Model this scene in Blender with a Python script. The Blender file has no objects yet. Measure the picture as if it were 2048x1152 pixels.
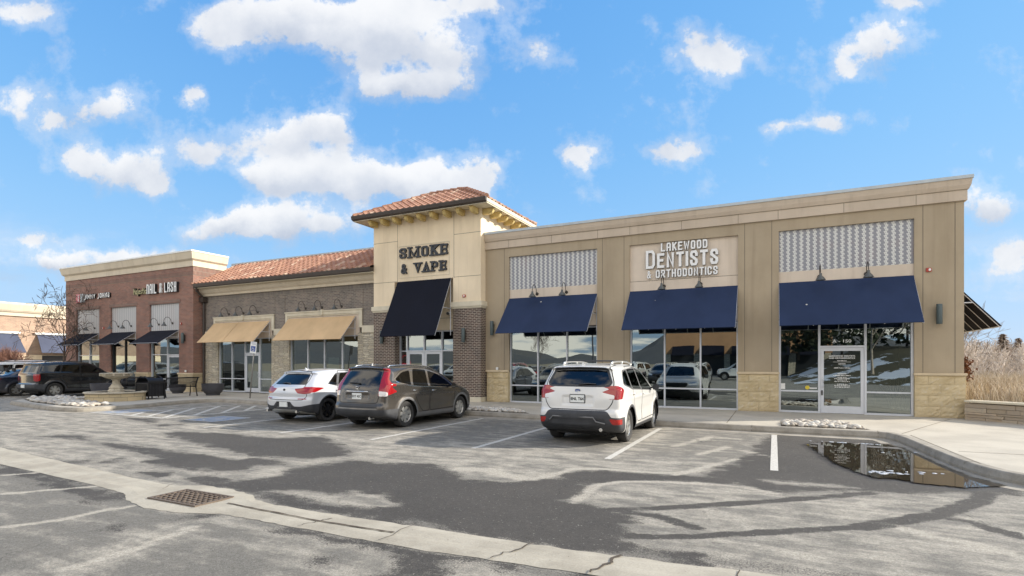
import bpy, bmesh, math, random
import numpy as np
from mathutils import Vector, Matrix
R_ = math.radians
sc = bpy.context.scene
C = sc.collection
# ---------------- camera ----------------
cam = bpy.data.objects.new('camera', bpy.data.cameras.new('camera'))
C.objects.link(cam)
cam.data.lens = 36 * 1080 / 2048
cam.data.sensor_width = 36
cam.data.shift_y = 149.5 / 2048
cam.data.clip_start = .1
cam.data.clip_end = 9000
cam.location = (0, 0, 1.7)
cam.rotation_euler = (R_(90), 0, R_(25.9))
sc.camera = cam
# ---------------- light ----------------
SUN_AZ = math.atan2(.85, .53)
SUN_EL = R_(25)
sun = bpy.data.objects.new('sun', bpy.data.lights.new('sun', 'SUN'))
C.objects.link(sun)
sun.data.energy = 3.5
sun.data.angle = R_(.6)
sun.data.color = (1, .93, .82)
sd = Vector((math.sin(SUN_AZ) * math.cos(SUN_EL), math.cos(SUN_AZ) * math.cos(SUN_EL), math.sin(SUN_EL)))
sun.rotation_euler = (-sd).to_track_quat('-Z', 'Y').to_euler()
sun.location = (20, 20, 30)
sc.view_settings.view_transform = 'Standard'
sc.view_settings.look = 'None'
sc.view_settings.exposure = 1.08
sc.view_settings.gamma = 1
sc.view_settings.use_curve_mapping = False
# ---------------- world: Nishita sky with clouds ----------------
W = bpy.data.worlds.new('World')
sc.world = W
W.use_nodes = True
nt = W.node_tree
for n in list(nt.nodes): nt.nodes.remove(n)
def nd(t, typ, ins=None, **kw):
    n = t.nodes.new(typ)
    for k, v in kw.items(): setattr(n, k, v)
    if ins:
        for k, v in ins.items():
            s = n.inputs[k]
            if isinstance(v, bpy.types.NodeSocket): t.links.new(v, s)
            else: s.default_value = v
    return n
def mth(t, op, a, b=None, c=None, clamp=False):
    n = t.nodes.new('ShaderNodeMath'); n.operation = op; n.use_clamp = clamp
    for i, v in enumerate((a, b, c)):
        if v is None: continue
        if isinstance(v, bpy.types.NodeSocket): t.links.new(v, n.inputs[i])
        else: n.inputs[i].default_value = v
    return n.outputs[0]
def vmth(t, op, a, b=None, out=0):
    n = t.nodes.new('ShaderNodeVectorMath'); n.operation = op
    for i, v in enumerate((a, b)):
        if v is None: continue
        if isinstance(v, bpy.types.NodeSocket): t.links.new(v, n.inputs[i])
        else: n.inputs[i].default_value = v
    return n.outputs['Value'] if op in ('DOT_PRODUCT', 'LENGTH') else n.outputs[0]
def mixc(t, fac, a, b, mode='MIX'):
    n = t.nodes.new('ShaderNodeMix'); n.data_type = 'RGBA'; n.blend_type = mode
    for s, v in ((n.inputs[0], fac), (n.inputs[6], a), (n.inputs[7], b)):
        if isinstance(v, bpy.types.NodeSocket): t.links.new(v, s)
        else: s.default_value = v if not isinstance(v, tuple) or len(v) == 4 else (*v, 1)
    return n.outputs[2]
def sstep(t, v, a, b):
    n = t.nodes.new('ShaderNodeMapRange'); n.interpolation_type = 'SMOOTHSTEP'
    t.links.new(v, n.inputs[0]); n.inputs[1].default_value = a; n.inputs[2].default_value = b
    return n.outputs[0]
SKY_STR = .15
sky = nd(nt, 'ShaderNodeTexSky', sky_type='NISHITA', sun_disc=False, sun_elevation=SUN_EL, sun_rotation=SUN_AZ,
         altitude=1700, air_density=1.0, dust_density=.35, ozone_density=2.2)
D = nd(nt, 'ShaderNodeTexCoord').outputs['Generated']
th = R_(25.9)
right = (math.cos(th), math.sin(th), 0); fwd = (-math.sin(th), math.cos(th), 0)
dr = vmth(nt, 'DOT_PRODUCT', D, right); df = vmth(nt, 'DOT_PRODUCT', D, fwd)
sep = nd(nt, 'ShaderNodeSeparateXYZ', {0: D})
dz = sep.outputs[2]
dfs = mth(nt, 'MAXIMUM', df, .12)
p = nd(nt, 'ShaderNodeCombineXYZ', {0: mth(nt, 'DIVIDE', dr, dfs), 1: mth(nt, 'DIVIDE', dz, dfs)}).outputs[0]
nz1 = nd(nt, 'ShaderNodeTexNoise', {'Vector': p, 'Scale': 5.5, 'Detail': 7.0, 'Roughness': .66}).outputs['Color']
off = vmth(nt, 'MULTIPLY', vmth(nt, 'SUBTRACT', nz1, (.5, .5, .5)), (.17, .10, 0))
pd = vmth(nt, 'ADD', p, off)
BL = [(450,62,62,50,1),(560,35,115,48,1),(690,45,100,60,1),(800,65,100,80,.95),(940,92,95,44,.55),(1055,108,48,34,.55),(900,8,150,34,.8),
 (780,172,75,30,.9),(880,160,62,38,1.1),(745,130,40,45,.4),(30,195,58,44,1.05),(212,208,56,46,1.2),(95,237,20,12,.8),(378,192,28,20,.9),
 (165,310,50,40,.8),(230,338,84,44,1.1),(300,362,46,28,1),(400,298,78,32,.85),(565,268,120,44,.95),(650,245,52,42,.9),
 (560,348,85,34,1),(690,350,130,52,1.2),(850,365,120,42,1.15),(960,362,42,36,1),(470,455,110,28,.95),(610,448,150,38,1.05),
 (60,480,120,12,.6),(110,520,190,24,.8),(300,510,110,22,.8),
 (1150,308,48,32,1.2),(1338,302,54,34,1.2),(1560,264,46,19,1),(1660,254,52,19,.95),
 (1412,112,62,56,1.15),(1700,125,42,34,1.05),(1765,88,60,42,1.15),(1790,6,70,14,.6),(25,12,80,32,.85),
 (1990,412,78,38,1.2),(2020,508,66,40,1.15)]
SH = {1,2,3,4,7,8,11,15,18,19,20,21,22,24,25,27,35,38}
acc = None; accy = None
for i, (u, v, ru, rv, a) in enumerate(BL):
    d = vmth(nt, 'MULTIPLY', vmth(nt, 'SUBTRACT', pd, ((u-1024)/1080, (725.5-v)/1080, 0)), (1080/ru/.95, 1080/rv/.90, 0))
    w = mth(nt, 'POWER', .42, vmth(nt, 'DOT_PRODUCT', d, d))
    acc = mth(nt, 'MULTIPLY', w, a) if acc is None else mth(nt, 'MULTIPLY_ADD', w, a, acc)
    if i not in SH: continue
    ly = nd(nt, 'ShaderNodeSeparateXYZ', {0: d}).outputs[1]
    accy = mth(nt, 'MULTIPLY', w, ly) if accy is None else mth(nt, 'MULTIPLY_ADD', w, ly, accy)
frontm = sstep(nt, df, .15, .3)
# unseen flat cumulus layer, made dense and bright to light the shaded facade
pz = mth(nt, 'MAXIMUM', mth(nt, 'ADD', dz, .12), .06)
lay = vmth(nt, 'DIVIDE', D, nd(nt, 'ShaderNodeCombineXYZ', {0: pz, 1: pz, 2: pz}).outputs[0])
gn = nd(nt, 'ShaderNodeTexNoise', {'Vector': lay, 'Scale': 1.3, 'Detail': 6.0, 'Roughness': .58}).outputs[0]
fill_cloud = sstep(nt, gn, .40, .56)
fb = nd(nt, 'ShaderNodeTexNoise', {'Vector': p, 'Scale': 10.0, 'Detail': 12.0, 'Roughness': .62}).outputs[0]
dens = mth(nt, 'MULTIPLY_ADD', mth(nt, 'SUBTRACT', fb, .5), 2.7, mth(nt, 'MINIMUM', acc, 1.25))
wisp = nd(nt, 'ShaderNodeTexNoise', {'Vector': vmth(nt, 'MULTIPLY', pd, (2.2, 7.0, 1.0)), 'Scale': 1.0, 'Detail': 8.0, 'Roughness': .6}).outputs[0]
py = nd(nt, 'ShaderNodeSeparateXYZ', {0: p}).outputs[1]
low = mth(nt, 'MULTIPLY', mth(nt, 'MULTIPLY', sstep(nt, wisp, .47, .70), sstep(nt, py, .34, .10)), .62)
thin = mth(nt, 'MULTIPLY', sstep(nt, dens, .12, .60), .30)
front = mth(nt, 'MAXIMUM', mth(nt, 'MAXIMUM', mth(nt, 'MULTIPLY', sstep(nt, dens, .42, .92), .98), thin), low)
alpha = nd(nt, 'ShaderNodeMix', {0: frontm, 2: fill_cloud, 3: front}).outputs[0]
shade = mth(nt, 'DIVIDE', accy, mth(nt, 'MAXIMUM', acc, .05))
fb2 = nd(nt, 'ShaderNodeTexNoise', {'Vector': p, 'Scale': 9.0, 'Detail': 5.0, 'Roughness': .55}).outputs[0]
shv = sstep(nt, mth(nt, 'ADD', mth(nt, 'MULTIPLY', shade, .55), mth(nt, 'MULTIPLY', fb2, 1.1)), -.15, 1.0)
ccol = mixc(nt, shv, (1.75, 1.93, 2.28), (3.15, 3.16, 3.18))
# film-like shoulder so that the bright band near the horizon keeps its colour
sk = vmth(nt, 'MULTIPLY', sky.outputs[0], (.80, 1.95, 4.2))
skyc = vmth(nt, 'DIVIDE', sk, vmth(nt, 'ADD', vmth(nt, 'MULTIPLY', sk, (1/2.05, 1/2.7, 1/3.7)), (1, 1, 1)))
haz = mth(nt, 'MULTIPLY', mth(nt, 'POWER', .0009, mth(nt, 'MAXIMUM', dz, 0.0)), .62)
skyc = mixc(nt, haz, skyc, (2.1, 2.45, 2.8))
col = mixc(nt, mth(nt, 'MULTIPLY', alpha, .96), skyc, mixc(nt, frontm, (6.8, 6.2, 5.4), ccol))  # clouds out of view get a brighter warm white as facade fill
W.cycles.sampling_method = 'MANUAL'; W.cycles.sample_map_resolution = 512
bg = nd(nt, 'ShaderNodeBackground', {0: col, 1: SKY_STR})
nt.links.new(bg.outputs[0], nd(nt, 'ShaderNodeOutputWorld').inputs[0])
# ---------------- helpers ----------------
def V3(v): return (v, v, v)
MATS = {}
class MT:
    """a small material builder"""
    def __init__(s, name, col=(.5, .5, .5), rough=.6, metal=0, spec=.5):
        s.m = bpy.data.materials.new(name); s.m.use_nodes = True; MATS[name] = s.m
        s.t = s.m.node_tree; s.b = s.t.nodes['Principled BSDF']
        s.out = s.t.nodes['Material Output']
        s.b.inputs['Base Color'].default_value = (*col, 1)
        s.b.inputs['Roughness'].default_value = rough
        s.b.inputs['Metallic'].default_value = metal
        s.b.inputs['Specular IOR Level'].default_value = spec
        s._co = None
    @property
    def co(s):
        if s._co is None: s._co = s.t.nodes.new('ShaderNodeTexCoord').outputs['Object']
        return s._co
    def set(s, k, v):
        if isinstance(v, bpy.types.NodeSocket): s.t.links.new(v, s.b.inputs[k])
        else: s.b.inputs[k].default_value = v
        return s
    def noise(s, scale, detail=4, rough=.55, vec=None, stretch=None, out=0):
        vec = vec or s.co
        if stretch: vec = vmth(s.t, 'MULTIPLY', vec, stretch)
        return nd(s.t, 'ShaderNodeTexNoise', {'Vector': vec, 'Scale': float(scale), 'Detail': float(detail), 'Roughness': rough}).outputs[out]
    def var(s, base, scale=3, amt=.25, detail=5, stretch=None):
        """base colour with mottled brightness"""
        f = sstep(s.t, s.noise(scale, detail, .6, stretch=stretch), .25, .75)
        k = nd(s.t, 'ShaderNodeMapRange', {0: f, 3: 1 - amt, 4: 1 + amt}).outputs[0]
        g = nd(s.t, 'ShaderNodeCombineXYZ', {0: k, 1: k, 2: k}).outputs[0]
        return mixc(s.t, 1.0, base, g, 'MULTIPLY')
    def bump(s, h, dist=.01, strength=1.0):
        s.set('Normal', nd(s.t, 'ShaderNodeBump', {'Strength': strength, 'Distance': dist, 'Height': h}).outputs[0]); return s

class MB:
    def __init__(s): s.v = []; s.f = []; s.mi = []
    def add(s, vs, fs, m=0):
        o = len(s.v); s.v += [tuple(q) for q in vs]
        s.f += [tuple(i + o for i in f) for f in fs]; s.mi += [m] * len(fs); return s
    def box(s, x0, x1, y0, y1, z0, z1, m=0):
        return s.add([(x0,y0,z0),(x1,y0,z0),(x1,y1,z0),(x0,y1,z0),(x0,y0,z1),(x1,y0,z1),(x1,y1,z1),(x0,y1,z1)],
                     [(0,3,2,1),(4,5,6,7),(0,1,5,4),(1,2,6,5),(2,3,7,6),(3,0,4,7)], m)
    def hull(s, a, b, m=0):
        """prism between two same-length rings a (bottom) and b (top)"""
        n = len(a)
        return s.add(list(a) + list(b), [tuple(range(n))[::-1], tuple(range(n, 2 * n))] + [(i, (i + 1) % n, (i + 1) % n + n, i + n) for i in range(n)], m)
    def prism(s, poly, axis, a, b, m=0):
        if axis == 'x': A = [(a, p, q) for p, q in poly]; B = [(b, p, q) for p, q in poly]
        elif axis == 'y': A = [(p, a, q) for p, q in poly]; B = [(p, b, q) for p, q in poly]
        else: A = [(p, q, a) for p, q in poly]; B = [(p, q, b) for p, q in poly]
        return s.hull(A, B, m)
    def tube(s, pts, r, n=8, m=0, cap=True):
        pts = [Vector(q) for q in pts]; rs = r if isinstance(r, (list, tuple)) else [r] * len(pts)
        up = Vector((0, 0, 1)); rings = []
        for i, q in enumerate(pts):
            t = (pts[min(i + 1, len(pts) - 1)] - pts[max(i - 1, 0)]).normalized()
            a = t.cross(up)
            if a.length < .05: a = t.cross(Vector((1, 0, 0)))
            a.normalize(); b = t.cross(a).normalized()
            rings.append([q + (a * math.cos(2*math.pi*k/n) + b * math.sin(2*math.pi*k/n)) * rs[i] for k in range(n)])
        o = len(s.v); s.v += [tuple(q) for g in rings for q in g]
        fs = []
        for i in range(len(pts) - 1):
            for k in range(n):
                fs.append((o+i*n+k, o+i*n+(k+1) % n, o+(i+1)*n+(k+1) % n, o+(i+1)*n+k))
        if cap: fs.append(tuple(o + k for k in range(n))[::-1]); fs.append(tuple(o + (len(pts)-1)*n + k for k in range(n)))
        s.f += fs; s.mi += [m] * len(fs); return s
    def lathe(s, prof, c=(0, 0, 0), n=24, m=0, axis='z'):
        """prof: (radius, height) list"""
        o = len(s.v)
        for r, h in prof:
            for k in range(n):
                a = 2 * math.pi * k / n; x, y = r * math.cos(a), r * math.sin(a)
                q = (x, y, h) if axis == 'z' else ((h, x, y) if axis == 'x' else (x, h, y))
                s.v.append((q[0] + c[0], q[1] + c[1], q[2] + c[2]))
        fs = []
        for i in range(len(prof) - 1):
            for k in range(n): fs.append((o+i*n+k, o+i*n+(k+1) % n, o+(i+1)*n+(k+1) % n, o+(i+1)*n+k))
        if prof[0][0] > 1e-4: fs.append(tuple(o + k for k in range(n))[::-1])
        if prof[-1][0] > 1e-4: fs.append(tuple(o + (len(prof)-1)*n + k for k in range(n)))
        s.f += fs; s.mi += [m] * len(fs); return s
    def pieces(s, eps=.012):
        """group the mesh into separate pieces (touching shells stay together)"""
        n = len(s.v); par = list(range(n))
        def find(a):
            while par[a] != a: par[a] = par[par[a]]; a = par[a]
            return a
        for f in s.f:
            r = find(f[0])
            for i in f[1:]: par[find(i)] = r
        comp = {}
        for i in range(n): comp.setdefault(find(i), []).append(i)
        ks = list(comp); bb = []
        for k in ks:
            A = np.array([s.v[i] for i in comp[k]]); bb.append((A.min(0) - eps / 2, A.max(0) + eps / 2))
        g = list(range(len(ks)))
        def fg(a):
            while g[a] != a: a = g[a]
            return a
        for i in range(len(ks)):
            for j in range(i):
                if (bb[i][0] <= bb[j][1]).all() and (bb[j][0] <= bb[i][1]).all(): g[fg(i)] = fg(j)
        out = {}; kk = {k: i for i, k in enumerate(ks)}
        for f, m in zip(s.f, s.mi):
            q = out.setdefault(fg(kk[find(f[0])]), MB()); d = q.__dict__.setdefault('mp', {})
            nf = []
            for i in f:
                if i not in d: d[i] = len(q.v); q.v.append(s.v[i])
                nf.append(d[i])
            q.f.append(tuple(nf)); q.mi.append(m)
        return list(out.values())
    def build_split(s, name, mat, parent=None, **k):
        return [q.build(name, mat, parent, **k) for q in s.pieces()]
    def build(s, name, mat, parent=None, smooth=False, bevel=0, fix=True):
        me = bpy.data.meshes.new(name); me.from_pydata(s.v, [], s.f)
        mats = mat if isinstance(mat, (list, tuple)) else [mat]
        for q in mats: me.materials.append(MATS[q])
        if len(mats) > 1: me.polygons.foreach_set('material_index', s.mi)
        if fix or bevel:
            bm = bmesh.new(); bm.from_mesh(me)
            if bevel:
                bmesh.ops.remove_doubles(bm, verts=bm.verts, dist=1e-5)
                es = [e for e in bm.edges if len(e.link_faces) == 2 and e.calc_face_angle(0) > .5]
                bmesh.ops.bevel(bm, geom=es, offset=bevel, segments=2, affect='EDGES', clamp_overlap=True)
            bmesh.ops.recalc_face_normals(bm, faces=bm.faces); bm.to_mesh(me); bm.free()
        if smooth:
            me.polygons.foreach_set('use_smooth', [True] * len(me.polygons))
            if smooth is not True: me.set_sharp_from_angle(angle=R_(smooth))
        return link(name, me, parent)
def link(name, me, parent=None):
    o = bpy.data.objects.new(name, me); C.objects.link(o)
    if parent is not None:
        o.parent = parent
        if parent.type == 'EMPTY': o.matrix_parent_inverse = Matrix.Translation(-parent.location)
    return o
def tag(o, label=None, cat=None, group=None, kind=None):
    if label: o['label'] = label
    if cat: o['category'] = cat
    if group: o['group'] = group
    if kind: o['kind'] = kind
    return o
def thing(name, label, cat, loc=(0, 0, 0), group=None, local=False):
    o = bpy.data.objects.new(name, None); C.objects.link(o); o.location = loc; o.empty_display_size = .3
    tag(o, label, cat, group)
    return o
def loc_part(mb, name, mat, parent, **k):
    """part given in the thing's own coordinates"""
    o = mb.build(name, mat, None, **k); o.parent = parent; return o
def copy_tree(o, parent=None):
    c = o.copy(); C.objects.link(c)
    if parent is not None: c.parent = parent
    for ch in list(o.children): copy_tree(ch, c)
    return c
def clear(o):
    for k in ('label', 'category', 'group'):
        if k in o: del o[k]

# ---------------- materials ----------------
def stucco(name, col, amt=.06):
    m = MT(name, col, .85); m.set('Base Color', mixc(m.t, sstep(m.t, m.noise(1.0, 6, .6, stretch=(1, 1, .35)), .42, .75), m.var((*col, 1), .9, amt),
          (col[0]*.86, col[1]*.85, col[2]*.83, 1)))
    z_ = nd(m.t, 'ShaderNodeSeparateXYZ', {0: m.co}).outputs[2]
    stk = sstep(m.t, m.noise(1.0, 5, .6, stretch=(4.5, 4.5, .22)), .50, .74)
    c0_ = m.b.inputs['Base Color'].links[0].from_socket
    m.set('Base Color', mixc(m.t, mth(m.t, 'MULTIPLY', stk, .42), c0_, (col[0]*.70, col[1]*.68, col[2]*.66, 1)))
    m.bump(m.noise(90, 3), .002, .5)
stucco('stucco_tan', (.40, .325, .225)); stucco('stucco_cream', (.80, .67, .48)); stucco('stucco_beige', (.66, .56, .45))
stucco('cornice_beige', (.54, .45, .35)); stucco('cornice_cream', (.64, .56, .43)); stucco('stucco_far', (.62, .52, .38))
def plain(name, col, rough=.5, metal=0, amt=.1, scale=4, spec=.5):
    m = MT(name, col, rough, metal, spec); m.set('Base Color', m.var((*col, 1), scale, amt)); return m
plain('white_frame', (.62, .64, .68), .38, .25, .04)
plain('dark_frame', (.03, .03, .032), .4)
plain('bronze', (.045, .037, .03), .45, .3)
plain('shade_grey', (.10, .105, .10), .35, .3)
plain('coping', (.40, .44, .46), .4, .3)
plain('gutter', (.055, .043, .036), .4)
plain('sconce', (.075, .10, .10), .5)
plain('black_metal', (.012, .012, .014), .42, .2)
plain('steel', (.30, .29, .27), .45, .6)
plain('red_plastic', (.42, .05, .03), .4)
plain('white_plastic', (.75, .75, .72), .4)
plain('letter_white', (.80, .80, .78), .4, 0, .03)
plain('letter_side', (.015, .015, .017), .5)
plain('letter_slate', (.014, .018, .026), .4, 0, .1)
plain('letter_gold', (.55, .50, .25), .4, 0, .1)
plain('sign_red', (.55, .12, .14), .4)
plain('stone_cap', (.60, .49, .33), .8, 0, .14, 3)
plain('cap_cream', (.62, .56, .43), .8, 0, .08, 3)
plain('beam_wood', (.62, .47, .19), .6, 0, .2, 5)
plain('soffit', (.66, .57, .40), .7)
plain('joint', (.16, .135, .10), .9)
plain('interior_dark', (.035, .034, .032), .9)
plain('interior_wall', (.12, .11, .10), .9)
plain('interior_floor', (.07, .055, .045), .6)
plain('fountain_stone', (.44, .39, .30), .8, 0, .2, 6)
plain('planter', (.055, .055, .065), .55, 0, .15)
plain('sign_blue', (.02, .07, .30), .4)
def fabric(name, col, spots=False):
    m = MT(name, col, .85, 0, .2)
    c = m.var((*col, 1), 1.2, .10, 4, (1, 1, .4))
    if spots:
        vo = nd(m.t, 'ShaderNodeTexVoronoi', {'Vector': m.co, 'Scale': 1.05, 'Randomness': 1.0})
        c = mixc(m.t, sstep(m.t, vo.outputs['Distance'], .034, .022), c, (.5, .5, .46, 1))
    m.set('Base Color', c); m.bump(m.noise(220, 2), .0015, .6)
fabric('fabric_navy', (.021, .035, .080), True); fabric('fabric_black', (.0065, .008, .016)); fabric('fabric_tan', (.58, .41, .235))
fabric('fabric_slate', (.07, .08, .12))
# brick, mapped so that walls facing x and y both show true courses
def brick(name, c1, c2, mor, bw=.203, rh=.0677, ms=.011, vary=1.0, bias=0.0, rough=.85):
    m = MT(name, c1, rough)
    sp = nd(m.t, 'ShaderNodeSeparateXYZ', {0: m.co}).outputs
    ve = nd(m.t, 'ShaderNodeCombineXYZ', {0: mth(m.t, 'ADD', sp[0], sp[1]), 1: sp[2]}).outputs[0]
    b = nd(m.t, 'ShaderNodeTexBrick', {'Vector': ve, 'Color1': (*c1, 1), 'Color2': (*c2, 1), 'Mortar': (*mor, 1), 'Scale': 1.0,
          'Mortar Size': ms, 'Mortar Smooth': .2, 'Bias': bias, 'Brick Width': bw, 'Row Height': rh})
    f = m.noise(1.6, 5, .6)
    c = mixc(m.t, sstep(m.t, f, .35, .7), b.outputs[0], mixc(m.t, 1.0, b.outputs[0], (.78, .80, .82, 1), 'MULTIPLY'))
    m.set('Base Color', c)
    m.bump(mth(m.t, 'SUBTRACT', 1.0, b.outputs[1]), .006, .8)
brick('brick_red', (.34, .14, .095), (.22, .09, .068), (.30, .25, .20))
brick('brick_dark', (.105, .058, .046), (.060, .040, .038), (.40, .34, .27), ms=.013)
brick('brick_grey', (.235, .190, .155), (.125, .105, .095), (.30, .27, .23), bw=.21, rh=.071, bias=-.1)
brick('brick_pale', (.47, .30, .20), (.38, .23, .16), (.45, .38, .30))
brick('brick_soldier', (.24, .115, .085), (.18, .088, .066), (.30, .25, .20), bw=.075, rh=.22)
brick('brick_soldier_grey', (.20, .17, .14), (.13, .11, .10), (.28, .25, .21), bw=.075, rh=.22)
brick('split_face', (.60, .48, .29), (.50, .40, .25), (.30, .25, .17), bw=.52, rh=.315, ms=.010)
MATS['split_face'].node_tree.nodes['Brick Texture'].offset = .5
# dry-stacked ledge stone
def ledge(name, c1, c2, c3, sx=4.2, sz=11.5, gap=.05):
    m = MT(name, c1, .9)
    sp = nd(m.t, 'ShaderNodeSeparateXYZ', {0: m.co}).outputs
    ve = nd(m.t, 'ShaderNodeCombineXYZ', {0: mth(m.t, 'MULTIPLY', mth(m.t, 'ADD', sp[0], sp[1]), sx), 1: mth(m.t, 'MULTIPLY', sp[2], sz)}).outputs[0]
    e = nd(m.t, 'ShaderNodeTexVoronoi', {'Vector': ve, 'Scale': 1.0, 'Randomness': .75}, voronoi_dimensions='2D', feature='DISTANCE_TO_EDGE')
    v = nd(m.t, 'ShaderNodeTexVoronoi', {'Vector': ve, 'Scale': 1.0, 'Randomness': .75}, voronoi_dimensions='2D')
    rnd = nd(m.t, 'ShaderNodeSeparateColor', {0: v.outputs['Color']}).outputs
    c = mixc(m.t, rnd[0], (*c1, 1), (*c2, 1)); c = mixc(m.t, sstep(m.t, rnd[1], .6, 1.0), c, (*c3, 1))
    n = m.noise(14, 5)
    c = mixc(m.t, 1.0, c, nd(m.t, 'ShaderNodeMapRange', {0: n, 1: .2, 2: .8, 3: .75, 4: 1.2}).outputs[0], 'MULTIPLY')
    ed = sstep(m.t, e.outputs['Distance'], 0, gap)
    c = mixc(m.t, ed, (c1[0]*.35, c1[1]*.33, c1[2]*.3, 1), c)
    m.set('Base Color', c)
    m.bump(mth(m.t, 'ADD', sstep(m.t, e.outputs['Distance'], 0, .25), mth(m.t, 'MULTIPLY', n, .5)), .03, .9)
ledge('ledge_stone', (.58, .51, .38), (.44, .40, .33), (.66, .60, .47), 3.0, 12.5, .055)
# mosaic panel: light chequered columns on grey
m = MT('mosaic', (.5, .5, .5), .35)
sp = nd(m.t, 'ShaderNodeSeparateXYZ', {0: m.co}).outputs
def mosaic_col(m, cw=.183, rh=.062, light=(.60, .60, .57), dark=(.255, .26, .285), mid=(.17, .165, .19)):
    u = mth(m.t, 'DIVIDE', sp[0], cw); w = mth(m.t, 'DIVIDE', sp[2], rh)
    par = mth(m.t, 'FLOORED_MODULO', mth(m.t, 'FLOOR', w), 2.0)
    uf = mth(m.t, 'FRACT', mth(m.t, 'ADD', u, mth(m.t, 'MULTIPLY', par, .16)))
    wh = mth(m.t, 'LESS_THAN', uf, .46)
    wf = mth(m.t, 'FRACT', w)
    notch = mth(m.t, 'MULTIPLY', mth(m.t, 'LESS_THAN', mth(m.t, 'FRACT', mth(m.t, 'MULTIPLY', uf, 4.3)), .28), mth(m.t, 'LESS_THAN', wf, .45))
    c = mixc(m.t, wh, (*dark, 1), (*light, 1))
    c = mixc(m.t, mth(m.t, 'MULTIPLY', notch, .75), c, (*mid, 1))
    hue = sstep(m.t, m.noise(1.1, 2), .5, .7)
    return mixc(m.t, mth(m.t, 'MULTIPLY', mth(m.t, 'MULTIPLY', hue, .35), mth(m.t, 'SUBTRACT', 1.0, wh)), c, (.33, .24, .22, 1))
m.set('Base Color', mosaic_col(m))
m = MT('mosaic_light', (.5, .5, .5), .35); sp = nd(m.t, 'ShaderNodeSeparateXYZ', {0: m.co}).outputs
m.set('Base Color', mosaic_col(m, .183, .062, (.52, .52, .51), (.36, .37, .38), (.28, .28, .29)))
# coated shop-front glass
def glass(name, tint=(.26, .31, .30), base=.20, rough=.0, refl=(.86, .95, .95)):
    m = MT(name); t = m.t
    tr = nd(t, 'ShaderNodeBsdfTransparent', {0: (*tint, 1)}); gl = nd(t, 'ShaderNodeBsdfGlossy', {0: (*refl, 1), 'Roughness': rough})
    lw = nd(t, 'ShaderNodeLayerWeight', {'Blend': .5}).outputs['Facing']
    f = mth(t, 'MULTIPLY_ADD', mth(t, 'POWER', lw, 3.0), .7, base)
    n = nd(t, 'ShaderNodeTexNoise', {'Vector': m.co, 'Scale': .8, 'Detail': 1.0}).outputs[0]
    b = nd(t, 'ShaderNodeBump', {'Strength': .25, 'Distance': .006, 'Height': n}).outputs[0]
    t.links.new(b, gl.inputs['Normal'])
    mx = nd(t, 'ShaderNodeMixShader', {0: f, 1: tr.outputs[0], 2: gl.outputs[0]})
    t.links.new(mx.outputs[0], m.out.inputs[0])
glass('shop_glass', base=.30, refl=(.80, .90, .90))
# barrel roof tile: every tile its own clay tone
m = MT('roof_tile', (.4, .2, .12), .8)
sp = nd(m.t, 'ShaderNodeSeparateXYZ', {0: m.co}).outputs
cell = nd(m.t, 'ShaderNodeCombineXYZ', {0: mth(m.t, 'FLOOR', mth(m.t, 'DIVIDE', mth(m.t, 'ADD', sp[0], 100.0), .30)), 1: mth(m.t, 'FLOOR', mth(m.t, 'DIVIDE', mth(m.t, 'ADD', sp[1], 0.0), .33))}).outputs[0]
wn = nd(m.t, 'ShaderNodeTexWhiteNoise', {'Vector': cell}).outputs
c = mixc(m.t, wn[0], (.29, .14, .09, 1), (.42, .225, .145, 1))
c = mixc(m.t, mth(m.t, 'GREATER_THAN', nd(m.t, 'ShaderNodeSeparateColor', {0: wn[1]}).outputs[1], .88), c, (.50, .34, .24, 1))
c = mixc(m.t, mth(m.t, 'MULTIPLY', sstep(m.t, m.noise(7, 4), .5, .8), .6), c, (.2, .12, .09, 1))
m.set('Base Color', c)
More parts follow.
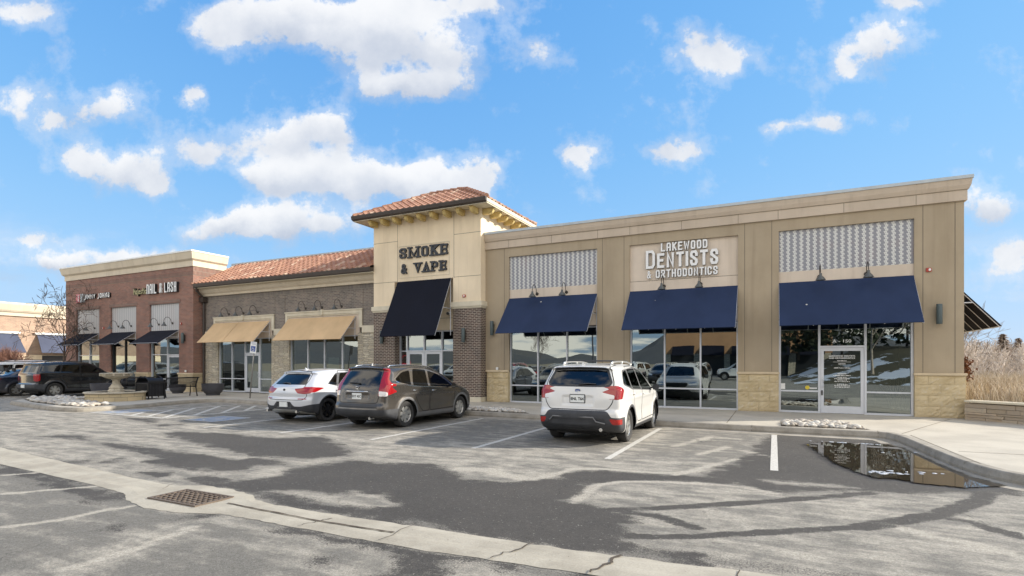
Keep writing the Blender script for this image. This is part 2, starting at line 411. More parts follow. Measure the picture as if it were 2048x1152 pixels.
# outlines of the dark, salt-dried and worn patches of the asphalt, metres on the ground
DARKS = [[(-7.82, 5.02),(-7.84, 5.27),(-7.0, 5.27),(-6.81, 5.62),(-6.99, 6.33),(-6.68, 7.27),(-5.77, 7.29),(-5.28, 7.58),(-4.73, 7.31),(-4.07, 6.85),(-3.44, 6.81),(-3.12, 7.18),(-2.83, 7.45),(-2.92, 7.82),(-2.86, 8.07),(-2.38, 8.3),(-1.73, 8.4),(-1.0, 8.54),(-0.9, 8.8),(-0.54, 10.27),(-0.45, 10.7),(-0.32, 12.1),(-0.08, 14.27),(0.84, 15.43),(2.5, 15.87),(2.49, 14.27),(2.6, 11.8),(2.69, 10.4),(3.12, 9.85),(2.88, 9.09),(2.63, 9.09),(1.38, 8.51),(0.96, 8.46),(0.04, 7.83),(-0.35, 8.17),(-1.28, 7.98),(-1.5, 7.85),(-2.26, 7.36),(-2.27, 6.4),(-1.89, 6.22),(-1.44, 5.96),(-1.3, 5.48),(-1.36, 5.1),(-1.11, 5.01),(-0.59, 5.01),(-0.56, 4.78),(-1.31, 4.67),(-2.17, 4.63),(-3.36, 4.59),(-4.2, 4.56),(-4.61, 4.56),(-5.49, 4.56),(-6.0, 4.8),(-7.11, 4.87)], [(-13.24, 8.02),(-13.31, 8.4),(-11.51, 8.67),(-10.12, 8.6),(-9.41, 9.31),(-8.48, 8.73),(-7.6, 8.27),(-6.96, 7.57),(-7.48, 6.98),(-8.52, 6.81),(-9.23, 6.95),(-10.01, 7.1),(-11.46, 7.44)], [(-13.13, 6.47),(-12.26, 6.58),(-10.64, 6.52),(-9.69, 6.48),(-8.82, 6.44),(-7.87, 6.69),(-6.99, 6.33),(-6.66, 5.66),(-7.57, 5.7),(-8.27, 5.53),(-8.85, 5.43),(-9.71, 5.59),(-9.92, 5.91),(-10.91, 6.14),(-12.05, 6.25)], [(-11.18, 4.97),(-10.77, 5.28),(-10.47, 5.02),(-10.74, 4.89)], [(-10.34, 5.18),(-10.49, 5.63),(-10.04, 5.33)], [(-8.87, 4.98),(-8.48, 5.26),(-8.21, 5.06),(-8.33, 4.85)], [(-15.36, 6.41),(-14.86, 7.04),(-13.29, 6.55),(-14.37, 6.54)], [(-18.17, 9.76),(-16.89, 10.06),(-15.62, 9.2)], [(-15.37, 9.05),(-14.73, 9.63),(-14.62, 8.81)], [(-5.13, 4.05),(-4.45, 4.03),(-3.7, 4.02),(-3.6, 3.91),(-4.33, 3.91),(-4.77, 3.95)], [(-3.69, 4.01),(-2.8, 4.04),(-2.19, 4.09),(-1.27, 4.15),(-1.2, 3.92),(-1.71, 4.0),(-2.06, 4.08),(-2.51, 3.99),(-2.45, 3.64),(-2.42, 3.16),(-2.85, 3.29),(-2.84, 3.7),(-3.27, 3.96),(-3.63, 3.95)], [(-1.88, 4.04),(-1.77, 4.11),(-1.71, 4.0),(-1.84, 3.98)], [(-3.59, 3.44),(-3.46, 3.77),(-3.32, 3.61),(-3.41, 3.37)], [(-6.09, 3.63),(-5.68, 3.91),(-5.8, 3.66)], [(-6.15, 3.06),(-6.13, 3.29),(-6.09, 3.23)], [(-11.77, 4.43),(-9.7, 4.34),(-8.51, 4.19),(-7.55, 4.1),(-7.17, 3.9),(-7.35, 3.81),(-8.51, 3.81),(-10.88, 4.09)]]
LIGHTS = [[(-6.02, 5.02),(-5.76, 5.21),(-4.9, 5.33),(-5.09, 5.53),(-4.61, 5.55),(-4.06, 5.26),(-4.04, 5.01),(-4.5, 4.89),(-5.09, 4.91),(-5.59, 4.99)], [(-10.71, 6.76),(-9.57, 6.79),(-8.68, 6.74),(-8.22, 6.74),(-8.49, 6.39),(-9.69, 6.48)], [(-7.36, 5.47),(-7.71, 6.17),(-7.13, 6.45),(-6.64, 5.82),(-6.87, 5.33)], [(-0.23, 8.65),(0.26, 8.7),(0.68, 8.76),(1.05, 8.62),(0.67, 8.52),(0.04, 8.41)], [(-0.0, 7.59),(0.23, 7.78),(0.26, 7.61),(0.03, 7.42)]]
STREAKS = [([(-9.01, 3.39),(-8.77, 3.71),(-8.37, 4.2)], 0.1),([(-7.19, 2.7),(-7.03, 2.97),(-6.92, 3.18),(-6.94, 3.52),(-6.84, 3.8)], 0.09),([(-5.24, 2.39),(-5.22, 2.54),(-5.22, 2.77),(-5.32, 3.26),(-5.4, 3.61)], 0.08),([(-2.21, 6.24),(-2.22, 7.25),(-1.94, 7.66),(-1.5, 7.85),(-0.94, 8.0)], 0.1),([(-1.27, 7.9),(-0.82, 7.99),(-0.34, 8.0),(0.02, 7.8)], 0.08),([(-3.15, 7.23),(-2.96, 7.8),(-2.91, 8.2),(-2.42, 8.44),(-1.75, 8.46),(-1.31, 8.6),(-1.06, 9.02)], 0.12),([(-1.35, 8.44),(-1.07, 9.16),(-0.58, 10.35)], 0.1),([(1.13, 6.8),(1.38, 6.55),(1.74, 6.45),(1.95, 6.16)], 0.12),([(0.97, 7.79),(1.0, 7.38),(1.26, 7.2)], 0.05),([(-4.51, 7.42),(-4.11, 7.54),(-3.35, 7.2)], 0.25),([(-10.5, 3.95),(-10.23, 4.32)], 0.08),([(-1.82, 11.37),(-1.33, 13.01),(-0.66, 13.03)], 0.2),([(-1.26, 10.51),(-0.87, 11.59),(-0.06, 10.89)], 0.15)]
TRACKS = [([(-1.77, 6.07),(-1.05, 6.55),(-0.34, 7.11),(0.42, 7.75),(1.13, 8.36)], 0.1),([(-1.28, 5.26),(-0.87, 5.44),(-0.28, 5.83),(0.34, 6.27),(0.82, 6.61)], 0.09),([(0.82, 6.61),(1.18, 6.99),(1.56, 7.41),(1.9, 7.9),(2.27, 8.51),(2.48, 9.0)], 0.14),([(1.76, 7.37),(1.9, 7.3),(2.13, 6.91)], 0.1),([(-1.47, 6.1),(-1.16, 6.1),(-0.73, 5.82)], 0.1)]
ROUGHS = [[(-0.81, 5.06),(-0.48, 5.1),(0.15, 5.16),(0.64, 5.19),(0.99, 5.24),(0.62, 4.98),(0.14, 4.83),(-0.45, 4.74),(-0.76, 4.75)], [(-7.9, 4.98),(-7.17, 4.91),(-6.04, 4.83),(-5.53, 4.59),(-4.24, 4.61),(-4.5, 4.89),(-5.77, 4.91),(-6.72, 5.06)]]
MEDS = [[(-11.28, 4.25),(-8.78, 3.93),(-7.12, 3.87),(-6.19, 3.79),(-5.56, 4.01),(-5.79, 3.65),(-5.95, 3.34),(-6.23, 2.79),(-7.23, 2.72),(-8.68, 3.27)], [(-6.98, 2.63),(-6.84, 3.06),(-6.68, 3.47),(-6.05, 3.6),(-5.72, 3.04),(-5.61, 2.51),(-5.55, 2.09),(-4.89, 1.84),(-6.27, 1.98)], [(-5.06, 2.33),(-5.03, 2.73),(-5.15, 3.25),(-5.03, 3.79),(-4.33, 3.46),(-3.44, 3.11),(-3.03, 2.42),(-3.95, 1.98)]]
# ---------------- ground ----------------
def seg_dist(X, Y, pts, closed=True):
    d = np.full(X.shape, 1e9); ins = np.zeros(X.shape, bool); n = len(pts)
    for i in range(n if closed else n - 1):
        (x0, y0), (x1, y1) = pts[i], pts[(i + 1) % n]
        ex, ey = x1 - x0, y1 - y0; L = ex*ex + ey*ey + 1e-12
        t = np.clip(((X - x0) * ex + (Y - y0) * ey) / L, 0, 1)
        d = np.minimum(d, (X - x0 - t*ex)**2 + (Y - y0 - t*ey)**2)
        if closed:
            c = ((y0 <= Y) & (y1 > Y)) | ((y1 <= Y) & (y0 > Y))
            ins ^= c & (X < x0 + (Y - y0) / (ey if abs(ey) > 1e-9 else 1e-9) * ex)
    d = np.sqrt(d)
    return np.where(ins, -d, d) if closed else d
def ss(x): x = np.clip(x, 0, 1); return x*x*(3 - 2*x)
m = MT('asphalt', (.2, .2, .2), .85)
at = nd(m.t, 'ShaderNodeAttribute', attribute_name='wear'); ac = nd(m.t, 'ShaderNodeSeparateColor', {0: at.outputs['Color']}).outputs
big = m.noise(.55, 6, .6); midn = m.noise(2.6, 7, .66); strk = m.noise(1.0, 6, .62, stretch=(1.1, 4.5, 1)); fine = m.noise(55, 3, .7); grit = m.noise(190, 2, .6)
def cen(v, k): return mth(m.t, 'MULTIPLY', mth(m.t, 'SUBTRACT', v, .5), k)
dk = mth(m.t, 'ADD', ac[0], mth(m.t, 'ADD', cen(midn, 1.5), mth(m.t, 'ADD', cen(strk, 1.3), cen(fine, 1.0))))
dkf = sstep(m.t, dk, .33, .67)
sl = mth(m.t, 'ADD', ac[1], mth(m.t, 'ADD', cen(strk, 2.2), cen(midn, 1.6)))
slf = sstep(m.t, sl, .12, 1.15)
base = mixc(m.t, slf, (.15, .141, .122, 1), (.365, .335, .28, 1))
dcol = mixc(m.t, sstep(m.t, big, .3, .7), (.047, .043, .038, 1), (.063, .057, .050, 1))
c = mixc(m.t, dkf, base, dcol)
c = mixc(m.t, sstep(m.t, mth(m.t, 'ADD', ac[2], cen(fine, .9)), .45, .75), c, (.035, .031, .029, 1))
c = mixc(m.t, 1.0, c, nd(m.t, 'ShaderNodeMapRange', {0: grit, 1: .25, 2: .75, 3: .58, 4: 1.45}).outputs[0], 'MULTIPLY')
agg = nd(m.t, 'ShaderNodeTexVoronoi', {'Vector': m.co, 'Scale': 85.0}); ag = nd(m.t, 'ShaderNodeSeparateColor', {0: agg.outputs['Color']}).outputs
c = mixc(m.t, 1.0, c, nd(m.t, 'ShaderNodeMapRange', {0: ag[0], 3: .78, 4: 1.22}).outputs[0], 'MULTIPLY')
c = mixc(m.t, mth(m.t, 'MULTIPLY', mth(m.t, 'GREATER_THAN', ag[1], .992), .5), c, (.36, .34, .30, 1))
crk = nd(m.t, 'ShaderNodeTexVoronoi', {'Vector': vmth(m.t, 'ADD', m.co, vmth(m.t, 'MULTIPLY', m.noise(1.5, 5, .6, out=1), (.9, .9, 0))), 'Scale': .33}, feature='DISTANCE_TO_EDGE')
ckm = mth(m.t, 'MULTIPLY', sstep(m.t, crk.outputs['Distance'], .0035, .0008), mth(m.t, 'MULTIPLY', sstep(m.t, big, .5, .6), .6))
c = mixc(m.t, ckm, c, (.03, .027, .024, 1))
c = mixc(m.t, 1.0, c, nd(m.t, 'ShaderNodeMapRange', {0: m.noise(16, 6, .75), 1: .3, 2: .7, 3: .80, 4: 1.2}).outputs[0], 'MULTIPLY')
wt = mth(m.t, 'ADD', at.outputs['Alpha'], cen(midn, .8)); wt = sstep(m.t, wt, .25, .7)
c = mixc(m.t, wt, c, (.030, .025, .021, 1)); m.set('Roughness', mth(m.t, 'MULTIPLY_ADD', wt, -.35, .88))
m.set('Base Color', c); m.bump(mth(m.t, 'ADD', grit, mth(m.t, 'MULTIPLY', fine, .8)), .008, .9)

def axis(segs):
    out = []
    for a, b, st in segs: out += list(np.arange(a, b, st))
    return np.array(out + [segs[-1][1]])
gx = axis([(-95, -40, 5), (-40, -24, .8), (-24, -14, .25), (-14, 5, .085), (5, 14, .8), (14, 40, 4)])
gy = axis([(-75, -10, 5), (-10, 2, 1.0), (2, 10.5, .07), (10.5, 16, .16), (16, 24, 2), (24, 60, 6)])
GX, GY = np.meshgrid(gx, gy)
dark = np.zeros(GX.shape); salt = np.full(GX.shape, .62); rough = np.zeros(GX.shape)
for pl in MEDS: salt = np.minimum(salt, .62 - .42 * ss(.5 - seg_dist(GX, GY, pl) / .5))
for pl in DARKS: dark = np.maximum(dark, ss(.5 - seg_dist(GX, GY, pl) / .85))
for pl in LIGHTS: dark = np.minimum(dark, ss(.5 + seg_dist(GX, GY, pl) / .55))
for pl, w in STREAKS:
    k = ss(1.15 - seg_dist(GX, GY, pl, False) / (w * .75)); salt = np.maximum(salt, salt*(1-k) + 1.35 * k); dark = dark * (1 - .75*k)
for pl, w in TRACKS:
    k = ss(1.5 - seg_dist(GX, GY, pl, False) / w); dark = np.maximum(dark, .80 * k)
for pl in ROUGHS: rough = np.maximum(rough, .55 * ss(.5 - seg_dist(GX, GY, pl) / .16))
PUD = [(.62, 12.7), (.9, 13.2), (1.6, 13.35), (2.12, 13.55), (2.3, 13.0), (2.42, 12.0), (2.5, 10.9), (2.62, 10.2), (2.86, 9.62), (2.3, 9.25), (1.85, 9.3), (1.62, 9.5), (1.35, 9.45), (1.15, 9.85), (.95, 10.4), (.82, 11.3)]
wet = ss(.75 - seg_dist(GX, GY, PUD) / .55)
# the parking bays take a darker grey
for x0, x1 in ((-16.7, -13.6), (-13.2, -10.9), (-10.5, -8.2), (-7.7, -5.6), (-5.1, -2.9), (-2.3, -.3)):
    k = ss(.5 - seg_dist(GX, GY, [(x0+.1, 9.9), (x1-.1, 9.9), (x1-.1, 14.2), (x0+.1, 14.2)]) / .7); salt = salt - .33 * k
# soil and dark run-off beside the gutter and behind the camera
col = np.stack([dark, np.clip(salt, 0, 2) / 1.0, rough, wet], -1).reshape(-1, 4)
nx, ny = len(gx), len(gy)
vv = [(x, y, 0) for y in gy for x in gx]
ff = [(j*nx+i, j*nx+i+1, (j+1)*nx+i+1, (j+1)*nx+i) for j in range(ny-1) for i in range(nx-1)]
me = bpy.data.meshes.new('parking_lot'); me.from_pydata(vv, [], ff); me.materials.append(MATS['asphalt'])
ca = me.color_attributes.new('wear', 'FLOAT_COLOR', 'POINT'); ca.data.foreach_set('color', col.astype(np.float32).ravel())
tag(link('parking_lot', me), kind='structure')
# wide ground beyond
m = MT('dry_ground', (.3, .26, .17), .95); n = m.noise(.25, 6); m.set('Base Color', mixc(m.t, sstep(m.t, n, .35, .65), (.30, .25, .165, 1), (.20, .17, .11, 1)))
g = MB(); g.add([(-2500, -2500, -.05), (2500, -2500, -.05), (2500, 2500, -.05), (-2500, 2500, -.05)], [(0, 1, 2, 3)])
tag(g.build('ground', 'dry_ground'), kind='structure')
# painted markings, 4 mm sheet
m = MT('road_paint', (.7, .7, .67), .7)
n = m.noise(28, 5, .7); m.set('Base Color', mixc(m.t, sstep(m.t, n, .45, .70), (.56, .54, .49, 1), (.27, .25, .22, 1)))
m = MT('road_paint_blue', (.15, .25, .5), .7)
n = m.noise(6, 6, .7); m.set('Base Color', mixc(m.t, sstep(m.t, n, .42, .62), (.20, .26, .38, 1), (.34, .345, .33, 1)))
def stripe(mb, a, b, w=.10, z=.004):
    a = Vector((*a, z)); b = Vector((*b, z)); t = (b - a).normalized(); s = Vector((-t.y, t.x, 0)) * w / 2
    mb.add([a - s, b - s, b + s, a + s], [(0, 1, 2, 3)])
pm = MB()
for x, y0, y1 in ((0, 9.45, 14.15), (-2.65, 9.3, 14.5), (-5.37, 9.3, 14.6), (-8.0, 9.35, 14.7), (-10.75, 9.3, 14.9), (-13.45, 9.2, 15.0)):
    stripe(pm, (x, y0), (x, y1), .115)
for a, b in (((-18.7, 10.36), (-19.5, 11.2)), ((-17.88, 10.37), (-19.5, 12.15)), ((-16.95, 10.3), (-19.5, 13.0)), ((-16.9, 11.25), (-19.5, 14.0)), ((-16.9, 12.23), (-19.0, 14.5)), ((-16.9, 13.1), (-18.5, 14.85)), ((-16.9, 14.0), (-17.75, 14.95))):
    stripe(pm, a, b, .13, .0045)
for a, b in (((-19.6, 10.3), (-16.75, 10.22)), ((-16.8, 10.2), (-16.8, 15.0)), ((-19.6, 10.3), (-19.6, 14.9)), ((-21.3, 10.35), (-19.6, 10.3)), ((-21.2, 10.4), (-21.3, 13.5)), ((-19.9, 14.9), (-16.8, 15.0))):
    stripe(pm, a, b, .12, .004)
tag(pm.build('road_marking', 'road_paint', fix=False), kind='structure')
pb = MB()
def quadz(mb, pts, z): mb.add([(x, y, z) for x, y in pts], [tuple(range(len(pts)))])
quadz(pb, [(-15.75, 10.2), (-14.5, 10.2), (-14.5, 11.45), (-15.75, 11.45)], .004)
quadz(pb, [(-20.95, 10.55), (-19.85, 10.55), (-19.85, 11.7), (-20.95, 11.7)], .004)
tag(pb.build('blue_road_marking', 'road_paint_blue', fix=False), kind='structure')
ws = MB()
for cx, cy in ((-15.12, 10.8), (-20.4, 11.1)):
    for a, b in (((-.1, .35), (-.1, .0)), ((-.1, .0), (.2, .0)), ((.2, .0), (.3, -.3)), ((-.1, .15), (.15, .15))): stripe(ws, (cx+a[0], cy+a[1]), (cx+b[0], cy+b[1]), .07, .008)
    for k in range(10):
        a0 = math.pi*.7 + k*.42; a1 = a0 + .42
        stripe(ws, (cx-.02+.26*math.cos(a0), cy-.15+.26*math.sin(a0)), (cx-.02+.26*math.cos(a1), cy-.15+.26*math.sin(a1)), .06, .0085)
    for p0, p1 in (((-.64,-.62),(.64,-.62)), ((-.64,.62),(.64,.62)), ((-.64,-.62),(-.64,.62)), ((.64,-.62),(.64,.62))): stripe(ws, (cx+p0[0], cy+p0[1]), (cx+p1[0], cy+p1[1]), .07, .009)
tag(ws.build('accessible_marking', 'road_paint', fix=False), kind='structure')
# ---- concrete
def concrete(name, c1, c2, sc_=.9, amt=.5):
    m = MT(name, c1, .9); n = m.noise(sc_, 7, .65); f = m.noise(60, 3, .7)
    c = mixc(m.t, sstep(m.t, n, .35, .68), (*c1, 1), (*c2, 1))
    c = mixc(m.t, 1.0, c, nd(m.t, 'ShaderNodeMapRange', {0: f, 1: .25, 2: .75, 3: .84, 4: 1.14}).outputs[0], 'MULTIPLY')
    c = mixc(m.t, sstep(m.t, m.noise(26, 2), .72, .78), c, (c2[0]*.5, c2[1]*.48, c2[2]*.45, 1))
    m.set('Base Color', c); m.bump(mth(m.t, 'ADD', f, n), .004, .5)
concrete('concrete_walk', (.47, .43, .355), (.38, .345, .285)); concrete('concrete_curb', (.33, .30, .25), (.24, .215, .175), 3); concrete('concrete_gutter', (.40, .365, .295), (.30, .27, .215), 1.6)
def chaikin(pts, n=2):
    for _ in range(n):
        q = [pts[0]]
        for a, b in zip(pts, pts[1:]): q += [(a[0]*.75+b[0]*.25, a[1]*.75+b[1]*.25), (a[0]*.25+b[0]*.75, a[1]*.25+b[1]*.75)]
        pts = q + [pts[-1]]
    return pts
# kerb line (top outer edge), east to west
K1 = chaikin([(40, 9.3), (6, 9.35), (3.8, 9.45), (3.05, 9.75), (2.72, 10.5), (2.55, 12.2), (2.42, 14.0), (2.25, 14.42)], 2)
K2 = [(2.1, 14.5), (-.5, 14.55), (-5.4, 14.75), (-9.5, 14.95), (-15, 15.1), (-18.2, 15.12), (-20.6, 15.35)]
K3 = chaikin([(-20.6, 15.35), (-21.6, 15.35), (-21.95, 14.6), (-21.75, 13.4), (-21.3, 12.2), (-21.25, 10.7), (-21.6, 10.1), (-22.6, 10.0), (-24.2, 10.2), (-26.5, 10.55), (-28.0, 10.85), (-28.75, 11.3), (-28.9, 12.3), (-28.9, 14.6), (-29.1, 17.0)], 2)
K4 = [(-29.4, 17.3), (-48, 17.5)]
KK = K1 + K2 + K3[1:] + K4
def offset(pts, d):
    out = []
    for i, q in enumerate(pts):
        a = Vector(pts[max(i-1, 0)]); b = Vector(pts[min(i+1, len(pts)-1)]); t = (b - a).normalized()
        out.append((q[0] + t.y * -d * -1, q[1] - t.x * d))
    return out
KI = offset(KK, .15); KO = offset(KK, -.035); KG = offset(KK, -.42)
kb = MB()
for i in range(len(KK) - 1):
    for (A, za), (B_, zb) in (((KO, 0.0), (KO, .055)), ((KO, .055), (KK, .135)), ((KK, .135), (offset(KK, .02), .15)), ((offset(KK, .02), .15), (KI, .152))):
        kb.add([(*A[i], za), (*A[i+1], za), (*B_[i+1], zb), (*B_[i], zb)], [(0, 1, 2, 3)])
tag(kb.build('curb', 'concrete_curb', smooth=30, fix=True), kind='structure')
gb = MB()
for i in range(len(K1) - 1, len(KK) - 1): gb.add([(*KG[i], .004), (*KG[i+1], .004), (*KO[i+1], .012), (*KO[i], .012)], [(0, 1, 2, 3)])
for i in range(len(K1) - 1): gb.add([(*KG[i], .003), (*KG[i+1], .003), (*KO[i+1], .010), (*KO[i], .010)], [(0, 1, 2, 3)])
tag(gb.build('curb_gutter', 'concrete_curb', fix=False), kind='structure')
# kerb joints
kj = MB(); L = 0
for i in range(len(KK) - 1):
    L += (Vector(KK[i+1]) - Vector(KK[i])).length
    if L > 2.9 and -30 < KK[i][0] < 6:
        L = 0; a = Vector(KO[i]); b = Vector(KI[i]); t = (Vector(KK[i+1]) - Vector(KK[i])).normalized() * .008
        kj.add([(*(a-t), .0), (*(a+t), .0), (*(a+t), .058), (*(a-t), .058)], [(0, 1, 2, 3)])
        k0 = Vector(KK[i]) ; o_ = (a - k0).normalized() * .004
        kj.add([(*(a-t+o_), .0), (*(a+t+o_), .0), (*(k0+t+o_), .139), (*(k0-t+o_), .139)], [(0, 1, 2, 3)])
        kj.add([(*(k0-t), .1535), (*(k0+t), .1535), (*(b+t), .1555), (*(b-t), .1555)], [(0, 1, 2, 3)])
tag(kj.build('curb_joint', 'joint', fix=False), kind='structure')
# sidewalk slab (top face), with real joints cut as dark strips
sw = MB(); poly = KI + [(-48, 22), (-60, 22), (-60, 40), (40, 40)]
bm = bmesh.new(); bm.faces.new([bm.verts.new((x, y, .15)) for x, y in poly]); bmesh.ops.triangulate(bm, faces=bm.faces); bmesh.ops.recalc_face_normals(bm, faces=bm.faces)
for f in bm.faces:
    if f.normal.z < 0: f.normal_flip()
me = bpy.data.meshes.new('sidewalk'); bm.to_mesh(me); bm.free(); me.materials.append(MATS['concrete_walk']); tag(link('sidewalk', me), kind='structure')
sj = MB()
def jl(a, b): stripe(sj, a, b, .022, .1535)
for x in (-1.1, -3.6, -6.1, -10.9, -13.4, -15.9, -18.4, -20.9, -23.4, -25.9): jl((x, 14.95 if x > -9 else 15.5), (x, 18.9))
jl((2.5, 14.3), (4.35, 18.6)); jl((2.9, 11.9), (9, 12.2)); jl((4.7, 18.55), (12, 14.8)); jl((-1.1, 16.8), (-28, 16.9)); jl((2.62, 14.1), (2.85, 10.6)); jl((5.8, 9.6), (6.3, 17))
tag(sj.build('sidewalk_joint', 'joint', fix=False), kind='structure')
# valley gutter with storm drain
UP = [(-30, 5.75), (-19, 5.55), (-13.89, 5.24), (-12.72, 5.13), (-9.74, 4.84), (-7.9, 4.68), (-7.45, 4.68), (-7.1, 4.85), (-6.5, 4.86), (-6.0, 4.78), (-5.75, 4.62), (-5.35, 4.56), (-4.21, 4.57), (-3.36, 4.6), (-2.17, 4.62), (-1.31, 4.67), (-.4, 4.76), (2, 5.0), (8, 5.6)]
LO = [(-30, 4.95), (-19, 4.8), (-13.5, 4.53), (-11.83, 4.40), (-8.48, 4.2), (-7.62, 4.12), (-7.2, 3.92), (-6.6, 3.80), (-6.1, 3.84), (-5.6, 4.02), (-5.18, 4.04), (-4.9, 4.04), (-4.46, 4.03), (-3.71, 4.03), (-2.81, 4.04), (-2.2, 4.1), (-1.28, 4.16), (2, 4.45), (8, 5.0)]
vg = MB(); gw = []
rng = random.Random(4)
for i in range(len(UP)-1):
    n = 6 if UP[i][0] > -20 and UP[i][0] < 4 else 1
    for k in range(n):
        def L2(P, t): return (P[i][0]*(1-t)+P[i+1][0]*t, P[i][1]*(1-t)+P[i+1][1]*t)
        a, b, c_, d = L2(LO, k/n), L2(LO, (k+1)/n), L2(UP, (k+1)/n), L2(UP, k/n)
        gw.append((a, d)); last = (b, c_)
gw.append(last)
J = [(rng.uniform(-.012, .012), rng.uniform(-.018, .018)) for _ in gw]
rows = []
for (a, d), (j1, j2) in zip(gw, J):
    a = (a[0], a[1] + j1); d = (d[0], d[1] + j2)
    rows.append([(a[0]*(1-t)+d[0]*t, a[1]*(1-t)+d[1]*t, z) for t, z in ((0, .004), (.25, .016), (.5, .009), (.75, .018), (1, .005))])
for r0, r1 in zip(rows, rows[1:]):
    for k in range(4): vg.add([r0[k], r1[k], r1[k+1], r0[k+1]], [(0, 1, 2, 3)])
tag(vg.build('concrete_gutter', 'concrete_gutter', smooth=True, fix=False), kind='structure')
# cracks and joints of the gutter, gravel line along the middle
cr = MB()
def crack(a, b, w0, w1, seed, n=9, z=.021):
    r = random.Random(seed); P = []
    for k in range(n+1):
        t = k/n; j = .028 if 0 < k < n else 0
        P.append((a[0]+(b[0]-a[0])*t + r.uniform(-j, j), a[1]+(b[1]-a[1])*t + r.uniform(-j, j)*.4, w0+(w1-w0)*t*r.uniform(.5, 1.3)))
    for p, q in zip(P, P[1:]):
        cr.add([(p[0]-p[2], p[1], z), (q[0]-q[2], q[1], z), (q[0]+q[2], q[1], z), (p[0]+p[2], p[1], z)], [(0, 1, 2, 3)])
crack((-2.2, 4.1), (-2.02, 4.62), .005, .012, 1); crack((-1.33, 4.17), (-1.2, 4.67), .008, .022, 2); crack((-4.42, 4.04), (-4.3, 4.4), .004, .008, 3)
crack((-3.38, 4.05), (-3.36, 4.6), .004, .004, 5, 3); crack((-7.5, 4.67), (-7.35, 4.45), .006, .004, 6, 4); crack((-.3, 4.27), (-.25, 4.75), .004, .006, 8, 4); crack((-9.9, 4.3), (-9.8, 4.85), .003, .003, 9, 3); crack((-12.4, 4.45), (-12.3, 5.1), .003, .003, 10, 3)
for a, b, sd_ in (((-5.9, 4.34), (-4.4, 4.28), 11), ((-4.4, 4.28), (-3.4, 4.31), 12)):
    r = random.Random(sd_); P = [(a[0]+(b[0]-a[0])*k/14, a[1]+(b[1]-a[1])*k/14 + r.uniform(-.006, .006), r.uniform(.008, .017)) for k in range(15)]
    for p, q in zip(P, P[1:]): cr.add([(p[0], p[1]-p[2], .0185), (q[0], q[1]-q[2], .0185), (q[0], q[1]+q[2], .0185), (p[0], p[1]+p[2], .0185)], [(0, 1, 2, 3)])
plain('crack_dirt', (.075, .058, .042), .95)
tag(cr.build('gutter_crack', 'crack_dirt', fix=False), kind='structure')
# storm drain grate
dg = thing('storm_drain_grate', 'rusty cast iron drain grate set in the concrete gutter', 'drain grate', (-6.54, 4.3, 0))
m = MT('cast_iron', (.1, .08, .06), .7, .4); m.set('Base Color', mixc(m.t, m.noise(20, 5), (.10, .065, .045, 1), (.20, .165, .13, 1)))
plain('pit', (.010, .009, .008), 1)
gr = MB(); x0, x1, y0, y1 = -7.0, -6.08, 4.05, 4.56
gr.box(x0, x1, y0, y0+.035, .012, .03); gr.box(x0, x1, y1-.035, y1, .012, .03); gr.box(x0, x0+.035, y0+.035, y1-.035, .012, .03); gr.box(x1-.035, x1, y0+.035, y1-.035, .012, .03)
for k in range(1, 7): yy = y0 + (y1-y0)*k/7; gr.box(x0+.035, x1-.035, yy-.008, yy+.008, .014, .0285)
for k in range(1, 10): xx = x0 + (x1-x0)*k/10; gr.box(xx-.009, xx+.009, y0+.035, y1-.035, .015, .0275)
gr.build('grate', 'cast_iron', dg)
pt = MB(); pt.box(x0+.02, x1-.02, y0+.02, y1-.02, .0125, .0135); pt.build('pit', 'pit', dg)
# puddle
m = MT('puddle_water', (.02, .017, .013), .015, 0, .5); m.set('IOR', 1.38)
m.set('Base Color', mixc(m.t, m.noise(3, 4), (.055, .043, .028, 1), (.022, .018, .014, 1)))
m.bump(m.noise(3.0, 2), .0012, .25)
pa = nd(m.t, 'ShaderNodeAttribute', attribute_name='depth').outputs['Fac']
pf = mth(m.t, 'ADD', pa, mth(m.t, 'ADD', mth(m.t, 'MULTIPLY', mth(m.t, 'SUBTRACT', m.noise(5, 6, .65), .5), .55), mth(m.t, 'MULTIPLY', mth(m.t, 'SUBTRACT', m.noise(40, 3, .6), .5), .22)))
trp = nd(m.t, 'ShaderNodeBsdfTransparent'); mxp = nd(m.t, 'ShaderNodeMixShader', {0: sstep(m.t, pf, .42, .56), 1: trp.outputs[0], 2: m.b.outputs[0]}); m.t.links.new(mxp.outputs[0], m.out.inputs[0])
px = np.arange(.2, 3.3, .05); py_ = np.arange(8.8, 13.95, .05); PX_, PY_ = np.meshgrid(px, py_)
dep = np.clip(.5 - seg_dist(PX_, PY_, PUD) / .5, 0, 1); kerb = seg_dist(PX_, PY_, [(x, y) for x, y in KO if y < 14.9 and x < 8], False)
keep = dep > 0; onroad = (kerb > .0) & (seg_dist(PX_, PY_, KO[:K1.__len__()] + [(2.1, 20), (40, 20)]) > .03)
vv = [(float(x), float(y), .0145) for x, y in zip(PX_.ravel(), PY_.ravel())]; nx = len(px); ff = []
ok = (keep & onroad)
for j in range(len(py_)-1):
    for i in range(nx-1):
        if ok[j, i] and ok[j, i+1] and ok[j+1, i] and ok[j+1, i+1]: ff.append((j*nx+i, j*nx+i+1, (j+1)*nx+i+1, (j+1)*nx+i))
me = bpy.data.meshes.new('puddle'); me.from_pydata(vv, [], ff); me.materials.append(MATS['puddle_water']); ca = me.attributes.new('depth', 'FLOAT', 'POINT'); ca.data.foreach_set('value', dep.astype(np.float32).ravel()); me.update()
bm = bmesh.new(); bm.from_mesh(me); bmesh.ops.delete(bm, geom=[v for v in bm.verts if not v.link_faces], context='VERTS'); bm.to_mesh(me); bm.free()
tag(link('puddle', me), kind='structure')
